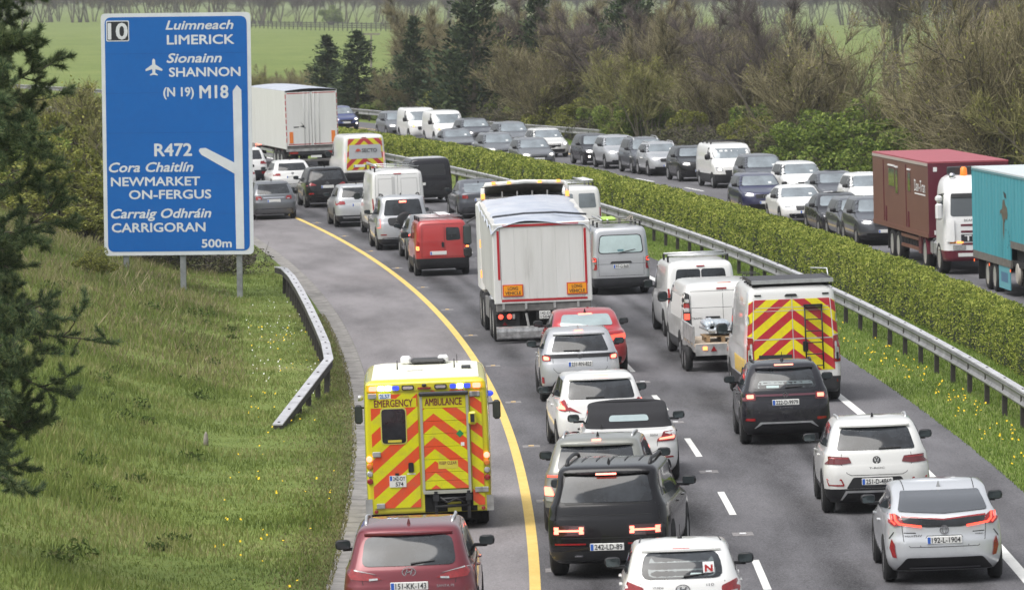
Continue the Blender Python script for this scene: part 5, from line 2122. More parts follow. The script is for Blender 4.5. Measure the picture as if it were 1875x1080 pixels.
# white supermini with the N plate
v = car_shell('supermini', 'small white hatchback with a red N sticker in its rear window', 'car', 3.67, 1.66, 1.50, 'hatch', P_WHITE, R=0.29, tw=0.19, belt=0.98, rake=0.34, wr=0.72)
rear_glass(v, 1.035, 1.375, 0.56, 0.50, 0.13)
v.panel('paler_pane', 'rear', round_poly([(-0.47, 1.06), (0.47, 1.06), (0.42, 1.335), (-0.42, 1.335)], 0.1, 4), plain('tinted pane', (0.085, 0.105, 0.11), 0.05, 0.1, coat=1.0), off=0.008)
spoiler(v, P_WHITE, 0.53, -3.67 / 2 + 0.46, 1.425, 0.2, 0.09)
v.panel('high_brake_light', 'rear', [(-0.12, 1.385), (0.12, 1.385), (0.11, 1.405), (-0.11, 1.405)], RED, off=0.03)
v.pair('tail_light', 'rear', [(0.53, 0.77), (0.72, 0.75), (0.775, 0.90), (0.80, 1.02), (0.73, 1.01), (0.52, 0.93)], RED, r=0.03, off=0.014)
v.pair('reverse_light', 'rear', [(0.57, 0.80), (0.70, 0.79), (0.735, 0.87), (0.58, 0.85)], CLEARL, off=0.022, r=0.02)
v.badge('oval', 0.90, 0.062)
small_text(v, 'HYUNDAI', -0.40, -0.26, 0.915, 0.03)
small_text(v, 'i10', 0.32, 0.42, 0.935, 0.035)
v.wiper(0.02, 1.06, 0.30, 1.085)
st = v.panel('novice_sticker', 'rear', [(0.285, 1.10), (0.435, 1.10), (0.43, 1.235), (0.28, 1.235)], FILM, off=0.013)
y_ = v.cast('rear', 0.36, 1.10)[0].y
text_obj(st, 'N', 0.305, 0.415, 1.12, 0.095, y_ - 0.016, plain('red print', (0.5, 0.03, 0.03), 0.5), -1, 0.05)
v.panel('paper_label', 'rear', [(0.10, 1.075), (0.26, 1.07), (0.26, 1.10), (0.12, 1.105)], plain('pale card', (0.45, 0.55, 0.55), 0.6), off=0.012)
v.fin(-0.85, BLACK, 0.0, 0.2, thin=True)
for sx in (-1, 1):
    a, _, _ = v.cast('top', sx * 0.55, -0.95)
    b, _, _ = v.cast('top', sx * 0.52, -0.2)
    MB().tube([a, (a + b) / 2 + Vector((0, 0, 0.012)), b], 0.012, 5).obj('roof_strip', BLACK, v.root)
seams(v, [(-0.57, 1.0), (-0.52, 0.66), (0.52, 0.66), (0.57, 1.0)])
v.plate(0.55, '')
v.put_px(1253, 1192, 0.0, v.ra)

# black boxy sport utility
v = car_shell('sport_utility_car', 'large black boxy sport utility car with H-shaped lit tail lights and roof rails', 'car', 4.83, 1.90, 1.73, 'suv', P_BLACK, R=0.38, tw=0.25, belt=1.12, rake=0.24, wr=0.76, zb=0.24, ro=0.98)
rear_glass(v, 1.17, 1.555, 0.71, 0.62, 0.05)
spoiler(v, P_BLACK, 0.66, -4.83 / 2 + 0.36, 1.635, 0.3, 0.12)
v.panel('high_brake_light', 'rear', [(-0.155, 1.54), (0.155, 1.54), (0.155, 1.562), (-0.155, 1.562)], REDHOT, off=0.075)
for sx in (-1, 1):
    pts = [(0.36, 0.737), (0.80, 0.737), (0.80, 0.767), (0.36, 0.767)]
    v.panel('tail_light', 'rear', [(sx * x, z) for x, z in pts][::sx], REDHOT, off=0.014, skirt=0.01)
    for x0 in (0.35, 0.735):
        for z0 in (0.70, 0.765):
            v.panel('tail_light', 'rear', [(sx * x, z) for x, z in ((x0, z0), (x0 + 0.07, z0), (x0 + 0.07, z0 + 0.042), (x0, z0 + 0.042))][::sx], REDHOT, off=0.018, skirt=0.01)
    v.panel('light_housing', 'rear', [(sx * x, z) for x, z in ((0.33, 0.675), (0.83, 0.675), (0.83, 0.83), (0.33, 0.83))][::sx], plain('dark red lens', (0.045, 0.006, 0.008), 0.15, coat=1.0), off=0.008, r=0.02)
    v.panel('reflector', 'rear', [(sx * x, z) for x, z in ((0.32, 0.535), (0.80, 0.535), (0.80, 0.56), (0.32, 0.56))][::sx], RED, off=0.01, skirt=0.01)
v.panel('lower_bumper', 'rear', [(-0.86, 0.30), (0.86, 0.30), (0.88, 0.44), (-0.88, 0.44)], TRIM, r=0.04, off=0.01)
v.plate(0.50, '242-LD-89')
v.panel('exhaust_trim', 'rear', [(-0.50, 0.36), (-0.38, 0.36), (-0.38, 0.385), (-0.50, 0.385)], CHROME, off=0.02, skirt=0.01)
seams(v, [(-0.79, 1.12), (-0.82, 0.64), (0.82, 0.64), (0.79, 1.12)])
seams(v, [(-0.80, 0.98), (0.80, 0.98)])
seams(v, [(-0.75, 1.145), (0.75, 1.145)])
v.rails(0.665, -1.75, 0.55, BLACK, 0.028, 0.06)
v.fin(-1.55, BLACK)
for k in range(5):
    x = -0.44 + 0.22 * k
    v.line('roof_seam', 'top', [(x, -1.35), (x, 0.45)], 0.02, TRIM, 0.01)
v.put_px(1124, 1049, 6.0, v.ra)

# khaki grey compact crossover
v = car_shell('crossover', 'khaki grey compact crossover with a full-width thin red light strip', 'car', 4.35, 1.825, 1.575, 'suv', P_KHAKI, R=0.345, belt=1.02, rake=0.42, wr=0.72, low_z=0.46, low=TRIM)
rear_glass(v, 1.075, 1.43, 0.65, 0.58, 0.07)
spoiler(v, P_KHAKI, 0.60, -4.35 / 2 + 0.54, 1.485, 0.25, 0.16)
v.panel('high_brake_light', 'rear', [(-0.075, 1.435), (0.075, 1.435), (0.075, 1.475), (-0.075, 1.475)], REDHOT, off=0.10)
v.panel('light_strip', 'rear', [(-0.80, 0.955), (0.80, 0.955), (0.80, 0.985), (-0.80, 0.985)], plain('dim red strip', (0.35, 0.02, 0.02), 0.2, emit=(1, 0.05, 0.04), estr=0.35), off=0.012)
v.pair('light_strip', 'rear', [(0.62, 0.956), (0.805, 0.956), (0.805, 0.986), (0.62, 0.986)], REDLIT, off=0.017)
v.pair('tail_light', 'rear', [(0.70, 0.66), (0.86, 0.66), (0.87, 0.80), (0.76, 0.80), (0.72, 0.74)], REDHOT, off=0.012, r=0.02)
v.pair('reverse_light', 'rear', [(0.71, 0.56), (0.84, 0.58), (0.86, 0.65), (0.72, 0.65)], CLEARL, off=0.012, r=0.02)
v.rails(0.60, -1.3, 0.4, ALU, 0.02)
v.fin(-1.2, BLACK)
v.plate(0.74, '')
seams(v, [(-0.62, 1.02), (-0.60, 0.62), (0.60, 0.62), (0.62, 1.02)])
v.put_px(1100, 971, 4.5, v.ra)

# white convertible with black soft top
v = car_shell('convertible', 'white convertible car with a black fabric soft top and pale rear window', 'car', 4.43, 1.775, 1.41, 'coupe', plain('soft top fabric', (0.014, 0.014, 0.017), 0.95, var=0.15, vscale=60, bump=0.2, bscale=300), R=0.33, belt=0.93, rake=0.95, low_z=0.985, low=P_WHITE, names=('soft_top', 'body'), wr=0.76)
v.panel('rear_window', 'rear', [(-0.37, 1.10), (0.37, 1.10), (0.34, 1.20), (-0.34, 1.20)], PALEPANE, r=0.06, off=0.006)
v.pair('tail_light', 'rear', [(0.48, 0.755), (0.80, 0.755), (0.845, 0.86), (0.83, 0.93), (0.60, 0.925), (0.565, 0.84), (0.49, 0.80)], RED, r=0.02, off=0.012)
v.pair('light_strip', 'rear', [(0.52, 0.785), (0.79, 0.80), (0.80, 0.85), (0.53, 0.82)], REDHOT, off=0.02, r=0.015)
v.panel('high_brake_light', 'rear', [(-0.16, 0.925), (0.16, 0.925), (0.16, 0.945), (-0.16, 0.945)], plain('dim brake strip', (0.7, 0.35, 0.3), 0.3, emit=(1, 0.3, 0.2), estr=0.5), off=0.012)
v.plate(0.66, '65', text_w=0.12, align='r')
v.panel('lower_bumper', 'rear', [(-0.74, 0.25), (0.74, 0.25), (0.70, 0.44), (-0.70, 0.44)], BLACK, r=0.06, off=0.01)
v.pair('reflector', 'rear', [(0.46, 0.455), (0.78, 0.455), (0.76, 0.485), (0.47, 0.485)], RED, off=0.012)
small_text(v, '220d', 0.36, 0.50, 0.86, 0.035)
seams(v, [(-0.50, 0.95), (-0.48, 0.60), (-0.40, 0.56), (0.40, 0.56), (0.48, 0.60), (0.50, 0.95)])
v.fin(-1.72, BLACK, -0.5, 0.05)
v.put_px(1155, 880, 0.6, v.ra)

# white hatchback with boomerang lamps
v = car_shell('hatchback', 'white hatchback with dark rear window ahead of the convertible', 'car', 4.05, 1.76, 1.54, 'hatch', P_WHITE, R=0.31, belt=1.0, rake=0.36, wr=0.72, mirror_col=BLACK)
rear_glass(v, 1.06, 1.40, 0.65, 0.58, 0.06)
spoiler(v, P_WHITE, 0.60, -4.05 / 2 + 0.48, 1.46, 0.22, 0.12)
v.panel('high_brake_light', 'rear', [(-0.17, 1.415), (0.17, 1.415), (0.17, 1.443), (-0.17, 1.443)], REDHOT, off=0.09)
v.pair('tail_light', 'rear', [(0.60, 0.86), (0.72, 0.84), (0.86, 0.87), (0.88, 0.98), (0.80, 1.10), (0.69, 1.05), (0.66, 0.93)], RED, r=0.02, off=0.014)
v.pair('tail_light', 'rear', [(0.40, 0.80), (0.62, 0.855), (0.66, 0.905), (0.62, 0.925)], RED, off=0.012)
v.pair('light_strip', 'rear', [(0.69, 0.87), (0.84, 0.885), (0.86, 0.97), (0.79, 1.07), (0.755, 0.97), (0.70, 0.92)], REDHOT, off=0.022, r=0.02)
v.plate(0.86, '1', text_w=0.04, align='c')
v.wiper(-0.30, 1.085, 0.05, 1.095)
v.panel('lower_bumper', 'rear', [(-0.72, 0.24), (0.72, 0.24), (0.62, 0.46), (-0.62, 0.46)], BLACK, r=0.05, off=0.01)
v.pair('reflector', 'rear', [(0.50, 0.40), (0.72, 0.42), (0.70, 0.455), (0.50, 0.44)], RED, off=0.018)
seams(v, [(-0.66, 1.0), (-0.60, 0.70), (0.60, 0.70), (0.66, 1.0)])
v.put_px(1101, 826, -2.2, v.ra)

# silver crossover with a black light band
v = car_shell('crossover', 'silver crossover with a black band across its tailgate and plate 231-RN-823', 'car', 4.18, 1.765, 1.57, 'suv', P_SILVER, R=0.34, belt=1.04, rake=0.42, wr=0.70, low_z=0.36, low=TRIM)
rear_glass(v, 1.085, 1.43, 0.63, 0.50, 0.05)
spoiler(v, P_SILVER, 0.56, -4.18 / 2 + 0.54, 1.475, 0.25, 0.14)
v.panel('high_brake_light', 'rear', [(-0.09, 1.43), (0.09, 1.43), (0.09, 1.455), (-0.09, 1.455)], REDHOT, off=0.10)
v.panel('light_band', 'rear', [(-0.70, 0.955), (0.70, 0.955), (0.78, 1.035), (-0.78, 1.035)], BLACK, off=0.012, r=0.02)
v.pair('tail_light', 'rear', [(0.64, 0.90), (0.80, 0.90), (0.82, 1.02), (0.64, 1.0)], RED, off=0.018, r=0.02)
v.pair('light_strip', 'rear', [(0.66, 0.915), (0.77, 0.915), (0.78, 1.0), (0.67, 0.985)], REDHOT, off=0.026, r=0.03)
v.plate(0.82, '231-RN-823')
v.badge('tee', 0.985, 0.05)
v.wiper(0.0, 1.10, -0.35, 1.105)
v.pair('reflector', 'rear', [(0.78, 0.42), (0.83, 0.42), (0.835, 0.56), (0.79, 0.55)], RED, off=0.012)
v.panel('lower_bumper', 'rear', [(-0.66, 0.30), (0.66, 0.30), (0.56, 0.47), (-0.56, 0.47)], TRIM, r=0.05, off=0.01)
seams(v, [(-0.60, 1.04), (-0.58, 0.72), (-0.5, 0.64), (0.5, 0.64), (0.58, 0.72), (0.60, 1.04)])
v.fin(-1.2, P_SILVER)
v.put_px(1063, 731, 0.4, v.ra)

# red saloon
v = car_shell('saloon_car', 'bright red saloon car partly hidden by the silver crossover', 'car', 4.75, 1.86, 1.46, 'saloon', P_BRED, R=0.34, belt=0.95, rake=0.75, wr=0.72)
v.panel('rear_window', 'rear', [(-0.62, 1.10), (0.62, 1.10), (0.54, 1.34), (-0.54, 1.34)], PALEPANE, r=0.06, res=0.06, off=0.014)
v.panel('high_brake_light', 'rear', [(-0.16, 1.335), (0.16, 1.335), (0.16, 1.355), (-0.16, 1.355)], REDHOT, off=0.02)
v.pair('tail_light', 'rear', [(0.50, 0.78), (0.86, 0.80), (0.88, 0.93), (0.52, 0.90)], REDLIT, r=0.02, off=0.012)
v.plate(0.66, '')
v.panel('lower_bumper', 'rear', [(-0.74, 0.24), (0.74, 0.24), (0.78, 0.40), (-0.78, 0.40)], BLACK, r=0.05, off=0.01)
v.fin(-1.15, BLACK)
v.put_px(1076, 682, 0.0, v.ra)

# dark grey crossover, lane two
v = car_shell('crossover', 'dark grey crossover with plate 222-D-9979 in the outer lane', 'car', 4.11, 1.76, 1.585, 'suv', P_DGREY, R=0.335, belt=1.04, rake=0.36, wr=0.70, low_z=0.47, low=BLACK)
rear_glass(v, 1.085, 1.44, 0.62, 0.53, 0.08)
v.panel('paler_pane', 'rear', [(-0.54, 1.10), (0.56, 1.10), (0.53, 1.22), (-0.50, 1.235)], plain('painted reflection pane', (0.10, 0.125, 0.13), 0.05, 0.15, coat=1.0), off=0.008, r=0.05)  # painted reflection: a paler patch over the lower rear window
spoiler(v, P_DGREY, 0.56, -4.11 / 2 + 0.48, 1.495, 0.25, 0.13)
v.panel('high_brake_light', 'rear', [(-0.18, 1.445), (0.18, 1.445), (0.18, 1.467), (-0.18, 1.467)], REDHOT, off=0.10)
v.panel('light_band', 'rear', [(-0.60, 0.945), (0.60, 0.945), (0.60, 0.985), (-0.60, 0.985)], plain('dull red band', (0.10, 0.02, 0.035), 0.25, coat=1.0), off=0.012)
v.pair('tail_light', 'rear', [(0.575, 0.87), (0.82, 0.86), (0.85, 1.0), (0.58, 1.01)], plain('smoked red lens', (0.12, 0.008, 0.01), 0.15, coat=1.0), off=0.014, r=0.02)
v.pair('light_strip', 'rear', [(0.61, 0.91), (0.735, 0.905), (0.735, 0.975), (0.61, 0.98)], REDHOT, off=0.024, r=0.015)
v.plate(0.825, '222-D-9979')
v.badge('vw', 0.965, 0.05)
small_text(v, 'T-CROSS', -0.13, 0.13, 0.715, 0.022)
v.wiper(0.0, 1.10, 0.33, 1.115)
v.pair('reflector', 'rear', [(0.60, 0.475), (0.78, 0.485), (0.77, 0.53), (0.60, 0.53)], RED, off=0.012, r=0.01)
v.panel('silver_trim', 'rear', [(-0.62, 0.34), (-0.60, 0.34), (-0.46, 0.42), (0.46, 0.42), (0.60, 0.34), (0.62, 0.34), (0.50, 0.455), (-0.50, 0.455)], ALU, off=0.016, skirt=0.01)
v.panel('paper_label', 'rear', [(-0.36, 1.10), (-0.12, 1.10), (-0.12, 1.145), (-0.36, 1.145)], plain('pale card', (0.45, 0.55, 0.55), 0.6), off=0.012)
v.rails(0.585, -1.15, 0.35, BLACK, 0.02, 0.028)
v.fin(-1.05, BLACK, 0.0, 0.16, thin=True)
seams(v, [(-0.58, 1.04), (-0.56, 0.72), (-0.46, 0.66), (0.46, 0.66), (0.56, 0.72), (0.58, 1.04)])
v.put_px(1438, 809, 0.8, v.ra)

# pearl white crossover
v = car_shell('crossover', 'pearl white crossover with plate 251-D-4868 in the outer lane', 'car', 4.23, 1.82, 1.575, 'suv', P_PEARL, R=0.345, belt=1.02, rake=0.44, wr=0.70, low_z=0.44, low=BLACK)
rear_glass(v, 1.075, 1.42, 0.66, 0.56, 0.05)
spoiler(v, P_PEARL, 0.59, -4.23 / 2 + 0.56, 1.485, 0.25, 0.16)
v.pair('tail_light', 'rear', [(0.42, 0.87), (0.60, 0.845), (0.86, 0.855), (0.885, 0.99), (0.46, 0.965)], plain('smoked red lens', (0.12, 0.008, 0.01), 0.15, coat=1.0), off=0.014, r=0.015)
v.pair('light_strip', 'rear', [(0.47, 0.93), (0.86, 0.95), (0.865, 0.965), (0.47, 0.95)], RED, off=0.02)
v.badge('vw', 0.91, 0.06, mat=TRIM)
small_text(v, 'T-ROC', -0.13, 0.13, 0.765, 0.03, TRIM)
v.plate(0.555, '251-D-4868')
v.panel('plate_recess', 'rear', [(-0.52, 0.445), (0.52, 0.445), (0.40, 0.63), (-0.40, 0.63)], BLACK, off=0.006, r=0.03)
for sx in (-1, 1):
    v.line('reflector_frame', 'rear', [(sx * x, z) for x, z in ((0.56, 0.50), (0.80, 0.505), (0.835, 0.605), (0.60, 0.595))], 0.026, RED, 0.012, True)
v.wiper(0.05, 1.09, 0.42, 1.10)
v.panel('silver_trim', 'rear', [(-0.62, 0.26), (-0.59, 0.26), (-0.50, 0.375), (0.50, 0.375), (0.59, 0.26), (0.62, 0.26), (0.53, 0.41), (-0.53, 0.41)], ALU, off=0.016, skirt=0.01)
v.rails(0.60, -1.1, 0.35, ALU, 0.02, 0.028)
v.fin(-1.05, BLACK)
seams(v, [(-0.58, 1.02), (-0.60, 0.86), (-0.50, 0.70), (-0.43, 0.665), (0.43, 0.665), (0.50, 0.70), (0.60, 0.86), (0.58, 1.02)])
v.put_px(1604, 934, 0.8, v.ra)

# silver liftback with the winged tail
v = car_shell('liftback', 'silver liftback with swooping red tail lights and plate 192-L-1904 at the lower right', 'car', 4.58, 1.76, 1.43, 'liftback', paint('pale silver paint', (0.66, 0.68, 0.71), 0.45, 0.28, dirt=0.2), R=0.325, tw=0.2, belt=0.95, rake=1.0, wr=0.76)
v.panel('rear_window', 'rear', [(-0.66, 1.075), (-0.30, 1.055), (0, 1.04), (0.30, 1.055), (0.66, 1.075), (0.585, 1.325), (-0.585, 1.325)], plain('tinted hatch glass', (0.06, 0.066, 0.075), 0.05, 0.1, coat=1.0), r=0.03, res=0.06, off=0.012)
v.panel('lower_window', 'rear', [(-0.62, 0.90), (-0.24, 0.855), (0.24, 0.855), (0.62, 0.90), (0.64, 1.0), (0.35, 0.985), (0, 0.955), (-0.35, 0.985), (-0.64, 1.0)], GLASS, off=0.008)
v.line('light_strip', 'rear', [(-0.62, 1.008), (-0.35, 0.995), (0, 0.966), (0.35, 0.995), (0.62, 1.008)], 0.02, RED, 0.012)
for sx in (-1, 1):
    v.panel('tail_light', 'rear', [(sx * x, z) for x, z in ((0.58, 0.90), (0.72, 0.87), (0.80, 0.93), (0.80, 1.04), (0.70, 1.035), (0.62, 1.0))][::sx], RED, off=0.02, r=0.02)
    v.line('lit_strip', 'rear', [(sx * x, z) for x, z in ((0.33, 0.868), (0.64, 0.91), (0.69, 0.95), (0.71, 1.03))], 0.032, REDLIT, 0.028)
    v.line('lit_strip', 'rear', [(sx * x, z) for x, z in ((0.70, 0.905), (0.75, 0.95), (0.76, 1.03))], 0.02, REDLIT, 0.028)
    v.panel('fog_reflector', 'rear', [(sx * x, z) for x, z in ((0.70, 0.41), (0.76, 0.42), (0.80, 0.56), (0.77, 0.69), (0.73, 0.62), (0.72, 0.5))][::sx], RED, off=0.012, r=0.01)
    v.line('bumper_crease', 'rear', [(sx * x, z) for x, z in ((0.42, 0.775), (0.74, 0.785), (0.80, 0.70), (0.84, 0.55), (0.84, 0.40))], 0.014, SEAM, 0.003)
v.plate(0.665, '192-L-1904')
v.badge('tee', 0.815, 0.062)
small_text(v, 'PRIUS', -0.58, -0.46, 0.72, 0.022, TRIM)
small_text(v, 'PHV', -0.45, -0.33, 0.72, 0.03, TRIM)
small_text(v, 'HYBRID', 0.46, 0.58, 0.73, 0.02, TRIM)
v.panel('lower_bumper', 'rear', [(-0.72, 0.22), (0.72, 0.22), (0.56, 0.41), (-0.56, 0.41)], BLACK, off=0.012, r=0.04)
v.panel('bumper_strip', 'rear', [(-0.52, 0.255), (0.52, 0.255), (0.52, 0.275), (-0.52, 0.275)], plain('dull grey plastic', (0.10, 0.10, 0.11), 0.5), off=0.025)
seams(v, [(-0.62, 0.90), (-0.60, 0.66), (-0.50, 0.565), (0.50, 0.565), (0.60, 0.66), (0.62, 0.90)])
seams(v, [(-0.36, 0.575), (-0.25, 0.73), (0.25, 0.73), (0.36, 0.575)])
v.panel('window_sticker', 'rear', [(-0.53, 1.10), (-0.45, 1.115), (-0.37, 1.12), (-0.37, 1.19), (-0.42, 1.15), (-0.47, 1.17), (-0.53, 1.16)], FILM, off=0.011)
v.line('roof_seam', 'top', [(-0.52, -1.25), (-0.55, 0.2)], 0.012, SEAM, 0.003)
v.line('roof_seam', 'top', [(0.52, -1.25), (0.55, 0.2)], 0.012, SEAM, 0.003)
v.fin(-1.1, P_SILVER)
v.put_px(1726, 1060, 0.5, v.ra)


# ------------------------------------------------------------------ cars further up the road, seen from behind
def rear_std(v, style='suv', lights=None, lit=False, plate='', low=True, spo=True, pm=None, light_mat=None, wtop=0.62, wbot=0.72, glass=None):
    L, W, H, b = v.L, v.W, v.H, v.belt
    w = W / 2
    rear_glass(v, b + 0.055, H - 0.14, wbot * w, wtop * w, 0.06, glass)
    lights = lights or [(0.60 * w, b - 0.17), (0.92 * w, b - 0.18), (0.95 * w, b - 0.02), (0.62 * w, b - 0.04)]
    v.pair('tail_light', 'rear', lights, light_mat or (REDLIT if lit else RED), off=0.014, r=0.02, res=0.3)
    v.plate(b - 0.22, plate)
    if low:
        v.panel('lower_bumper', 'rear', [(-0.82 * w, 0.24), (0.82 * w, 0.24), (0.80 * w, 0.44), (-0.80 * w, 0.44)], BLACK, off=0.01, r=0.05, res=0.3)
    if spo and pm:
        k = {'suv': 0.49, 'hatch': 0.53, 'estate': 0.62, 'mpv': 0.43}[style]
        spoiler(v, pm, 0.66 * w, -L / 2 + k, H - 0.09, 0.2, 0.1)
    v.fin(-L / 2 + 1.1, BLACK)


# silver tall off-roader with spare-wheel cover
v = car_shell('off_road_car', 'silver off-road car with a black spare wheel cover and lit brake light', 'car', 4.6, 1.87, 1.87, 'suv', P_SILVER, R=0.38, belt=1.14, rake=0.20, wr=0.76, low_z=0.40, low=TRIM)
rear_std(v, 'suv', [(0.80, 0.78), (0.91, 0.78), (0.91, 1.08), (0.80, 1.08)], True, '', True)
v.panel('high_brake_light', 'rear', [(-0.12, 1.62), (0.12, 1.62), (0.12, 1.68), (-0.12, 1.68)], REDHOT, off=0.03)
m = MB().lathe([(0, 0.33), (-0.12, 0.335), (-0.17, 0.30), (-0.19, 0.22)], 'y', c=(0.06, -2.31, 0.98), n=24)
m.obj('spare_wheel_cover', BLACK, v.root, True, sharp=40)
v.panel('spare_wheel_band', 'rear', [(-0.52, 0.84), (0.56, 0.84), (0.60, 1.12), (-0.56, 1.12)], TRIM, off=0.012, r=0.12)
v.plate(0.98, '', back=0.2)
v.pair('reflector', 'rear', [(0.60, 0.52), (0.80, 0.52), (0.80, 0.56), (0.60, 0.56)], RED, off=0.012)
v.rails(0.66, -1.5, 0.4, BLACK, 0.025, 0.05)
v.put_px(738, 456, 0.0, v.ra)

v = car_shell('crossover', 'silver crossover left of the white van with the roof rack', 'car', 4.44, 1.82, 1.60, 'suv', P_SILVER, R=0.35, belt=1.06, low_z=0.45, low=TRIM)
rear_std(v, 'suv', [(0.52, 0.86), (0.86, 0.84), (0.88, 1.0), (0.54, 0.98)], False, '', False, pm=P_SILVER)
v.panel('silver_trim', 'rear', [(-0.60, 0.34), (0.60, 0.34), (0.64, 0.40), (-0.64, 0.40)], ALU, off=0.012)
v.put_px(656, 414, 0.0, v.ra)

v = car_shell('crossover', 'black crossover with a white plate behind the lorry trailer', 'car', 4.48, 1.85, 1.65, 'suv', P_BLACK, R=0.35, belt=1.08)
rear_std(v, 'suv', [(0.44, 0.92), (0.86, 0.90), (0.90, 1.06), (0.60, 1.02)], False, '', True, pm=P_BLACK)
v.pair('reflector', 'rear', [(0.56, 0.56), (0.78, 0.56), (0.76, 0.62), (0.58, 0.62)], RED, off=0.014)
v.badge('oval', 1.0, 0.05)
v.put_px(598, 379, 0.0, v.ra)

v = car_shell('estate_car', 'dark grey estate car beside the blue sign at the start of the yellow line', 'car', 4.78, 1.81, 1.50, 'estate', P_GREY, R=0.33, belt=0.96)
rear_std(v, 'estate', [(0.46, 0.80), (0.86, 0.78), (0.88, 0.95), (0.50, 0.93)], False, '', True, pm=P_GREY)
v.panel('chrome_strip', 'rear', [(-0.42, 0.845), (0.42, 0.845), (0.42, 0.885), (-0.42, 0.885)], CHROME, off=0.015)
v.pair('reverse_light', 'rear', [(0.52, 0.805), (0.62, 0.80), (0.62, 0.84), (0.52, 0.84)], CLEARL, off=0.022)
v.put_px(500, 401, 0.0, v.ra)

v = car_shell('hatchback', 'white hatchback in front of the lorry trailer rear', 'car', 4.28, 1.79, 1.46, 'hatch', P_WHITE, R=0.32, belt=0.96)
rear_std(v, 'hatch', [(0.52, 0.80), (0.84, 0.80), (0.86, 0.92), (0.54, 0.90)], False, '', True, pm=P_WHITE)
v.badge('vw', 0.90, 0.05)
v.put_px(534, 354, 0.0, v.ra)

v = car_shell('sport_utility_car', 'white sport utility car half hidden behind the right edge of the sign', 'car', 4.5, 1.84, 1.66, 'suv', P_WHITE, R=0.35, belt=1.06, low_z=0.62, low=BLACK)
rear_std(v, 'suv', None, False, '', False, pm=P_WHITE)
v.pair('reflector', 'rear', [(0.60, 0.45), (0.80, 0.45), (0.80, 0.55), (0.60, 0.55)], RED, off=0.012)
v.put_px(453, 336, 0.0, v.ra)

v = car_shell('hatchback', 'white hatchback further ahead left of the lorry, mostly behind the sign', 'car', 4.2, 1.78, 1.48, 'hatch', P_WHITE, R=0.32, belt=0.96)
rear_std(v, 'hatch', None, False, '', True, pm=P_WHITE)
v.put_px(432, 352, 0.0, v.ra)

v = car_shell('saloon_car', 'dark grey car half hidden behind the left side of the tipper lorry', 'car', 4.6, 1.82, 1.47, 'saloon', P_SLATE, R=0.33, belt=0.95)
rear_std(v, 'saloon', [(0.50, 0.78), (0.88, 0.80), (0.88, 0.93), (0.52, 0.91)], False, '', True, spo=False, wbot=0.66, glass=SCREEN)
v.put_px(879, 399, 0.0, v.ra)

v = car_shell('hatchback', 'dark grey car hidden behind the red van', 'car', 4.3, 1.80, 1.48, 'hatch', P_GREY, R=0.32, belt=0.96)
rear_std(v, 'hatch', None, True, '', True, pm=P_GREY)
v.put_px(792, 474, 0.0, v.ra)

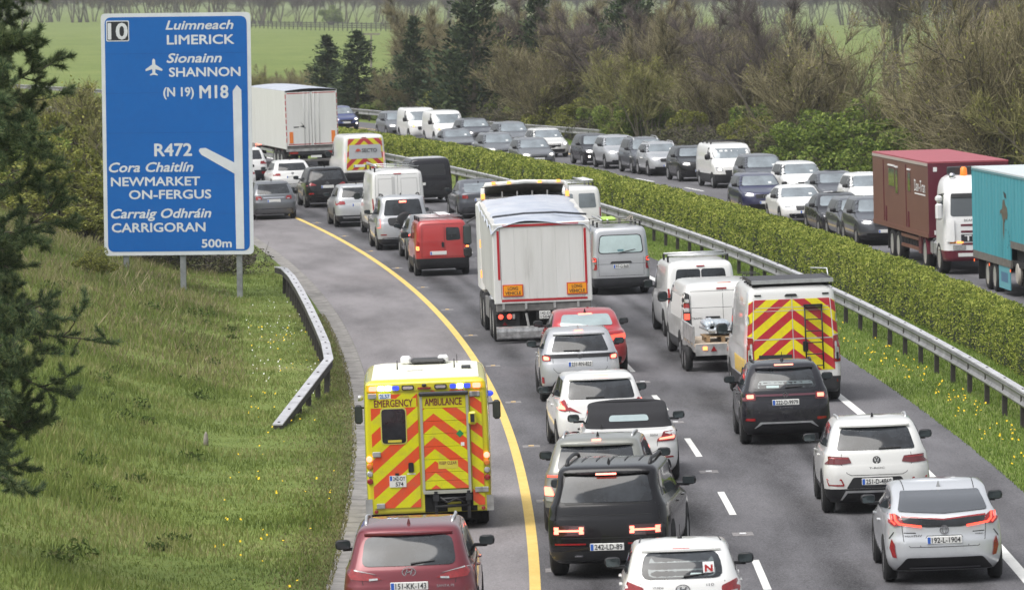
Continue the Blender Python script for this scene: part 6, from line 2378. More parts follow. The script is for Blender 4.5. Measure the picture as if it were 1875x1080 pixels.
# ------------------------------------------------------------------ oncoming cars on the far carriageway
NEAR_D, FAR_D = 17.9, 21.55
ONC = [
    # px, lane, kind, paint, L, W, H, lit, label, extra
    (1387, NEAR_D, 'suv', P_NAVY, 4.39, 1.81, 1.59, 1, 'navy blue crossover ahead of the white saloon in the lane beside the hedge', 'vbadge'),
    (1460, NEAR_D, 'saloon', P_WHITE, 4.69, 1.83, 1.44, 0, 'white saloon with a star emblem in its grille beside the hedge', 'star'),
    (1533, NEAR_D, 'saloon', P_DGREY, 4.65, 1.83, 1.45, 0, 'black saloon directly behind the white saloon in the lane beside the hedge', None),
    (1571, NEAR_D, 'hatch', P_SLATE, 4.3, 1.80, 1.48, 0, 'slate grey hatchback between the black saloon and the dark crossover', None),
    (1604, NEAR_D, 'suv', P_SLATE, 4.5, 1.84, 1.62, 1, 'dark crossover with a lit headlight right behind the maroon lorry', None),
    (1590, FAR_D, 'suv', P_WHITE, 4.4, 1.82, 1.62, 0, 'white sport utility car just left of the maroon lorry in the far lane', None),
    (1529, FAR_D, 'saloon', P_SLATE, 4.7, 1.83, 1.46, 0, 'slate grey saloon in the far lane behind the white crossover', None),
    (1463, FAR_D, 'suv', P_WHITE, 4.45, 1.84, 1.61, 0, 'white crossover with a dark diamond grille in the far lane', 'dia'),
    (1394, FAR_D, 'suv', P_SLATE, 4.6, 1.84, 1.66, 1, 'slate grey sport utility car in front of the white van in the far lane', None),
    (1268, FAR_D, 'suv', P_BLACK, 4.3, 1.80, 1.58, 1, 'black crossover right behind the white van in the far lane', None),
    (1210, FAR_D, 'suv', P_SILVER, 4.16, 1.74, 1.56, 0, 'silver crossover with roof bars behind the black crossover', 'rails'),
    (1181, FAR_D, 'suv', P_SLATE, 4.7, 1.86, 1.68, 0, 'slate blue sport utility car with roof bars behind the silver crossover', 'rails'),
    (1131, FAR_D, 'suv', P_SILVER, 4.4, 1.82, 1.60, 1, 'silver sport utility car with an open window behind the slate blue one', None),
    (1089, FAR_D, 'hatch', P_DGREY, 4.4, 1.80, 1.52, 2, 'dark hatchback with its fog light lit at the tail of the bunch', None),
    (1000, FAR_D, 'hatch', P_PEARL, 4.2, 1.78, 1.50, 1, 'pale hatchback with dark bumper alone at the head of the distant queue', None),
    (937, FAR_D, 'suv', P_GREY, 4.5, 1.82, 1.62, 0, 'grey sport utility car behind the pale hatchback in the distant queue', None),
    (868, FAR_D, 'suv', P_SLATE, 4.4, 1.82, 1.58, 1, 'slate crossover in front of the two distant white vans', None),
    (726, FAR_D, 'hatch', P_GREY, 4.3, 1.80, 1.52, 1, 'grey hatchback behind the two distant white vans', None),
    (622, FAR_D, 'hatch', P_BLUE, 4.2, 1.79, 1.50, 2, 'blue hatchback with lit headlights, the last car seen on the far road', None),
    (974, NEAR_D, 'hatch', P_GREY, 4.3, 1.79, 1.50, 1, 'grey hatchback showing above the hedge, nearer one of two distant roofs', None),
    (910, NEAR_D, 'hatch', P_GREY, 4.3, 1.80, 1.52, 0, 'grey hatchback showing above the hedge, farther one of two distant roofs', None),
    (836, NEAR_D, 'saloon', P_GREY, 4.5, 1.80, 1.44, 0, 'grey bonnet and roof just showing above the hedge before the distant white vans', None),
]
for px, lane, style, pm, L_, W_, H_, lit, lab, ex in ONC:
    nm = {'suv': 'crossover', 'hatch': 'hatchback', 'saloon': 'saloon_car'}[style]
    v = car_shell(nm, lab, 'car', L_, W_, H_, style, pm, R=0.33 if style != 'suv' else 0.345, group='oncoming cars in the far queue', low_z=0.36 if style == 'suv' else None)
    front_details(v, style, lit, badge={'star': 'star', 'vbadge': 'oval', 'dia': None}.get(ex), plate='')
    if ex == 'rails':
        v.rails(0.60, -1.3, 0.4, ALU, 0.02, 0.05)
    if lit == 2:
        v.pair('fog_light', 'front', [(0.60, 0.40), (0.70, 0.40), (0.70, 0.49), (0.60, 0.49)], HEADLIT, off=0.02, r=0.04)
    v.panel('tax_disc', 'front', [(0.50 * -W_ / 2, v.belt + 0.12), (0.36 * -W_ / 2, v.belt + 0.12), (0.36 * -W_ / 2, v.belt + 0.19), (0.50 * -W_ / 2, v.belt + 0.19)], FILM, off=0.012)
    v.put_lane(px, lane)

# ------------------------------------------------------------------ vans
def van_ctrl(L, W, H, small=False, zb=0.22):
    r, f, w = -L / 2, L / 2, W / 2
    hz, cz = (0.92, 1.08) if small else (1.02, 1.24)
    g = H - cz
    nose = 0.72 if small else 0.85
    return [
        (zb, r + 0.10, f - 0.2, 0.93 * w, 0.10, 0.3, 0.03, 0.12),
        (zb + 0.12, r + 0.02, f - 0.05, 0.98 * w, 0.12, 0.35, 0.03, 0.14),
        (0.56, r, f, 1.0 * w, 0.12, 0.35, 0.03, 0.14),
        (hz - 0.08, r + 0.01, f - 0.04, 1.0 * w, 0.12, 0.36, 0.03, 0.14),
        (hz, r + 0.015, f - 0.13, 0.995 * w, 0.12, 0.36, 0.03, 0.14),
        (cz - 0.02, r + 0.02, f - nose, 0.985 * w, 0.12, 0.25, 0.03, 0.10),
        (cz + 0.04, r + 0.025, f - nose - 0.08, 0.975 * w, 0.12, 0.25, 0.03, 0.10),
        (cz + g * 0.5, r + 0.045, f - nose - 0.08 - g * 0.42, 0.945 * w, 0.12, 0.2, 0.03, 0.08),
        (H - 0.17, r + 0.075, f - nose - 0.1 - (g - 0.17) * 0.95, 0.905 * w, 0.12, 0.2, 0.03, 0.06),
        (H - 0.07, r + 0.12, f - nose - 0.22 - (g - 0.1) * 1.05, 0.85 * w, 0.14, 0.2, 0.03, 0.05),
        (H - 0.022, r + 0.22, f - nose - 0.45 - g * 1.05, 0.74 * w, 0.16, 0.2, 0.02, 0.04),
        (H, r + 0.7, f - nose - 1.0 - g * 1.05, 0.45 * w, 0.16, 0.2, 0.0, 0.0)]


def van_shell(name, label, L, W, H, pm, small=False, zb=0.22, low_z=None, low=None, R=0.33, tw=0.22, wb=None, ro=None, group=None, mirror_tall=1.5, rim=None, cat='van'):
    v = Veh(name, label, cat, group)
    v.L, v.W, v.H = L, W, H
    v.body(van_ctrl(L, W, H, small, zb), pm, low, low_z)
    wb = wb or L * 0.62
    ro = ro or (L - wb) * 0.52
    v.ra, v.fa = -L / 2 + ro, -L / 2 + ro + wb
    v.arches(R, (v.ra, v.fa), DULL, zb)
    v.wheels(R, tw, W, (v.ra, v.fa), rim or plain('steel wheel', (0.25, 0.25, 0.26), 0.5, 0.4, var=0.3))
    cz = 1.08 if small else 1.24
    v.belt = cz
    nose = 0.72 if small else 0.85
    g = H - cz
    v.cowl = L / 2 - nose
    c = v.cowl
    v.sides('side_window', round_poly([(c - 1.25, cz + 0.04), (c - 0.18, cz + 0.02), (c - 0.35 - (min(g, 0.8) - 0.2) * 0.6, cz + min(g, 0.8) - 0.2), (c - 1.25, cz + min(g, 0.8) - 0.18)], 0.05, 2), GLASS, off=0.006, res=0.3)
    v.mirrors(W / 2 + 0.12, c - 0.35, cz + 0.12, BLACK, 1.15, mirror_tall)
    return v


def rack(v, y0, y1, z, n=3, mat=ALU, w=None, r=0.018):
    w = w or v.W / 2 * 0.8
    ra = empty_child(v.root, 'roof_rack')
    for k in range(n):
        y = y0 + (y1 - y0) * k / (n - 1)
        MB().tube([(-w, y, z), (w, y, z)], r, 6).obj('crossbar', mat, ra, True)
        for sx in (-1, 1):
            MB().box(sx * w - 0.025, sx * w + 0.025, y - 0.03, y + 0.03, z - 0.16, z).obj('foot', BLACK, ra)
    return ra


def empty_child(parent, name):
    o = bpy.data.objects.new(name, None)
    o.empty_display_size = 0.1
    return link(o, parent)


# red small van with ladder rack
v = van_shell('small_van', 'red small van with a silver ladder rack on its roof', 3.9, 1.72, 1.76, P_VANRED, True, low_z=0.56, low=BLACK, R=0.31, mirror_tall=1.2)
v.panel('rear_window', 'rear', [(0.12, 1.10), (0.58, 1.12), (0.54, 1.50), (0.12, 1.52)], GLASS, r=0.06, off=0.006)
v.panel('door_panel', 'rear', [(-0.60, 1.10), (0.03, 1.10), (0.03, 1.53), (-0.56, 1.50)], paint('van red inset', (0.46, 0.03, 0.03), 0.0, 0.4), r=0.06, off=0.004)
v.pair('tail_light', 'rear', [(0.72, 0.78), (0.83, 0.78), (0.82, 1.12), (0.72, 1.08)], RED, r=0.03, off=0.012)
v.pair('light_strip', 'rear', [(0.73, 0.82), (0.81, 0.82), (0.81, 0.95), (0.73, 0.94)], plain('lit orange lamp', (0.9, 0.3, 0.1), 0.2, emit=(1.0, 0.28, 0.08), estr=1.8), r=0.02, off=0.02)
v.plate(0.72, '', x=-0.14)
v.panel('door_latch', 'rear', [(-0.03, 0.90), (0.05, 0.90), (0.05, 1.06), (-0.03, 1.06)], BLACK, r=0.03, off=0.02)
seams(v, [(0.075, 1.62), (0.075, 0.58)])
seams(v, [(-0.66, 0.60), (-0.62, 1.62), (0.62, 1.62), (0.66, 0.60), (-0.66, 0.60)])
rk = rack(v, -1.5, 0.2, 1.84, 3, ALU)
for x in (-0.05, 0.28):
    MB().tube([(x, -1.75, 1.90), (x, 0.5, 1.90)], 0.02, 6).obj('ladder_rail', ALU, rk, True)
for k in range(6):
    MB().tube([(-0.05, -1.6 + 0.38 * k, 1.90), (0.28, -1.6 + 0.38 * k, 1.90)], 0.014, 5).obj('rung', ALU, rk)
v.put_px(809, 503, -0.3, v.ra)

# tall white panel van with rack
v = van_shell('panel_van', 'tall plain white panel van behind the silver off-road car', 5.6, 2.02, 2.42, P_VAN, R=0.35, low_z=0.45, low=TRIM)
v.pair('tail_light', 'rear', [(0.88, 0.95), (0.985, 0.95), (0.985, 1.40), (0.90, 1.40)], RED, off=0.012)
seams(v, [(0.0, 2.28), (0.0, 0.55)])
seams(v, [(-0.84, 0.55), (-0.80, 2.25), (0.80, 2.25), (0.84, 0.55)])
for sx in (-1, 1):
    v.line('door_inset', 'rear', [(sx * x, z) for x, z in ((0.12, 1.35), (0.72, 1.35), (0.70, 2.10), (0.12, 2.10))], 0.015, plain('pressed line', (0.35, 0.35, 0.34), 0.5), 0.002, True)
v.panel('centre_strip', 'rear', [(-0.22, 1.35), (-0.10, 1.35), (-0.10, 2.18), (-0.22, 2.18)], plain('van grey panel', (0.5, 0.5, 0.5), 0.5), off=0.006)
v.panel('high_brake_light', 'rear', [(-0.14, 2.25), (0.14, 2.25), (0.14, 2.285), (-0.14, 2.285)], RED, off=0.015)
rk = rack(v, -2.6, 1.0, 2.52, 3, ALU)
MB().tube([(-0.75, -2.8, 2.58), (-0.75, 1.2, 2.58)], 0.04, 6).obj('pipe', ALU, rk, True)
v.plate(0.75, '')
v.put_px(727, 431, 0.0, v.ra)

# charcoal small van
v = van_shell('small_van', 'charcoal grey windowless small van in the outer lane near the barrier', 4.4, 1.83, 1.86, P_DGREY, True, low_z=0.5, low=BLACK, R=0.32, mirror_tall=1.2)
v.pair('tail_light', 'rear', [(0.80, 0.90), (0.90, 0.90), (0.88, 1.28), (0.80, 1.25)], RED, off=0.012, r=0.02)
v.plate(0.80, '', x=-0.42, w=0.40)
v.panel('rear_window', 'rear', [(-0.64, 1.14), (0.64, 1.14), (0.58, 1.60), (-0.58, 1.60)], plain('painted-over glass', (0.028, 0.029, 0.033), 0.35), r=0.06, off=0.006)
seams(v, [(0.0, 1.72), (0.0, 0.55)])
v.panel('roof_panel', 'top', [(-0.7, -1.9), (0.7, -1.9), (0.7, -0.2), (-0.7, -0.2)], plain('roof film', (0.42, 0.43, 0.45), 0.4), off=0.012, r=0.08)
v.put_px(786, 371, 0.0, v.ra)

# white van with red and yellow chevrons and a grey board
CHEV_RY = chevron('red and yellow chevrons', (0.62, 0.55, 0.01), (0.42, 0.015, 0.025), 0.48, 0.95, 0.0, 0.1)
v = van_shell('panel_van', 'white van with red and yellow chevrons around a grey company board', 5.4, 2.0, 2.3, P_VAN, R=0.34, low_z=0.62, low=BLACK)
v.panel('chevron_sheet', 'rear', [(-0.84, 0.72), (0.86, 0.72), (0.80, 2.12), (-0.72, 2.12)], CHEV_RY, off=0.006, r=0.04)
bd = v.panel('company_board', 'rear', [(-0.72, 1.22), (0.78, 1.22), (0.74, 1.84), (-0.68, 1.84)], plain('board grey', (0.42, 0.43, 0.45), 0.5, var=0.06), off=0.012, r=0.03)
yb = min(v.cast('rear', x, 1.6)[0].y for x in (-0.5, 0, 0.6)) - 0.02
text_obj(bd, 'SECTO', -0.12, 0.56, 1.50, 0.17, yb - 0.01, plain('dark grey print', (0.06, 0.065, 0.07), 0.5), -1, 0.02)
MB().prism([(-0.42, 1.50), (-0.38, 1.62), (-0.30, 1.68), (-0.20, 1.64), (-0.16, 1.52), (-0.24, 1.58), (-0.30, 1.52), (-0.36, 1.57)], yb - 0.012, yb - 0.006, 'y').obj('company_mark', plain('mark red', (0.5, 0.08, 0.05), 0.5), bd)
v.pair('tail_light', 'rear', [(0.88, 1.10), (0.97, 1.10), (0.96, 1.50), (0.88, 1.50)], REDLIT, off=0.014)
v.plate(0.90, '', x=-0.25)
v.panel('high_brake_light', 'rear', [(-0.10, 2.14), (0.10, 2.14), (0.10, 2.17), (-0.10, 2.17)], RED, off=0.02)
v.put_px(664, 339, -0.4, v.ra)

# silver old minivan
v = van_shell('passenger_van', 'old silver van with a wide pale rear window and ladders on its roof', 4.8, 1.70, 1.98, P_SILVER, True, low_z=0.50, low=TRIM, R=0.32, mirror_tall=1.2)
v.panel('window_seal', 'rear', [(-0.66, 1.20), (0.66, 1.20), (0.60, 1.74), (-0.60, 1.74)], BLACK, r=0.11, off=0.005, res=0.1)
v.panel('rear_window', 'rear', [(-0.635, 1.225), (0.635, 1.225), (0.575, 1.715), (-0.575, 1.715)], plain('pane painted sky-pale', (0.50, 0.62, 0.62), 0.1, 0.0, coat=1.0, var=0.1, vscale=3), r=0.1, off=0.011, res=0.1)  # sky light through the window is painted as a pale colour
v.wiper(-0.08, 1.20, 0.42, 1.30)
v.pair('tail_light', 'rear', [(0.70, 0.74), (0.835, 0.74), (0.83, 1.10), (0.71, 1.10)], RED, r=0.04, off=0.014)
v.pair('light_strip', 'rear', [(0.72, 0.98), (0.82, 0.98), (0.82, 1.08), (0.73, 1.08)], REDLIT, r=0.04, off=0.022)
v.pair('clear_lens', 'rear', [(0.72, 0.90), (0.825, 0.90), (0.825, 0.965), (0.72, 0.965)], plain('dirty lens', (0.18, 0.17, 0.15), 0.3), off=0.02)
v.panel('handle_trim', 'rear', [(-0.32, 0.92), (0.32, 0.92), (0.28, 0.975), (-0.28, 0.975)], TRIM, r=0.02, off=0.02)
v.plate(0.83, '97-G-868', w=0.46)
seams(v, [(-0.70, 0.90), (0.70, 0.90)])
seams(v, [(-0.66, 1.10), (-0.65, 0.56), (0.65, 0.56), (0.66, 1.10)])
rk = rack(v, -1.9, 0.6, 2.10, 3, plain('dull rack', (0.3, 0.29, 0.27), 0.6), 0.62)
for x, y0, y1 in ((-0.5, -2.1, 0.9), (-0.32, -2.1, 0.9)):
    MB().tube([(x, y0, 2.16), (x, y1, 2.16)], 0.025, 6).obj('ladder_rail', ALU, rk, True)
MB().box(-0.42, -0.05, -1.9, -0.9, 2.12, 2.22, 0.04).obj('folded_sheet', plain('lime sheet', (0.38, 0.55, 0.12), 0.7), rk)
for k in range(3):
    MB().tube([(0.2 + 0.1 * k, -2.0, 2.14), (0.62, 0.7 - 0.3 * k, 2.16)], 0.014, 5).obj('pole', plain('timber batten', (0.35, 0.30, 0.24), 0.8), rk)
v.panel('window_sticker', 'rear', [(-0.10, 1.26), (0.08, 1.26), (0.08, 1.32), (-0.10, 1.32)], plain('sticker teal', (0.12, 0.25, 0.28), 0.5), r=0.03, off=0.016)
v.put_px(1134, 537, -0.4, v.ra)

v = van_shell('panel_van', 'white van with a ladder on its roof mostly hidden by the tipper lorry', 4.8, 1.86, 1.95, P_VAN, True, R=0.32, mirror_tall=1.2)
v.pair('rear_window', 'rear', [(0.10, 1.20), (0.70, 1.20), (0.66, 1.70), (0.10, 1.70)], SCREEN, r=0.05, off=0.006)
v.pair('tail_light', 'rear', [(0.80, 0.80), (0.91, 0.80), (0.90, 1.20), (0.81, 1.20)], RED, off=0.012)
rk = rack(v, -1.9, 0.6, 2.06, 3, ALU, 0.66)
for x in (0.3, 0.62):
    MB().tube([(x, -2.3, 2.14), (x, 0.9, 2.14)], 0.025, 6).obj('ladder_rail', ALU, rk, True)
for k in range(7):
    MB().tube([(0.3, -2.1 + 0.4 * k, 2.14), (0.62, -2.1 + 0.4 * k, 2.14)], 0.015, 5).obj('rung', ALU, rk)
v.plate(0.8, '')
v.put_px(1052, 443, 0.0, v.ra)

# white van with roof bars ahead of the towing van
v = van_shell('panel_van', 'white van with two silver roof bars and dark rear windows', 4.9, 1.84, 1.93, P_WHITE, True, R=0.33, mirror_tall=1.3)
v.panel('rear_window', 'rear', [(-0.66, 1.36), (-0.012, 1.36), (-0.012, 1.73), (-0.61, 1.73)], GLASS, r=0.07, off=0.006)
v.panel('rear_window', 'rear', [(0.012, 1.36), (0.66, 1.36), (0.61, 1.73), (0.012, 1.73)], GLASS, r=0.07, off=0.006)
v.panel('high_brake_light', 'rear', [(-0.10, 1.78), (0.10, 1.78), (0.10, 1.81), (-0.10, 1.81)], RED, off=0.02)
v.pair('tail_light', 'rear', [(0.78, 0.80), (0.90, 0.80), (0.90, 1.25), (0.80, 1.25)], RED, off=0.012)
rack(v, -1.7, -0.5, 2.05, 2, ALU, 0.76, 0.035)
v.plate(0.8, '')
v.put_px(1281, 613, -0.4, v.ra)

# white towing van
v = van_shell('panel_van', 'white van with black tail light columns towing the flatbed trailer', 5.0, 1.96, 1.86, P_VAN, low_z=0.50, low=TRIM, R=0.33)
for sx in (-1, 1):
    v.panel('light_column', 'rear', [(sx * x, z) for x, z in ((0.76, 0.55), (0.955, 0.52), (0.935, 1.50), (0.885, 1.64), (0.79, 1.60))][::sx], BLACK, off=0.016, r=0.03, res=0.03)
    for z0, z1, mt, nm in ((1.40, 1.48, CLEARL, 'reverse_light'), (1.18, 1.27, CLEARL, 'reverse_light'), (1.27, 1.38, RED, 'tail_light'), (1.00, 1.14, REDLIT, 'tail_light'), (0.84, 0.90, CLEARL, 'reverse_light'), (0.72, 0.79, RED, 'tail_light'), (0.64, 0.70, CLEARL, 'reverse_light')):
        v.panel(nm, 'rear', [(sx * x, z) for x, z in ((0.80, z0), (0.915, z0), (0.91, z1), (0.80, z1))][::sx], mt, off=0.024, r=0.01, res=0.03)
seams(v, [(0.0, 1.70), (0.0, 0.55)])
seams(v, [(-0.76, 0.55), (-0.76, 1.66), (0.76, 1.66), (0.76, 0.55)])
seams(v, [(-0.78, 1.27), (0.78, 1.27)])
v.panel('high_brake_light', 'rear', [(-0.14, 1.69), (0.10, 1.69), (0.10, 1.73), (-0.14, 1.73)], RED, off=0.015)
MB().tube([(-0.10, -2.28, 1.82), (0.22, -2.28, 1.825)], 0.028, 6).obj('beacon_strip', plain('orange tube', (0.6, 0.12, 0.05), 0.4), v.root, True)
v.panel('door_handle', 'rear', [(-0.42, 1.015), (-0.08, 1.015), (-0.08, 1.06), (-0.42, 1.06)], BLACK, off=0.025, r=0.015)
small_text(v, 'TRAFIC', -0.75, -0.50, 1.0, 0.04, TRIM)
bk = empty_child(v.root, 'roof_basket')
for y in (-1.9, -1.2):
    for z in (1.87, 2.0):
        MB().tube([(0.55, y, z), (0.95, y, z)], 0.012, 5).obj('basket_bar', BLACK, bk)
for k in range(5):
    MB().tube([(0.55 + 0.1 * k, -1.9, 1.85), (0.55 + 0.1 * k, -1.9, 2.0)], 0.01, 5).obj('basket_bar', BLACK, bk)
v.sides('side_inset', round_poly([(-1.9, 1.0), (0.6, 1.0), (0.6, 1.52), (-1.9, 1.52)], 0.08, 3), plain('van inset white', (0.58, 0.58, 0.57), 0.45), off=0.004)
v.put_px(1320, 655, -1.0, v.ra)

# flatbed trailer and what lies on it
GALV = plain('dull galvanised', (0.36, 0.36, 0.355), 0.6, 0.35, var=0.35, vscale=4)
PLY = plain('bed plywood', (0.42, 0.35, 0.27), 0.8, var=0.25, vscale=4)
t = Veh('flatbed_trailer', 'grey galvanised flatbed trailer with low sides towed by the white van', 'trailer')
TW, TL = 1.62, 3.0
MB().box(-TW / 2, TW / 2, -TL / 2, TL / 2, 0.60, 0.66).obj('bed', PLY, t.root)
MB().box(-TW / 2, TW / 2, -TL / 2 - 0.03, -TL / 2 - 0.002, 0.40, 0.665).obj('tail_board', GALV, t.root)
for sx in (-1, 1):
    MB().box(sx * TW / 2 - 0.02, sx * TW / 2 + 0.02, -TL / 2 + 0.3, TL / 2, 0.67, 1.02).obj('side_board', GALV, t.root)
    for k in range(4):
        y = -TL / 2 + 0.32 + 0.85 * k
        MB().box(sx * (TW / 2 + 0.022) - 0.02 * sx - 0.02, sx * (TW / 2 + 0.022) + 0.045, y, y + 0.06, 0.60, 1.05).obj('stake', GALV, t.root)
    MB().tube([(sx * TW / 2, -TL / 2 + 0.3, 1.04), (sx * TW / 2, TL / 2, 1.04)], 0.025, 6).obj('top_rail', GALV, t.root)
    MB().box(sx * (TW / 2 - 0.22) - 0.05, sx * (TW / 2 - 0.22) + 0.05, -TL / 2 - 0.05, -TL / 2 - 0.031, 0.53, 0.61).obj('tail_light', plain('lit orange lamp', (0.9, 0.3, 0.1), 0.2), t.root)
    m = MB()
    x = sx * (TW / 2 - 0.42)
    m.prism([(x - 0.07, 0.50), (x + 0.07, 0.50), (x, 0.62)], -TL / 2 - 0.05, -TL / 2 - 0.031, 'y')
    m.obj('reflector', RED, t.root)
MB().box(-TW / 2 + 0.02, TW / 2 - 0.02, -TL / 2 + 0.05, TL / 2 + 0.6, 0.45, 0.598).obj('chassis', GALV, t.root)
MB().tube([(0, TL / 2 + 0.5, 0.5), (0, TL / 2 + 1.3, 0.48)], 0.05, 6).obj('drawbar', GALV, t.root)
MB().box(0.10, 0.48, -TL / 2 - 0.05, -TL / 2 - 0.031, 0.42, 0.50).obj('number_plate', PLATEW, t.root)
MB().box(0.101, 0.15, -TL / 2 - 0.053, -TL / 2 - 0.0505, 0.425, 0.495).obj('country_band', PLATEB, t.root)
t.ra = -0.55
t.wheels(0.28, 0.17, TW + 0.36, (-0.55, 0.12), ALLOY)
s_t, d_t, _ = ground_at(1332, 676)
t.put(s_t, d_t, -1.0, False, t.ra)
bx = t.root


def on_trailer(name, label, cat, builder):
    o = empty(name, label, cat, loc=bx.location, rot=bx.rotation_euler)
    builder(o)
    return o


def ld(o):
    wrap = plain('plastic wrap', (0.42, 0.47, 0.52), 0.3, 0.2, var=0.4, vscale=9, bump=0.8, bscale=22)
    m = MB()
    for k in range(9):
        a = k / 9 * 6.28
        m.tube([(-0.35 + 0.10 * math.cos(a), -0.9, 1.0 + 0.09 * math.sin(a)), (-0.3 + 0.10 * math.cos(a), 0.5, 1.02 + 0.09 * math.sin(a))], 0.055, 6)
    m.obj('wrapped_lengths', wrap, o, True, kind='stuff')
    MB().box(-0.55, 0.15, -0.95, 0.6, 0.88, 0.94, 0.01).obj('sheet', ALU, o, rot=(0.0, 0.06, 0.05))
    MB().box(-0.5, 0.1, -0.6, 0.5, 0.98, 1.12, 0.05).obj('wrapped_bundle', wrap, o, True)


on_trailer('wrapped_load', 'bundle of plastic-wrapped metal lengths lying on the trailer', 'load', ld)


def pl(o):
    wood = plain('pallet wood', (0.30, 0.20, 0.11), 0.85, var=0.3)
    for x in (-0.5, -0.15, 0.2):
        MB().box(x, x + 0.09, -0.9, 0.2, 0.665, 0.78).obj('bearer', wood, o)
    for k in range(5):
        MB().box(-0.55, 0.33, -0.9 + 0.22 * k, -0.78 + 0.22 * k, 0.782, 0.802).obj('slat', wood, o)


on_trailer('wooden_pallet', 'small wooden pallet under the wrapped load on the trailer', 'pallet', pl)


def bag(o):
    m = MB()
    m.lathe([(-0.02, 0.10), (0.0, 0.20), (0.16, 0.235), (0.30, 0.20), (0.33, 0.10)], 'y', c=(0.36, -1.05, 0.94), n=14)
    m.obj('drum', plain('black polythene', (0.014, 0.015, 0.016), 0.25, coat=0.5, bump=0.6, bscale=18), o, True, sharp=50)
    MB().tube([(0.52, -1.0, 1.05), (0.60, -0.4, 1.10), (0.55, 0.1, 1.02)], 0.05, 6).obj('hose', BLACK, o, True)


on_trailer('black_drum', 'round black plastic drum at the rear right of the trailer', 'drum', bag)

# big van with red and yellow chevrons and ladder
CHEV_BIG = chevron('bright chevrons', (0.78, 0.66, 0.0), (0.46, 0.012, 0.028), 0.42, 0.80, 0.0, 0.13)
v = van_shell('panel_van', 'big white van with bold red and yellow chevrons and a black ladder', 5.9, 2.06, 2.52, P_VAN, R=0.35, tw=0.225, low_z=0.56, low=TRIM, ro=1.0, wb=3.45)
for a, b in ((-0.875, -0.008), (0.008, 0.875)):
    sh = [(a, 0.70), (b, 0.70), (b if b < 0.5 else 0.80, 2.22), (a if a > -0.5 else -0.80, 2.22)]
    v.panel('chevron_door', 'rear', sh, CHEV_BIG, off=0.008, r=0.02, res=0.14)
for sx in (-1, 1):
    v.panel('chevron_pillar', 'rear', [(sx * x, z) for x, z in ((0.865, 1.45), (0.955, 1.45), (0.905, 2.16), (0.82, 2.20))][::sx], CHEV_BIG, off=0.012, res=0.04)
    v.panel('tail_light', 'rear', [(sx * x, z) for x, z in ((0.84, 0.86), (0.985, 0.86), (0.965, 1.43), (0.85, 1.42))][::sx], RED, off=0.018, r=0.02, res=0.03)
    v.panel('reverse_light', 'rear', [(sx * x, z) for x, z in ((0.87, 0.93), (0.955, 0.93), (0.95, 1.16), (0.915, 1.18), (0.905, 1.30), (0.875, 1.30))][::sx], CLEARL, off=0.026, r=0.015, res=0.03)
    v.panel('reflector', 'rear', [(sx * x, z) for x, z in ((0.90, 0.44), (0.96, 0.44), (0.96, 0.52), (0.90, 0.52))][::sx], RED, off=0.012)
    for z in (1.72, 0.9):
        v.panel('hinge', 'rear', [(sx * x, z0) for x, z0 in ((0.90, z), (0.945, z), (0.94, z + 0.16), (0.90, z + 0.16))][::sx], ALU if z > 1 else BLACK, off=0.03, r=0.01)
for z in (1.38, 1.98, 2.05):
    v.line('door_line', 'rear', [(-0.86, z), (0.86, z)], 0.022 if z < 1.5 else 0.012, plain('pale tape', (0.5, 0.5, 0.5), 0.5), 0.012)
v.panel('door_gap', 'rear', [(-0.007, 0.60), (0.007, 0.60), (0.007, 2.30), (-0.007, 2.30)], plain('pale tape', (0.5, 0.5, 0.5), 0.5), off=0.012)
v.panel('plate_housing', 'rear', [(-0.74, 0.97), (-0.04, 0.97), (-0.04, 1.05), (-0.74, 1.05)], TRIM, off=0.03, r=0.01)
v.plate(0.90, '', x=-0.42, w=0.48)
v.panel('rear_bumper', 'rear', [(-0.96, 0.30), (0.96, 0.30), (0.96, 0.56), (-0.96, 0.56)], TRIM, off=0.02, r=0.03)
v.panel('door_handle', 'rear', [(0.20, 1.10), (0.31, 1.10), (0.31, 1.32), (0.20, 1.32)], BLACK, off=0.03, r=0.03)
v.panel('high_brake_light', 'rear', [(-0.16, 2.28), (0.12, 2.28), (0.10, 2.33), (-0.12, 2.33)], BLACK, off=0.03, r=0.02)
for x in (-0.72, 0.72):
    v.panel('roof_lamp', 'rear', [(x - 0.07, 2.30), (x + 0.07, 2.30), (x + 0.07, 2.33), (x - 0.07, 2.33)], BLACK, off=0.02)
yl = v.cast('rear', 0.45, 1.5)[0].y - 0.09
la = empty_child(v.root, 'ladder')
for x in (0.26, 0.62):
    MB().tube([(x, yl - 0.03, 0.72), (x, yl, 1.4), (x, yl + 0.03, 2.08)], 0.018, 6).obj('stile', BLACK, la, True)
for k in range(6):
    z = 0.80 + 0.245 * k
    MB().tube([(0.26, yl - 0.02 + 0.01 * k, z), (0.62, yl - 0.02 + 0.01 * k, z)], 0.014, 6).obj('rung', BLACK, la)
MB().box(0.24, 0.64, yl - 0.02, yl + 0.12, 2.07, 2.10).obj('step', BLACK, la)
pf = empty_child(v.root, 'roof_platform')
MB().box(-0.80, 0.86, -2.8, -0.6, 2.58, 2.62).obj('deck', plain('platform mesh', (0.06, 0.06, 0.065), 0.6, 0.3), pf)
for sx in (-0.82, 0.88):
    MB().box(sx - 0.02, sx + 0.02, -2.85, -0.55, 2.56, 2.635).obj('side_rail', TRIM, pf)
MB().box(-0.84, 0.90, -2.88, -2.84, 2.555, 2.635).obj('roller', ALU, pf)
for k in range(4):
    MB().tube([(-0.82, -2.7 + 0.7 * k, 2.5), (0.88, -2.7 + 0.7 * k, 2.5)], 0.02, 5).obj('crossbar', BLACK, pf)
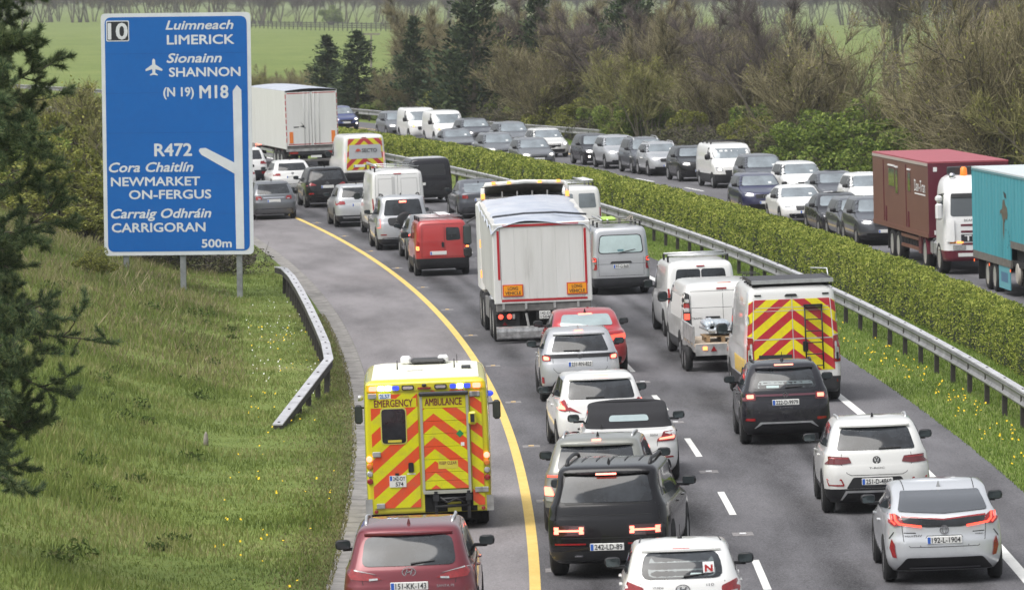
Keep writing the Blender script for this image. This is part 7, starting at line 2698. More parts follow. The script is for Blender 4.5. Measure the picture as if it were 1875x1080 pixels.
MB().tube([(0.62, -0.8, 2.62), (0.62, -0.8, 2.76), (0.96, -0.9, 2.74), (0.96, -1.1, 2.60)], 0.018, 6).obj('hoop', ALU, pf, True)
stripe = chevron('side stripes', (0.62, 0.60, 0.56), (0.60, 0.42, 0.02), 0.22, 0.0)
for k in range(9):
    y0 = -2.6 + k * 0.3
    v.panel('side_stripe', 'left', [(y0, 0.60), (y0 + 0.13, 0.60), (y0 + 0.13, 0.95), (y0, 0.95)], plain('amber tape', (0.62, 0.40, 0.02), 0.5), off=0.006)
v.put_px(1449, 733, -0.5, v.ra)


# ------------------------------------------------------------------ oncoming vans
def onc_van(px, lane, lab, L_, W_, H_, small, pm, low_z, grp=None, racked=False):
    v = van_shell('panel_van', lab, L_, W_, H_, pm, small, low_z=low_z, low=BLACK, R=0.33, group=grp)
    cz, w = v.belt, W_ / 2
    top = min(H_ - 0.22, cz + 0.72)
    v.panel('windscreen', 'front', [(-0.86 * w, cz + 0.05), (0.86 * w, cz + 0.05), (0.78 * w, top), (-0.78 * w, top)], SCREEN, r=0.1, res=0.25)
    v.pair('headlight', 'front', [(0.60 * w, 0.74), (0.90 * w, 0.76), (0.92 * w, 0.96), (0.66 * w, 0.90)], CLEARL, r=0.03)
    v.pair('headlamp_bulb', 'front', [(0.70 * w, 0.78), (0.82 * w, 0.78), (0.82 * w, 0.88), (0.70 * w, 0.87)], AMBERLIT if small else HEADLIT, off=0.02, r=0.03)
    v.panel('grille', 'front', [(-0.5 * w, 0.60), (0.5 * w, 0.60), (0.55 * w, 0.80), (-0.55 * w, 0.80)], BLACK, r=0.04)
    v.plate(0.46, '', dr='front')
    if racked:
        rack(v, -1.5, 0.4, H_ + 0.07, 3, BLACK, 0.75)
    v.put_lane(px, lane)
    return v


onc_van(1331, FAR_D, 'white van with dark bumper and black roof bars in the far lane', 5.0, 1.93, 1.93, False, P_VAN, 0.62, None, True)
onc_van(814, FAR_D, 'nearer of the two small white vans in the distant queue', 4.4, 1.83, 1.85, True, P_WHITE, None)
onc_van(767, FAR_D, 'farther of the two small white vans in the distant queue', 4.4, 1.83, 1.85, True, P_WHITE, None)

# ------------------------------------------------------------------ ambulance
AY = paint('ambulance yellow', (0.66, 0.60, 0.012), 0.0, 0.35, dirt=0.25)
A_DOOR = chevron('door stripes', (0.66, 0.64, 0.0), (0.72, 0.075, 0.015), 0.44, -0.85, 0.0, 0.02, False)
A_LIFT = chevron('lift chevrons', (0.66, 0.64, 0.0), (0.72, 0.075, 0.015), 0.40, 0.80, 0.12, 0.17)
MAROON = plain('maroon print', (0.16, 0.01, 0.03), 0.5)
am = Veh('ambulance', 'yellow emergency ambulance with orange chevrons and blue lights on the hard shoulder', 'ambulance')
W_, Lb, Ht = 2.14, 4.3, 2.56
r_ = -Lb / 2
# box body as stacked slices with rounded edges
am.body([(0.30, r_, Lb / 2, 1.045, 0.06, 0.1, 0.0, 0.0), (0.45, r_, Lb / 2, 1.065, 0.06, 0.1, 0.0, 0.0), (1.4, r_, Lb / 2, 1.07, 0.06, 0.1, 0.0, 0.0), (2.30, r_, Lb / 2, 1.055, 0.06, 0.1, 0.0, 0.0),
         (2.44, r_ + 0.005, Lb / 2, 1.045, 0.06, 0.1, 0.0, 0.0), (2.50, r_ + 0.03, Lb / 2 - 0.05, 1.02, 0.06, 0.1, 0.0, 0.0), (2.535, r_ + 0.09, Lb / 2 - 0.1, 0.96, 0.06, 0.1, 0.0, 0.0), (2.56, r_ + 0.3, Lb / 2 - 0.2, 0.75, 0.06, 0.1, 0.0, 0.0)], AY)
yr = r_
V_ = am.root


def apart(name, x0, x1, z0, z1, mat, d0, d1=0.0, parent=None, bev=0.0):
    return MB().box(x0, x1, yr - d0, yr - d1, z0, z1, bev).obj(name, mat, parent or V_)


dl = apart('rear_door', -0.93, -0.145, 0.40, 2.31, A_DOOR, 0.022, 0.0005)
apart('text_band', -0.925, -0.16, 2.085, 2.235, plain('lift yellow', (0.64, 0.58, 0.01), 0.4), 0.0245, 0.0225, dl)
text_obj(dl, 'EMERGENCY', -0.87, -0.225, 2.105, 0.115, yr - 0.029, MAROON, -1, 0.0, stack=0.02)
apart('fleet_code_plate', -0.79, -0.585, 2.24, 2.325, WHITEINK, 0.027, 0.0226, dl)
text_obj(dl, '2L57', -0.77, -0.605, 2.25, 0.066, yr - 0.030, plain('blue print', (0.02, 0.16, 0.42), 0.5), -1, 0.02)
MB().prism(round_poly([(-0.775, 1.47), (-0.335, 1.47), (-0.335, 2.085), (-0.775, 2.085)], 0.07, 4), yr - 0.030, yr - 0.0225, 'y').obj('window_seal', plain('pale seal', (0.55, 0.52, 0.12), 0.5), dl)
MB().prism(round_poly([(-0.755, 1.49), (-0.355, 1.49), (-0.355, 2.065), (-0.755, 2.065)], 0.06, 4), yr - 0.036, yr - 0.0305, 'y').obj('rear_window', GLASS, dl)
apart('window_label', -0.66, -0.43, 1.505, 1.545, plain('label yellow', (0.6, 0.52, 0.06), 0.5), 0.039, 0.0365, dl)
MB().prism(round_poly([(-0.335, 0.99), (-0.245, 0.99), (-0.245, 1.155), (-0.335, 1.155)], 0.03, 4), yr - 0.05, yr - 0.0225, 'y').obj('door_handle', BLACK, dl)
apart('handle_label', -0.36, -0.22, 0.955, 0.975, WHITEINK, 0.0245, 0.0225, dl)
apart('camera_dome', -0.56, -0.50, 0.955, 0.985, BLACK, 0.05, 0.0225, dl)
pp = apart('number_plate', -0.66, -0.38, 0.75, 0.945, PLATEW, 0.036, 0.0225)
apart('country_band', -0.652, -0.615, 0.86, 0.938, PLATEB, 0.038, 0.0362, pp)
text_obj(pp, '242-OY', -0.60, -0.395, 0.86, 0.066, yr - 0.040, INK, -1, 0.012)
text_obj(pp, '574', -0.56, -0.43, 0.768, 0.066, yr - 0.040, INK, -1, 0.012)
# tail lift folded up against the right door
LIFTF = plain('lift frame grey', (0.42, 0.42, 0.36), 0.5, 0.3)
lf = empty_child(V_, 'tail_lift')
for a, b in ((2.06, 2.26), (1.845, 2.055), (1.63, 1.84), (1.415, 1.625), (1.20, 1.41), (0.985, 1.195), (0.84, 0.98), (0.70, 0.835)):
    apart('lift_panel', -0.06, 0.665, a, b, A_LIFT if a < 2.0 else plain('lift yellow', (0.64, 0.58, 0.01), 0.4), 0.075, 0.03, lf)
text_obj(lf, 'AMBULANCE', -0.02, 0.60, 2.105, 0.115, yr - 0.082, MAROON, -1, 0.0, stack=0.02)
for x in (-0.085, 0.69):
    apart('lift_rail', x - 0.022, x + 0.022, 0.66, 2.30, LIFTF, 0.085, 0.03, lf)
apart('lift_roller', -0.12, 0.72, 2.265, 2.335, TRIM, 0.13, 0.0305, lf, 0.02)
apart('lift_foot', -0.10, 0.71, 0.62, 0.675, LIFTF, 0.11, 0.03, lf)
kc = apart('warning_label', 0.17, 0.50, 1.035, 1.17, plain('label yellow', (0.6, 0.52, 0.06), 0.5), 0.078, 0.0755, lf)
text_obj(kc, 'KEEP CLEAR', 0.19, 0.48, 1.105, 0.052, yr - 0.080, MAROON, -1, 0.01)
MB().prism([(0.55, 1.55), (0.615, 1.615), (0.55, 1.68), (0.485, 1.615)][::-1], yr - 0.079, yr - 0.0755, 'y').obj('hazard_diamond', plain('green print', (0.01, 0.22, 0.07), 0.5), lf)
apart('small_label', 0.56, 0.62, 1.41, 1.47, WHITEINK, 0.078, 0.0755, lf)
for x in (0.11, 0.66):
    apart('lift_arm', x - 0.028, x + 0.028, 0.20, 0.66, BLACK, 0.12, 0.06, lf)
    apart('arm_hinge', x - 0.05, x + 0.05, 0.50, 0.60, TRIM, 0.15, 0.02, lf)
for z in (0.40, 0.52):
    MB().tube([(0.10, yr - 0.1, z), (0.67, yr - 0.1, z + 0.02)], 0.03, 6).obj('lift_bar', BLACK, lf, True)
MB().tube([(0.18, yr - 0.13, 0.56), (0.3, yr - 0.15, 0.47), (0.45, yr - 0.15, 0.53), (0.6, yr - 0.13, 0.46)], 0.018, 6).obj('hose', BLACK, lf, True)
apart('lift_recess', -0.08, 0.80, 0.305, 0.62, DULL, 0.006, 0.0, lf)
apart('step_panel', 0.30, 0.53, 0.31, 0.47, AY, 0.03, 0.0062, lf)
apart('right_door', 0.735, 0.93, 0.40, 2.31, A_LIFT, 0.022, 0.0005)
apart('door_top_strip', -0.12, 0.72, 2.336, 2.352, A_LIFT, 0.018, 0.0005)
for x, z in ((-0.90, 2.29), (-0.86, 1.31), (-0.82, 0.44), (0.84, 2.27), (0.80, 2.27), (0.84, 0.66), (0.93, 0.66)):
    apart('hinge', x - 0.07, x + 0.07, z - 0.045, z + 0.045, GALV, 0.05, 0.0225, None, 0.01)
apart('pull_handle', 0.70, 0.84, 1.76, 1.98, AY, 0.12, 0.05, None, 0.03)
apart('pull_handle_slot', 0.735, 0.805, 1.80, 1.94, INK, 0.124, 0.1205)
# lamps
for sx in (-1, 1):
    x = sx * 0.985
    for z, mt, nm in ((1.235, REDHOT, 'tail_light'), (1.11, AMBER, 'indicator'), (0.985, CLEARL, 'reverse_light'), (0.86, RED, 'tail_light')):
        MB().lathe([(0, 0.05), (-0.02, 0.052), (-0.035, 0.04), (-0.04, 0.01)], 'y', c=(x, yr, z), n=14).obj(nm, mt, V_, True, sharp=40)
    apart('corner_plate', min(sx * 0.96, sx * 1.075), max(sx * 0.96, sx * 1.075), 0.30, 0.56, GALV, 0.012, 0.0)
    MB().lathe([(0, 0.035), (-0.014, 0.034), (-0.02, 0.01)], 'y', c=(sx * 0.90, yr, 0.345), n=12).obj('reflector', RED, V_)
hdr = apart('lamp_header', -1.0, 1.0, 2.36, 2.475, AY, 0.012, 0.0, None)
for x0, x1, mt, nm in ((-0.95, -0.81, REDHOT, 'red_flasher'), (-0.80, -0.69, BLUELIT, 'blue_flasher'), (-0.68, -0.57, BLUELIT, 'blue_flasher'), (-0.56, -0.44, BLUELENS, 'blue_flasher'), (-0.40, -0.19, CLEARL, 'work_light'),
                       (0.15, 0.36, CLEARL, 'work_light'), (0.41, 0.52, BLUELENS, 'blue_flasher'), (0.53, 0.63, BLUELIT, 'blue_flasher'), (0.64, 0.76, BLUELENS, 'blue_flasher'), (0.79, 0.93, REDHOT, 'red_flasher')):
    h_ = MB().prism(round_poly([(x0, 2.375), (x1, 2.375), (x1, 2.455), (x0, 2.455)], 0.03, 3), yr - 0.05, yr - 0.0125, 'y')
    h_.obj(nm, mt if nm != 'work_light' else BLACK, V_)
    if nm == 'work_light':
        MB().prism(round_poly([(x0 + 0.02, 2.392), (x1 - 0.02, 2.392), (x1 - 0.02, 2.44), (x0 + 0.02, 2.44)], 0.02, 3), yr - 0.056, yr - 0.0505, 'y').obj('work_light_lens', CLEARL, V_)
MB().box(-0.13, 0.09, yr - 0.06, yr - 0.0125, 2.385, 2.415).obj('high_brake_light', RED, V_)
MB().box(-0.06, 0.02, yr - 0.09, yr - 0.0125, 2.425, 2.47, 0.015).obj('rear_camera', TRIM, V_)
# roof furniture
wr_ = plain('ambulance roof white', (0.78, 0.77, 0.64), 0.45, var=0.06)
am.panel('roof_sheet', 'top', [(-0.90, r_ + 0.15), (0.90, r_ + 0.15), (0.90, Lb / 2 - 0.25), (-0.90, Lb / 2 - 0.25)], wr_, off=0.008, r=0.06)
MB().box(-0.25, 0.35, 1.2, 1.75, 2.575, 2.66, 0.04).obj('air_unit', plain('vent black', (0.03, 0.03, 0.03), 0.5), V_)
for x in (-0.35, 0.30):
    MB().box(x - 0.08, x + 0.10, 1.35, 1.75, 2.575, 2.70, 0.03).obj('roof_vent', WHITEINK, V_)
MB().box(-0.32, -0.05, -0.3, 0.1, 2.572, 2.60, 0.01).obj('roof_hatch', WHITEINK, V_)
MB().box(0.62, 0.78, -0.2, 0.15, 2.572, 2.61, 0.01).obj('roof_grille', TRIM, V_)
for x in (-0.48, 0.5):
    MB().tube([(x, 0.2, 2.56), (x, 0.2, 2.72)], 0.015, 6, 0.008).obj('aerial', BLACK, V_)
MB().tube([(0.55, 1.4, 2.56), (0.55, 1.35, 2.72)], 0.006, 5).obj('whip_aerial', BLACK, V_)
# cab, wheels, mirrors
cab = Veh.__new__(Veh)
cab.root = V_
cab.body([(0.35, Lb / 2 + 0.002, Lb / 2 + 1.55, 0.93, 0.03, 0.3, 0, 0.1), (0.8, Lb / 2 + 0.002, Lb / 2 + 1.65, 0.99, 0.03, 0.3, 0, 0.1), (1.15, Lb / 2 + 0.002, Lb / 2 + 1.1, 0.98, 0.03, 0.3, 0, 0.1), (1.9, Lb / 2 + 0.002, Lb / 2 + 0.5, 0.90, 0.03, 0.2, 0, 0.1), (2.2, Lb / 2 + 0.002, Lb / 2 + 0.15, 0.80, 0.03, 0.1, 0, 0.1)], AY, names=('cab', 'cab'))
am.L, am.W = Lb, W_
am.ra = r_ + 0.95
am.wheels(0.34, 0.24, 1.98, (am.ra, am.ra + 3.6), plain('steel wheel', (0.25, 0.25, 0.26), 0.5))
am.wheels(0.34, 0.2, 1.50, (am.ra,), plain('steel wheel', (0.25, 0.25, 0.26), 0.5))
MB().box(-0.9, 0.9, r_ + 0.1, Lb / 2 + 1.2, 0.28, 0.3).obj('chassis', DULL, V_)
MB().box(-0.85, 0.85, r_ + 0.25, r_ + 0.30, 0.14, 0.298).obj('mud_flap', DULL, V_)
for sx in (-1, 1):
    w = MB().box(-0.07, 0.07, -0.05, 0.05, -0.17, 0.17, 0.04).obj('wing_mirror', BLACK, V_, loc=(sx * 1.22, Lb / 2 + 0.75, 1.62))
    MB().box(-0.055, 0.055, -0.058, -0.0505, -0.14, 0.14).obj('mirror_glass', MIRROR, w)
    MB().tube([(0, 0, 0.12), (-sx * 0.28, 0.05, 0.1)], 0.02, 6).obj('mirror_stalk', BLACK, w)
    MB().lathe([(0, 0.05), (0.05, 0.05), (0.09, 0.02)], 'x', c=(sx * 1.05 if sx > 0 else -1.14, r_ + 0.25, 2.25), n=12).obj('side_beacon', BLUELENS if sx > 0 else CLEARL, V_, True)
am.put_px(789, 961, -0.2, am.ra)

# ------------------------------------------------------------------ lorries
TWHITE = ramp_mat('lorry white', [(0, (0.42, 0.41, 0.39)), (0.3, (0.62, 0.62, 0.60)), (1, (0.72, 0.72, 0.71))], [(2.5, 0.6), (9, 0.4)], 0.45, 0.0, spec=0.4, stretch=(1, 1, 0.1))
TWDIRTY = ramp_mat('grimy white', [(0, (0.30, 0.29, 0.27)), (0.5, (0.50, 0.50, 0.48)), (1, (0.60, 0.60, 0.58))], [(1.5, 0.6), (6, 0.4)], 0.55, 0.0, spec=0.4, stretch=(1, 1, 0.15))
GRIME = plain('grimy grey steel', (0.16, 0.155, 0.15), 0.75, 0.2, var=0.4, vscale=3)
TAPE = plain('red reflective tape', (0.42, 0.012, 0.02), 0.4)
ORANGE = plain('orange marker board', (0.85, 0.33, 0.01), 0.4)
TARP = ramp_mat('pale blue tarpaulin', [(0, (0.25, 0.29, 0.38)), (0.5, (0.40, 0.43, 0.49)), (1, (0.55, 0.56, 0.58))], [(0.5, 0.6), (2.5, 0.5)], 0.5, 0.6, 2.5, spec=0.4, stretch=(0.5, 1.0, 1.0))


def bx_(root, name, x0, x1, y0, y1, z0, z1, mat, bev=0.0, parent=None):
    return MB().box(x0, x1, y0, y1, z0, z1, bev).obj(name, mat, parent or root)


def truck_wheels(v, axles, W=2.5, R=0.5, tw=0.32, rim=None, dual=True):
    v.wheels(R, tw, W, axles, rim or plain('lorry rim', (0.42, 0.42, 0.42), 0.45, 0.4, var=0.2))


# tipper, rear at y = 0 looking along +y
v = Veh('tipper_lorry', 'white tipper lorry with a blue tarpaulin and LONG VEHICLE boards on its tailgate', 'lorry')
T = v.root
Ltub = 6.4
m = MB()
n = 10
vs, fs = [], []
for y, zt in ((0.10, 3.02), (Ltub, 3.36)):
    vs += [(-1.23, y, 1.06 if y < 1 else 1.25), (1.23, y, 1.06 if y < 1 else 1.25), (1.25, y, zt), (-1.25, y, zt)]
m.add(vs, [(0, 1, 2, 3), (4, 7, 6, 5), (0, 4, 5, 1), (1, 5, 6, 2), (3, 2, 6, 7), (0, 3, 7, 4)])
m.obj('tub', TWDIRTY, T)
for k in range(6):
    bx_(T, 'tailgate_panel', -1.05 + 0.35 * k + 0.0012, -1.05 + 0.35 * (k + 1) - 0.0012, 0.03, 0.098, 1.12, 2.94, TWHITE)
for sx in (-1, 1):
    bx_(T, 'tailgate_post', min(sx * 1.055, sx * 1.245), max(sx * 1.055, sx * 1.245), 0.02, 0.0985, 1.04, 3.0, TWHITE, 0.02)
    bx_(T, 'reflective_tape', min(sx * 1.075, sx * 1.135), max(sx * 1.075, sx * 1.135), 0.012, 0.0195, 1.62 if sx < 0 else 1.45, 2.86, TAPE)
bx_(T, 'tailgate_rail', -1.245, 1.245, 0.015, 0.0985, 2.945, 3.04, TWHITE, 0.02)
bx_(T, 'tailgate_rail', -1.245, 1.245, 0.018, 0.0985, 1.0, 1.115, TWHITE, 0.02)
bx_(T, 'reflective_tape', -0.98, 0.95, 0.008, 0.0145, 2.955, 3.01, TAPE)
bx_(T, 'reflective_tape', -1.06, 1.12, 0.010, 0.0175, 1.06, 1.112, TAPE)
bx_(T, 'reflective_tape', 1.08, 1.125, 0.012, 0.0195, 1.18, 1.24, TAPE)
for x0 in (-1.03, 0.60):
    fr = bx_(T, 'marker_board_frame', x0, x0 + 0.52, 0.0, 0.0195, 1.19, 1.49, plain('board red edge', (0.6, 0.05, 0.02), 0.4))
    bd = bx_(T, 'marker_board', x0 + 0.025, x0 + 0.495, -0.006, -0.0005, 1.215, 1.465, ORANGE, parent=fr)
    text_obj(bd, 'LONG', x0 + 0.13, x0 + 0.39, 1.352, 0.085, -0.010, INK, -1, 0.015)
    text_obj(bd, 'VEHICLE', x0 + 0.06, x0 + 0.46, 1.235, 0.085, -0.010, INK, -1, 0.015)
# tarpaulin in waves over the load
m = MB()
vs, fs = [], []
nx, ny = 14, 26
for j in range(ny + 1):
    for i in range(nx + 1):
        u, w_ = i / nx, j / ny
        x = -1.28 + 2.56 * u
        y = 0.0 + (Ltub + 0.02) * w_
        z = 3.04 + 0.34 * w_ + 0.10 * math.sin(math.pi * u) + 0.05 * math.sin(w_ * 21 + 1.5 * math.sin(u * 5)) * (0.4 + 0.6 * math.sin(math.pi * u)) + 0.03 * noise.noise(Vector((x * 2, y * 1.3, 0)))
        if i in (0, nx):
            z -= 0.16 + 0.05 * math.sin(w_ * 30)
        if j == 0:
            z -= 0.10 + 0.03 * math.sin(u * 13)
            y = -0.02
        vs.append((x, y, z))
for j in range(ny):
    for i in range(nx):
        a = j * (nx + 1) + i
        fs.append((a, a + 1, a + nx + 2, a + nx + 1))
m.add(vs, fs)
o = m.obj('tarpaulin', TARP, T, True)
MB().tube([(-1.2, 0.5, 3.2), (-0.4, 0.45, 3.27), (0.4, 0.4, 3.27), (1.2, 0.6, 3.18)], 0.03, 6).obj('tarpaulin_roll', plain('dark cord', (0.06, 0.065, 0.08), 0.7), T, True)
bx_(T, 'rear_beam', -1.2, 1.2, 0.05, 0.30, 0.80, 0.995, GRIME, 0.02)
for x in (-1.02, -0.45, 0.28, 0.88):
    bx_(T, 'hinge', x - 0.03, x + 0.03, 0.02, 0.0495, 0.86, 1.05, GALV)
for sx in (-1, 1):
    bx_(T, 'mudguard', min(sx * 0.62, sx * 1.22), max(sx * 0.62, sx * 1.22), 0.18, 0.24, 0.30, 0.76, plain('mud flap', (0.035, 0.035, 0.036), 0.7, var=0.3))
    cl_ = bx_(T, 'light_cluster', min(sx * 0.72, sx * 1.22), max(sx * 0.72, sx * 1.22), 0.08, 0.175, 0.58, 0.76, DULL)
    for k in (0, 1):
        MB().lathe([(0, 0.065), (-0.015, 0.06), (-0.025, 0.02)], 'y', c=(sx * (1.10 - 0.22 * k), 0.08, 0.68), n=14).obj('tail_light', REDLIT, T)
    bx_(T, 'reverse_light', min(sx * 0.74, sx * 0.80), max(sx * 0.74, sx * 0.80), 0.06, 0.0795, 0.62, 0.74, CLEARL)
    MB().prism([(sx * 1.0 - 0.06, 0.46), (sx * 1.0 + 0.06, 0.46), (sx * 1.0, 0.55)], 0.16, 0.178, 'y').obj('reflector', RED, T)
bx_(T, 'chassis', -0.5, 0.5, 0.3, 8.6, 0.45, 0.80, DULL)
bx_(T, 'cross_member', -1.0, 1.0, 0.32, 0.5, 0.40, 0.62, DULL)
pp = bx_(T, 'number_plate', -0.12, 0.16, 0.0, 0.03, 0.60, 0.80, PLATEW)
bx_(T, 'plate_bracket', -0.2, 0.25, 0.03, 0.05, 0.56, 0.8, DULL)
text_obj(pp, '142-D', -0.09, 0.14, 0.705, 0.07, -0.004, INK, -1, 0.01)
text_obj(pp, '1504', -0.09, 0.14, 0.615, 0.07, -0.004, INK, -1, 0.01)
# polished rear bumper roll
m = MB()
prof = [(0.02, 0.10), (-0.02, 0.14), (-0.02, 0.30), (0.0, 0.39), (0.06, 0.43), (0.10, 0.42), (0.10, 0.10)]
m.prism(prof, -1.22, 1.22, 'x')
m.obj('rear_bumper', plain('scuffed aluminium', (0.38, 0.38, 0.38), 0.35, 0.7, var=0.4, vscale=8, bump=0.3), T)
for x in (-0.40, 0.95):
    MB().tube([(x, 0.06, 0.42), (x - 0.05, 0.1, 0.75)], 0.035, 6).obj('bumper_strut', GALV, T)
MB().tube([(1.18, 0.1, 0.80), (1.36, 0.05, 0.86)], 0.02, 6).obj('bracket', BLACK, T)
v.L, v.W, v.ra = 9, 2.5, 1.25
truck_wheels(v, (1.25, 2.6, 6.1, 7.6))
truck_wheels(v, (1.25, 2.6), 1.8)
for sx in (-1, 1):
    bx_(T, 'side_guard', min(sx * 1.15, sx * 1.22), max(sx * 1.15, sx * 1.22), 3.4, 5.4, 0.45, 0.95, plain('guard grey', (0.2, 0.2, 0.2), 0.6, 0.3))
    bx_(T, 'fuel_tank', min(sx * 0.7, sx * 1.16), max(sx * 0.7, sx * 1.16), 4.4, 5.5, 0.42, 0.98, ALU, 0.1)
    for k in range(2):
        bx_(T, 'marker_light', min(sx * 1.225, sx * 1.26), max(sx * 1.225, sx * 1.26), 6.6 + 0.02, 6.66, 1.35 + k * 0.8, 1.55 + k * 0.8, AMBERLIT)
# cab with sun visor and marker lamps
cab = bx_(T, 'cab', -1.24, 1.24, 6.75, 8.75, 0.95, 3.30, TWHITE, 0.08)
m = MB()
m.prism([(6.85, 3.30), (8.3, 3.30), (8.1, 3.62), (7.0, 3.85), (6.9, 3.80), (7.8, 3.50)], -1.05, 1.05, 'x')
m.obj('roof_deflector', GRIME, T)
rim_pts = [(-1.13, 6.8, 3.30), (-1.12, 6.8, 3.70), (-1.04, 6.8, 3.80), (0, 6.8, 3.85), (1.04, 6.8, 3.80), (1.12, 6.8, 3.70), (1.13, 6.8, 3.30)]
MB().tube(rim_pts, 0.06, 6).obj('deflector_rim', TWHITE, T, True)
for x in (-0.83, -0.42, 0.40, 0.90):
    bx_(T, 'marker_light', x - 0.05, x + 0.05, 6.70, 6.76, 3.80, 3.87, AMBERLIT)
for x in (-0.6, -0.2, 0.2, 0.6):
    bx_(T, 'deflector_brace', x - 0.02, x + 0.02, 6.86, 6.9, 3.32, 3.6, GALV)
bx_(T, 'deflector_brace', -0.95, 0.95, 6.84, 6.88, 3.42, 3.46, GALV)
for sx in (-1, 1):
    bx_(T, 'marker_light', sx * 1.12 - 0.05, sx * 1.12 + 0.05, 6.70, 6.74, 3.42, 3.56, AMBERLIT)
    w = bx_(T, 'wing_mirror', sx * 1.50 - 0.11, sx * 1.50 + 0.11, 8.35, 8.5, 2.15, 2.70, BLACK, 0.05)
    bx_(T, 'mirror_glass', sx * 1.50 - 0.09, sx * 1.50 + 0.09, 8.335, 8.349, 2.2, 2.65, MIRROR, parent=w)
    bx_(T, 'wing_mirror', sx * 1.50 - 0.11, sx * 1.50 + 0.11, 8.35, 8.5, 1.82, 2.10, BLACK, 0.05)
    MB().tube([(sx * 1.5, 8.45, 2.75), (sx * 1.24, 8.5, 2.9)], 0.025, 6).obj('mirror_arm', BLACK, T)
v.put_px(993, 621, 0.0, 1.25)

# white articulated lorry far ahead
v = Veh('articulated_lorry', 'white articulated lorry with a box trailer and orange strips on its rear doors', 'lorry')
T = v.root
Lt, Wt = 13.6, 2.55
bx_(T, 'trailer_side', -1.275, -1.235, 0.05, Lt, 1.12, 3.93, TWHITE)
bx_(T, 'trailer_side', 1.235, 1.275, 0.05, Lt, 1.12, 3.93, TWHITE)
bx_(T, 'trailer_front', -1.234, 1.234, Lt - 0.05, Lt, 1.12, 3.93, TWHITE)
bx_(T, 'trailer_floor', -1.234, 1.234, 0.05, Lt - 0.051, 1.12, 1.3, GRIME)
m = MB()
vs, fs = [], []
for j in range(15):
    for i in range(7):
        u = i / 6
        vs.append((-1.275 + 2.55 * u, 0.02 + (Lt - 0.02) * j / 14, 3.935 + 0.09 * math.sin(math.pi * u) + (0.02 if j % 2 else 0) * math.sin(math.pi * u)))
for j in range(14):
    for i in range(6):
        a = j * 7 + i
        fs.append((a, a + 1, a + 8, a + 7))
m.add(vs, fs)
m.obj('roof_sheet', TARP, T, True)
for a, b in ((-1.22, -0.01), (0.01, 1.22)):
    dr = bx_(T, 'rear_door', a, b, 0.0, 0.05, 1.28, 3.86, TWHITE)
    for x in (a + 0.85 if a < 0 else a + 0.12, a + 1.06 if a < 0 else a + 0.34):
        MB().tube([(x, -0.02, 1.25), (x, -0.02, 3.88)], 0.011, 6).obj('lock_bar', plain('bar grey', (0.55, 0.55, 0.55), 0.5, 0.1), dr, True)
    bx_(T, 'reflective_tape', a + 0.05, b - 0.05, -0.004, -0.0005, 3.78, 3.82, TAPE, parent=dr)
    bx_(T, 'reflective_tape', a + 0.05, b - 0.05, -0.004, -0.0005, 1.32, 1.36, TAPE, parent=dr)
for sx in (-1, 1):
    for k in range(8):
        bx_(T, 'reflective_tape', min(sx * 1.222, sx * 1.262), max(sx * 1.222, sx * 1.262), 0.04, 0.0495, 1.45 + 0.30 * k, 1.66 + 0.30 * k, TAPE)
    bx_(T, 'orange_strip', sx * 1.02 - 0.09, sx * 1.02 + 0.09, -0.012, -0.0045, 1.40, 1.95, plain('orange strip', (0.75, 0.20, 0.03), 0.5))
    bx_(T, 'tail_light', min(sx * 0.72, sx * 1.15), max(sx * 0.72, sx * 1.15), -0.01, 0.05, 0.88, 0.98, RED)
    bx_(T, 'mud_flap', sx * 0.95 - 0.25, sx * 0.95 + 0.25, 0.55, 0.6, 0.25, 0.8, DULL)
MB().prism([(-0.62, 2.20), (-0.44, 2.16), (-0.30, 2.08), (-0.36, 2.20), (-0.56, 2.42), (-0.44, 2.24)], -0.006, -0.0005, 'y').obj('swift_mark', INK, T)
bx_(T, 'name_mark', -0.90, -0.64, -0.006, -0.0005, 2.15, 2.20, INK)
bx_(T, 'rear_frame', -1.27, 1.27, 0.02, 0.2, 1.0, 1.118, GALV)
bx_(T, 'underrun_bar', -1.2, 1.2, 0.05, 0.18, 0.48, 0.62, GRIME, 0.03)
bx_(T, 'light_board', -1.2, 1.2, 0.052, 0.12, 0.84, 0.998, TRIM)
bx_(T, 'chassis', -0.5, 0.5, 0.3, Lt, 0.75, 1.118, DULL)
pp = bx_(T, 'number_plate', -0.1, 0.42, 0.02, 0.05, 0.68, 0.79, PLATEW)
for sx in (-1, 1):
    bx_(T, 'side_rail', min(sx * 1.18, sx * 1.24), max(sx * 1.18, sx * 1.24), 5.6, 10.0, 0.85, 0.97, ALU)
    bx_(T, 'side_rail', min(sx * 1.18, sx * 1.24), max(sx * 1.18, sx * 1.24), 5.6, 10.0, 0.55, 0.67, ALU)
for k in range(5):
    bx_(T, 'side_marker', -1.282, -1.2755, 1.5 + 2.4 * k, 1.6 + 2.4 * k, 1.0, 1.10, RED)
v.L, v.W = 13.6, 2.55
truck_wheels(v, (2.2, 3.5, 4.8, 11.2, 14.6), 2.5)
bx_(T, 'cab', -1.24, 1.24, 13.9, 16.0, 0.8, 3.6, TWHITE, 0.08)
bx_(T, 'mud_flap', -1.22, -0.70, 11.9, 11.95, 0.3, 0.95, DULL)
for z in (0.88, 1.02):
    bx_(T, 'tail_light', -1.20, -0.9, 12.2, 12.25, z - 0.02, z + 0.06, REDHOT)
v.put_px(563, 312, 0.0, 2.2)


def s_of_Y(Y, d):
    return R0 * math.asin((Y - YC) / (R0 + d))


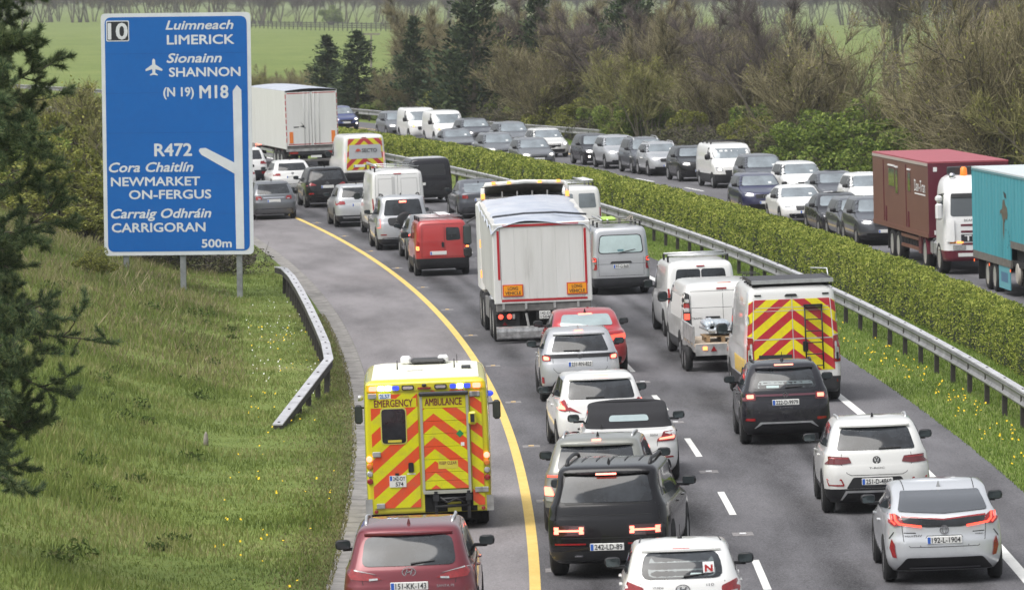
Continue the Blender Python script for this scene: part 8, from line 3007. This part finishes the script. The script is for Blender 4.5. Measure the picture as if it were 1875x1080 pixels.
# maroon articulated lorry, oncoming: front at y = 0, tail towards -y
MAR = ramp_mat('maroon panels', [(0, (0.085, 0.010, 0.022)), (1, (0.13, 0.016, 0.032))], [(0.8, 0.5), (6, 0.3)], 0.35, 0.0, spec=0.5)
MARS = ramp_mat('lit-tone maroon side', [(0, (0.11, 0.040, 0.030)), (0.5, (0.145, 0.060, 0.042)), (1, (0.175, 0.08, 0.054))], [(0.6, 0.6), (3, 0.4)], 0.45, 0.0, spec=0.5, stretch=(1, 0.25, 0.9))  # the lit side's lighter, browner look is put into the colour
MARR = plain('maroon roof', (0.33, 0.07, 0.09), 0.5, var=0.12)
v = Veh('articulated_lorry', 'maroon box lorry with a white cab and orange beacon in the oncoming queue', 'lorry')
T = v.root
y1, y0 = -2.9, -14.9       # trailer front and tail
zb_, zt_ = 1.04, 3.36
bx_(T, 'trailer_side', 1.235, 1.275, y0, y1, zb_, zt_, MARS)
bx_(T, 'trailer_side', -1.275, -1.235, y0, y1, zb_, zt_, MARS)
bx_(T, 'trailer_front', -1.275, 1.275, y1 + 0.0005, y1 + 0.05, zb_, zt_, MAR)
bx_(T, 'trailer_tail', -1.234, 1.234, y0, y0 + 0.05, zb_, zt_, MAR)
bx_(T, 'trailer_roof', -1.28, 1.28, y0 - 0.02, y1 + 0.055, zt_ + 0.001, zt_ + 0.05, MARR)
bx_(T, 'roof_trim', 1.2755, 1.295, y0, y1, zt_ - 0.09, zt_, plain('pale trim', (0.42, 0.36, 0.33), 0.4))
bx_(T, 'floor_trim', 1.2755, 1.30, y0, y1, zb_ - 0.02, zb_ + 0.12, MARS)
bx_(T, 'floor', -1.234, 1.234, y0 + 0.051, y1, zb_, zb_ + 0.1, DULL)
for ya, yb_, za, zb2 in ((-11.3, -9.9, 2.35, 3.05), (-9.8, -9.2, 2.15, 3.03), (-7.1, -6.5, 2.32, 3.03)):
    fr = bx_(T, 'window_frame', 1.2755, 1.285, ya, yb_, za, zb2, plain('frame brown', (0.12, 0.05, 0.04), 0.5))
    bx_(T, 'window_pane', 1.2855, 1.29, ya + 0.06, yb_ - 0.06, za + 0.05, zb2 - 0.08, plain('green glass', (0.05, 0.075, 0.055), 0.08, coat=1.0), parent=fr)
    bx_(T, 'window_head', 1.2755, 1.31, ya, yb_, zb2 + 0.001, zb2 + 0.05, WHITEINK, parent=fr)
for ya in (-12.1, -7.2):
    bx_(T, 'door_latch', 1.2755, 1.30, ya, ya + 0.25, 1.2, 1.7, MAR)
    MB().tube([(1.285, ya - 0.3, 1.2), (1.285, ya - 0.3, 3.2)], 0.014, 5).obj('door_seam', MAR, T)
text_obj(T, 'Dan-Tran', -5.7, -3.45, 2.42, 0.36, 1.283, WHITEINK, 1, 0.0, axis='x')
bx_(T, 'lettering_underline', 1.2755, 1.281, -5.7, -3.45, 2.32, 2.36, WHITEINK)
for x in (1.05, -1.05):
    bx_(T, 'marker_light', x - 0.06, x + 0.06, y1 + 0.0505, y1 + 0.07, 3.10, 3.24, WHITEINK)
    bx_(T, 'marker_light', x - 0.06, x + 0.06, y1 + 0.0505, y1 + 0.07, 1.12, 1.26, WHITEINK)
bx_(T, 'chassis', -0.5, 0.5, y0 + 0.2, -0.3, 0.72, zb_ - 0.021, DULL)
for z in (0.52, 0.84):
    bx_(T, 'side_rail', 1.18, 1.24, -9.0, -4.9, z, z + 0.10, MARS)
bx_(T, 'side_locker', 0.8, 1.24, -5.3, -4.8, 0.45, 1.0, MAR)
for k in range(6):
    bx_(T, 'side_locker', 0.85, 1.15, -9.0 + 0.6 * k, -8.5 + 0.6 * k, 0.55, 1.0, DULL)
bx_(T, 'mud_flap', 0.7, 1.24, -12.0, -11.95, 0.3, 1.0, DULL)
CABW = plain('cab white', (0.72, 0.72, 0.72), 0.3, coat=0.5, var=0.05)
# cab built from stacked slices
cabv = Veh.__new__(Veh)
cabv.root = T
cabv.body([(0.42, -1.95, 0.0, 1.20, 0.1, 0.25, 0, 0.06), (0.75, -1.95, 0.02, 1.24, 0.1, 0.25, 0, 0.06), (1.5, -1.95, 0.0, 1.24, 0.1, 0.25, 0, 0.08), (1.85, -1.95, -0.06, 1.22, 0.1, 0.25, 0, 0.08), (2.52, -1.95, -0.22, 1.18, 0.1, 0.25, 0, 0.08),
           (2.74, -1.95, -0.35, 1.14, 0.1, 0.25, 0, 0.08), (2.93, -1.9, -0.6, 1.05, 0.1, 0.25, 0, 0.08), (3.03, -1.8, -0.85, 0.9, 0.1, 0.25, 0, 0.05)], CABW, low_z=0.75, low=MAR, names=('cab', 'bumper'))
cabv.panel('windscreen', 'front', [(-1.02, 1.80), (1.02, 1.80), (0.98, 2.48), (-0.98, 2.48)], plain('lorry glass', (0.07, 0.08, 0.085), 0.05, 0.2, coat=1.0), r=0.08, off=0.01)
cabv.panel('sun_visor', 'front', [(-0.98, 2.37), (0.98, 2.37), (0.96, 2.49), (-0.96, 2.49)], BLACK, off=0.05, r=0.03)
for z in (1.50, 1.30):
    cabv.panel('grille_slot', 'front', [(-0.72, z), (0.72, z), (0.72, z + 0.06), (-0.72, z + 0.06)], MAR, off=0.012)
cabv.panel('grille_slot', 'front', [(-0.70, 0.92), (0.70, 0.92), (0.70, 0.98), (-0.70, 0.98)], MAR, off=0.012)
tb = cabv.panel('name_board', 'front', [(-0.72, 1.02), (0.72, 1.02), (0.72, 1.24), (-0.72, 1.24)], INK, off=0.014)
yf_ = max(cabv.cast('front', x, 1.13)[0].y for x in (0, 0.6)) + 0.022
text_obj(tb, 'TIR', -0.62, -0.05, 1.04, 0.18, yf_, WHITEINK, 1, 0.02)
small_text_y = max(cabv.cast('front', x, 1.72)[0].y for x in (0, 0.6)) + 0.008
text_obj(T, 'SCANIA', -0.62, -0.20, 1.64, 0.07, small_text_y, TRIM, 1, 0.01)
nb_ = cabv.panel('number_board', 'front', [(-0.02, 0.77), (0.36, 0.77), (0.36, 0.90), (-0.02, 0.90)], MAR, off=0.012)
text_obj(nb_, '143', -0.32, -0.02, 0.785, 0.10, max(cabv.cast('front', 0.2, 0.85)[0].y, 0) + 0.02, WHITEINK, 1, 0.02)
cabv.pair('headlight', 'front', [(0.58, 0.77), (0.98, 0.77), (0.98, 0.92), (0.58, 0.92)], CLEARL, off=0.015, r=0.03)
cabv.pair('indicator', 'front', [(0.88, 0.97), (1.06, 0.97), (1.06, 1.03), (0.88, 1.03)], AMBER, off=0.015)
cabv.pair('indicator', 'front', [(0.66, 0.97), (0.86, 0.97), (0.86, 1.03), (0.66, 1.03)], AMBERLIT, off=0.015)
cabv.pair('corner_deflector', 'front', [(0.92, 1.02), (1.14, 1.02), (1.12, 1.72), (0.92, 1.72)], CABW, off=0.06, r=0.04)
cabv.panel('number_plate', 'front', [(0.36, 0.56), (0.82, 0.56), (0.82, 0.67), (0.36, 0.67)], PLATEW, off=0.015)
cabv.sides('side_window', round_poly([(-1.35, 1.85), (-0.42, 1.85), (-0.48, 2.45), (-1.35, 2.45)], 0.06, 3), GLASS, off=0.01)
bx_(T, 'roof_bar', -0.9, 0.9, -1.5, -1.2, 3.05, 3.30, TRIM, 0.03)
MB().lathe([(0, 0.11), (0.05, 0.115), (0.24, 0.10), (0.29, 0.05)], 'z', c=(0.45, -0.95, 3.01), n=14).obj('beacon', plain('orange beacon', (0.75, 0.18, 0.02), 0.3, emit=(1, 0.25, 0.03), estr=0.3), T, True, sharp=50)
for x in (0.85, 0.05, -0.4):
    MB().lathe([(0, 0.03), (0.02, 0.09), (0.12, 0.10), (0.14, 0.02)], 'y', c=(x, -0.8, 3.03), n=12).obj('spot_lamp', CHROME, T, True)
for sx in (-1, 1):
    w = bx_(T, 'wing_mirror', min(sx * 1.26, sx * 1.48), max(sx * 1.26, sx * 1.48), -0.28, -0.06, 1.70, 2.22, CABW, 0.06)
    bx_(T, 'wing_mirror', min(sx * 1.26, sx * 1.48), max(sx * 1.26, sx * 1.48), -0.28, -0.06, 2.26, 2.46, CABW, 0.06)
    MB().tube([(sx * 1.2, -0.2, 2.5), (sx * 1.36, -0.18, 2.48)], 0.025, 6).obj('mirror_arm', BLACK, T)
    bx_(T, 'fuel_tank', min(sx * 0.65, sx * 1.20), max(sx * 0.65, sx * 1.20), -3.25, -1.85, 0.45, 1.02, ALU, 0.12)
    bx_(T, 'tank_strap', min(sx * 0.64, sx * 1.21), max(sx * 0.64, sx * 1.21), -2.6, -2.52, 0.44, 1.03, TRIM, 0.12)
    m = MB()
    arc = [(-4.0 + 0.60 * math.cos(a), 0.5 + 0.60 * math.sin(a)) for a in np.linspace(0, math.pi, 9)]
    arc2 = [(-4.0 + 0.56 * math.cos(a), 0.5 + 0.56 * math.sin(a)) for a in np.linspace(math.pi, 0, 9)]
    m.prism(arc + arc2, min(sx * 0.8, sx * 1.27), max(sx * 0.8, sx * 1.27), 'x')
    m.obj('mudguard', MAR, T)
v.L, v.W = 15, 2.5
truck_wheels(v, (-1.15, -4.0, -9.7, -11.05), 2.5, rim=plain('polished rim', (0.6, 0.6, 0.6), 0.3, 0.6))
v.put(s_of_Y(175.6, 17.9), 17.9, 0.0, True, 0.0)

# teal trailer, oncoming, only its rear half in the picture: tail at y = 0
TEAL = ramp_mat('teal panels', [(0, (0.05, 0.20, 0.24)), (0.4, (0.055, 0.30, 0.36)), (1, (0.075, 0.35, 0.42))], [(1.5, 0.6), (7, 0.4)], 0.45, 0.0, spec=0.4, stretch=(1, 1, 0.15))
v = Veh('articulated_lorry', 'teal ribbed trailer with a dark printed figure at the right edge', 'lorry')
T = v.root
Lg = 13.0
drop = 6.9
for k in range(44):
    ya = 0.02 + k * 0.295
    zb2 = 1.06 if ya < drop - 0.2 else 1.62
    bx_(T, 'side_rib', 1.24 if k % 2 else 1.232, 1.276 if k % 2 else 1.268, ya, ya + 0.293, zb2 + 0.001, 3.50, TEAL)
bx_(T, 'far_side', -1.27, -1.23, 0.0, Lg, 1.06, 3.50, TEAL)
bx_(T, 'rear_doors', -1.229, 1.23, 0.0, 0.05, 1.06, 3.50, TEAL)
bx_(T, 'corner_post', 1.20, 1.282, -0.03, 0.019, 1.04, 3.54, TEAL, 0.01)
bx_(T, 'roof', -1.28, 1.28, -0.02, Lg, 3.501, 3.55, plain('pale roof', (0.55, 0.60, 0.62), 0.4, var=0.08))
bx_(T, 'roof_trim', 1.2765, 1.29, -0.02, Lg, 3.44, 3.50, plain('teal trim', (0.10, 0.24, 0.28), 0.4))
bx_(T, 'sill', 1.22, 1.285, -0.02, drop, 0.84, 1.059, plain('grey sill', (0.13, 0.12, 0.11), 0.6, var=0.3))
bx_(T, 'sill', 1.22, 1.285, drop, Lg, 1.42, 1.619, plain('grey sill', (0.13, 0.12, 0.11), 0.6, var=0.3))
bx_(T, 'floor', -1.228, 1.215, 0.06, Lg, 0.9, 1.055, DULL)
fig = [(5.75, 3.0), (6.25, 2.94), (6.3, 2.8), (5.95, 2.84)]
MB().prism([(y, z) for y, z in fig], 1.277, 1.281, 'x').obj('printed_mark', INK, T)
fig = [(1.86, 2.88), (2.0, 2.92), (2.05, 2.70), (2.2, 2.6), (2.26, 2.3), (2.2, 2.05), (2.06, 2.15), (1.98, 1.95), (1.9, 1.2), (1.84, 1.45), (1.84, 2.0), (1.7, 2.35), (1.6, 2.2), (1.62, 2.42), (1.8, 2.5)]
fig = [(5.1 + (y - 1.6) * 2.1, 1.6 + (z - 1.2) * 0.68) for y, z in fig]
MB().prism(fig, 1.277, 1.281, 'x').obj('printed_figure', plain('brown print', (0.10, 0.085, 0.06), 0.6, var=0.5, vscale=10), T)
for k in range(9):
    a = k / 8 * 4.2 - 1.2
    y, z = 6.2 + 0.5 * math.cos(a), 1.65 + 0.26 * math.sin(a)
    MB().box(1.277, 1.28, y - 0.03, y + 0.03, z - 0.025, z + 0.025).obj('printed_curl', plain('teal dark print', (0.04, 0.14, 0.17), 0.6), T)
gp = bx_(T, 'skirt_panel', 1.235, 1.26, 4.6, 6.6, 0.18, 0.838, plain('skirt teal', (0.10, 0.33, 0.40), 0.45))
bx_(T, 'skirt_logo', 1.2605, 1.263, 5.0, 6.2, 0.38, 0.66, plain('skirt print', (0.06, 0.15, 0.26), 0.5), 0.0, gp)
for y in (0.1, 2.9, 6.7):
    bx_(T, 'marker_light', 1.2855, 1.30, y + 0.1, y + 0.2, 0.72, 0.80, plain('orange marker', (0.7, 0.12, 0.03), 0.3, emit=(1, 0.15, 0.03), estr=0.6))
bx_(T, 'mud_flap', 0.66, 1.24, 0.7, 0.75, 0.22, 0.84, DULL)
bx_(T, 'chassis', -0.5, 0.5, 0.1, Lg, 0.6, 0.9, DULL)
bx_(T, 'axle_box', 0.2, 1.1, 6.95, 9.5, 0.35, 1.4, DULL)
MB().lathe([(0, 0.30), (0.06, 0.32), (0.12, 0.28), (0.13, 0.05)], 'x', c=(1.12, 7.7, 0.72), n=18).obj('spare_wheel', plain('pale hub', (0.36, 0.34, 0.31), 0.6), T, True, sharp=40)
v.L, v.W = Lg, 2.5
truck_wheels(v, (2.4, 3.7), 2.5, 0.45, 0.3, rim=plain('polished rim', (0.6, 0.6, 0.6), 0.3, 0.6))
truck_wheels(v, (9.4,), 2.5, 0.48, 0.3, rim=plain('polished rim', (0.6, 0.6, 0.6), 0.3, 0.6))
v.put(s_of_Y(169.8, 17.9), 17.9, 0.0, True, 0.0)

# ------------------------------------------------------------------ the damp spring air between camera and far fields
hz_m = bpy.data.materials.new('damp air')
hz_m.use_nodes = True
hz_m.node_tree.nodes.clear()
_o = hz_m.node_tree.nodes.new('ShaderNodeOutputMaterial')
_v = hz_m.node_tree.nodes.new('ShaderNodeVolumePrincipled')
_v.inputs['Color'].default_value = (0.86, 0.88, 0.92, 1)
_v.inputs['Density'].default_value = 0.00015
_v.inputs['Anisotropy'].default_value = 0.2
hz_m.node_tree.links.new(_v.outputs[0], _o.inputs['Volume'])
_hb = MB().box(-1700, 900, -60, 2700, -3.0, 26.0).obj('haze', hz_m, kind='stuff')
_hb['label'] = 'thin damp haze over the road and fields'
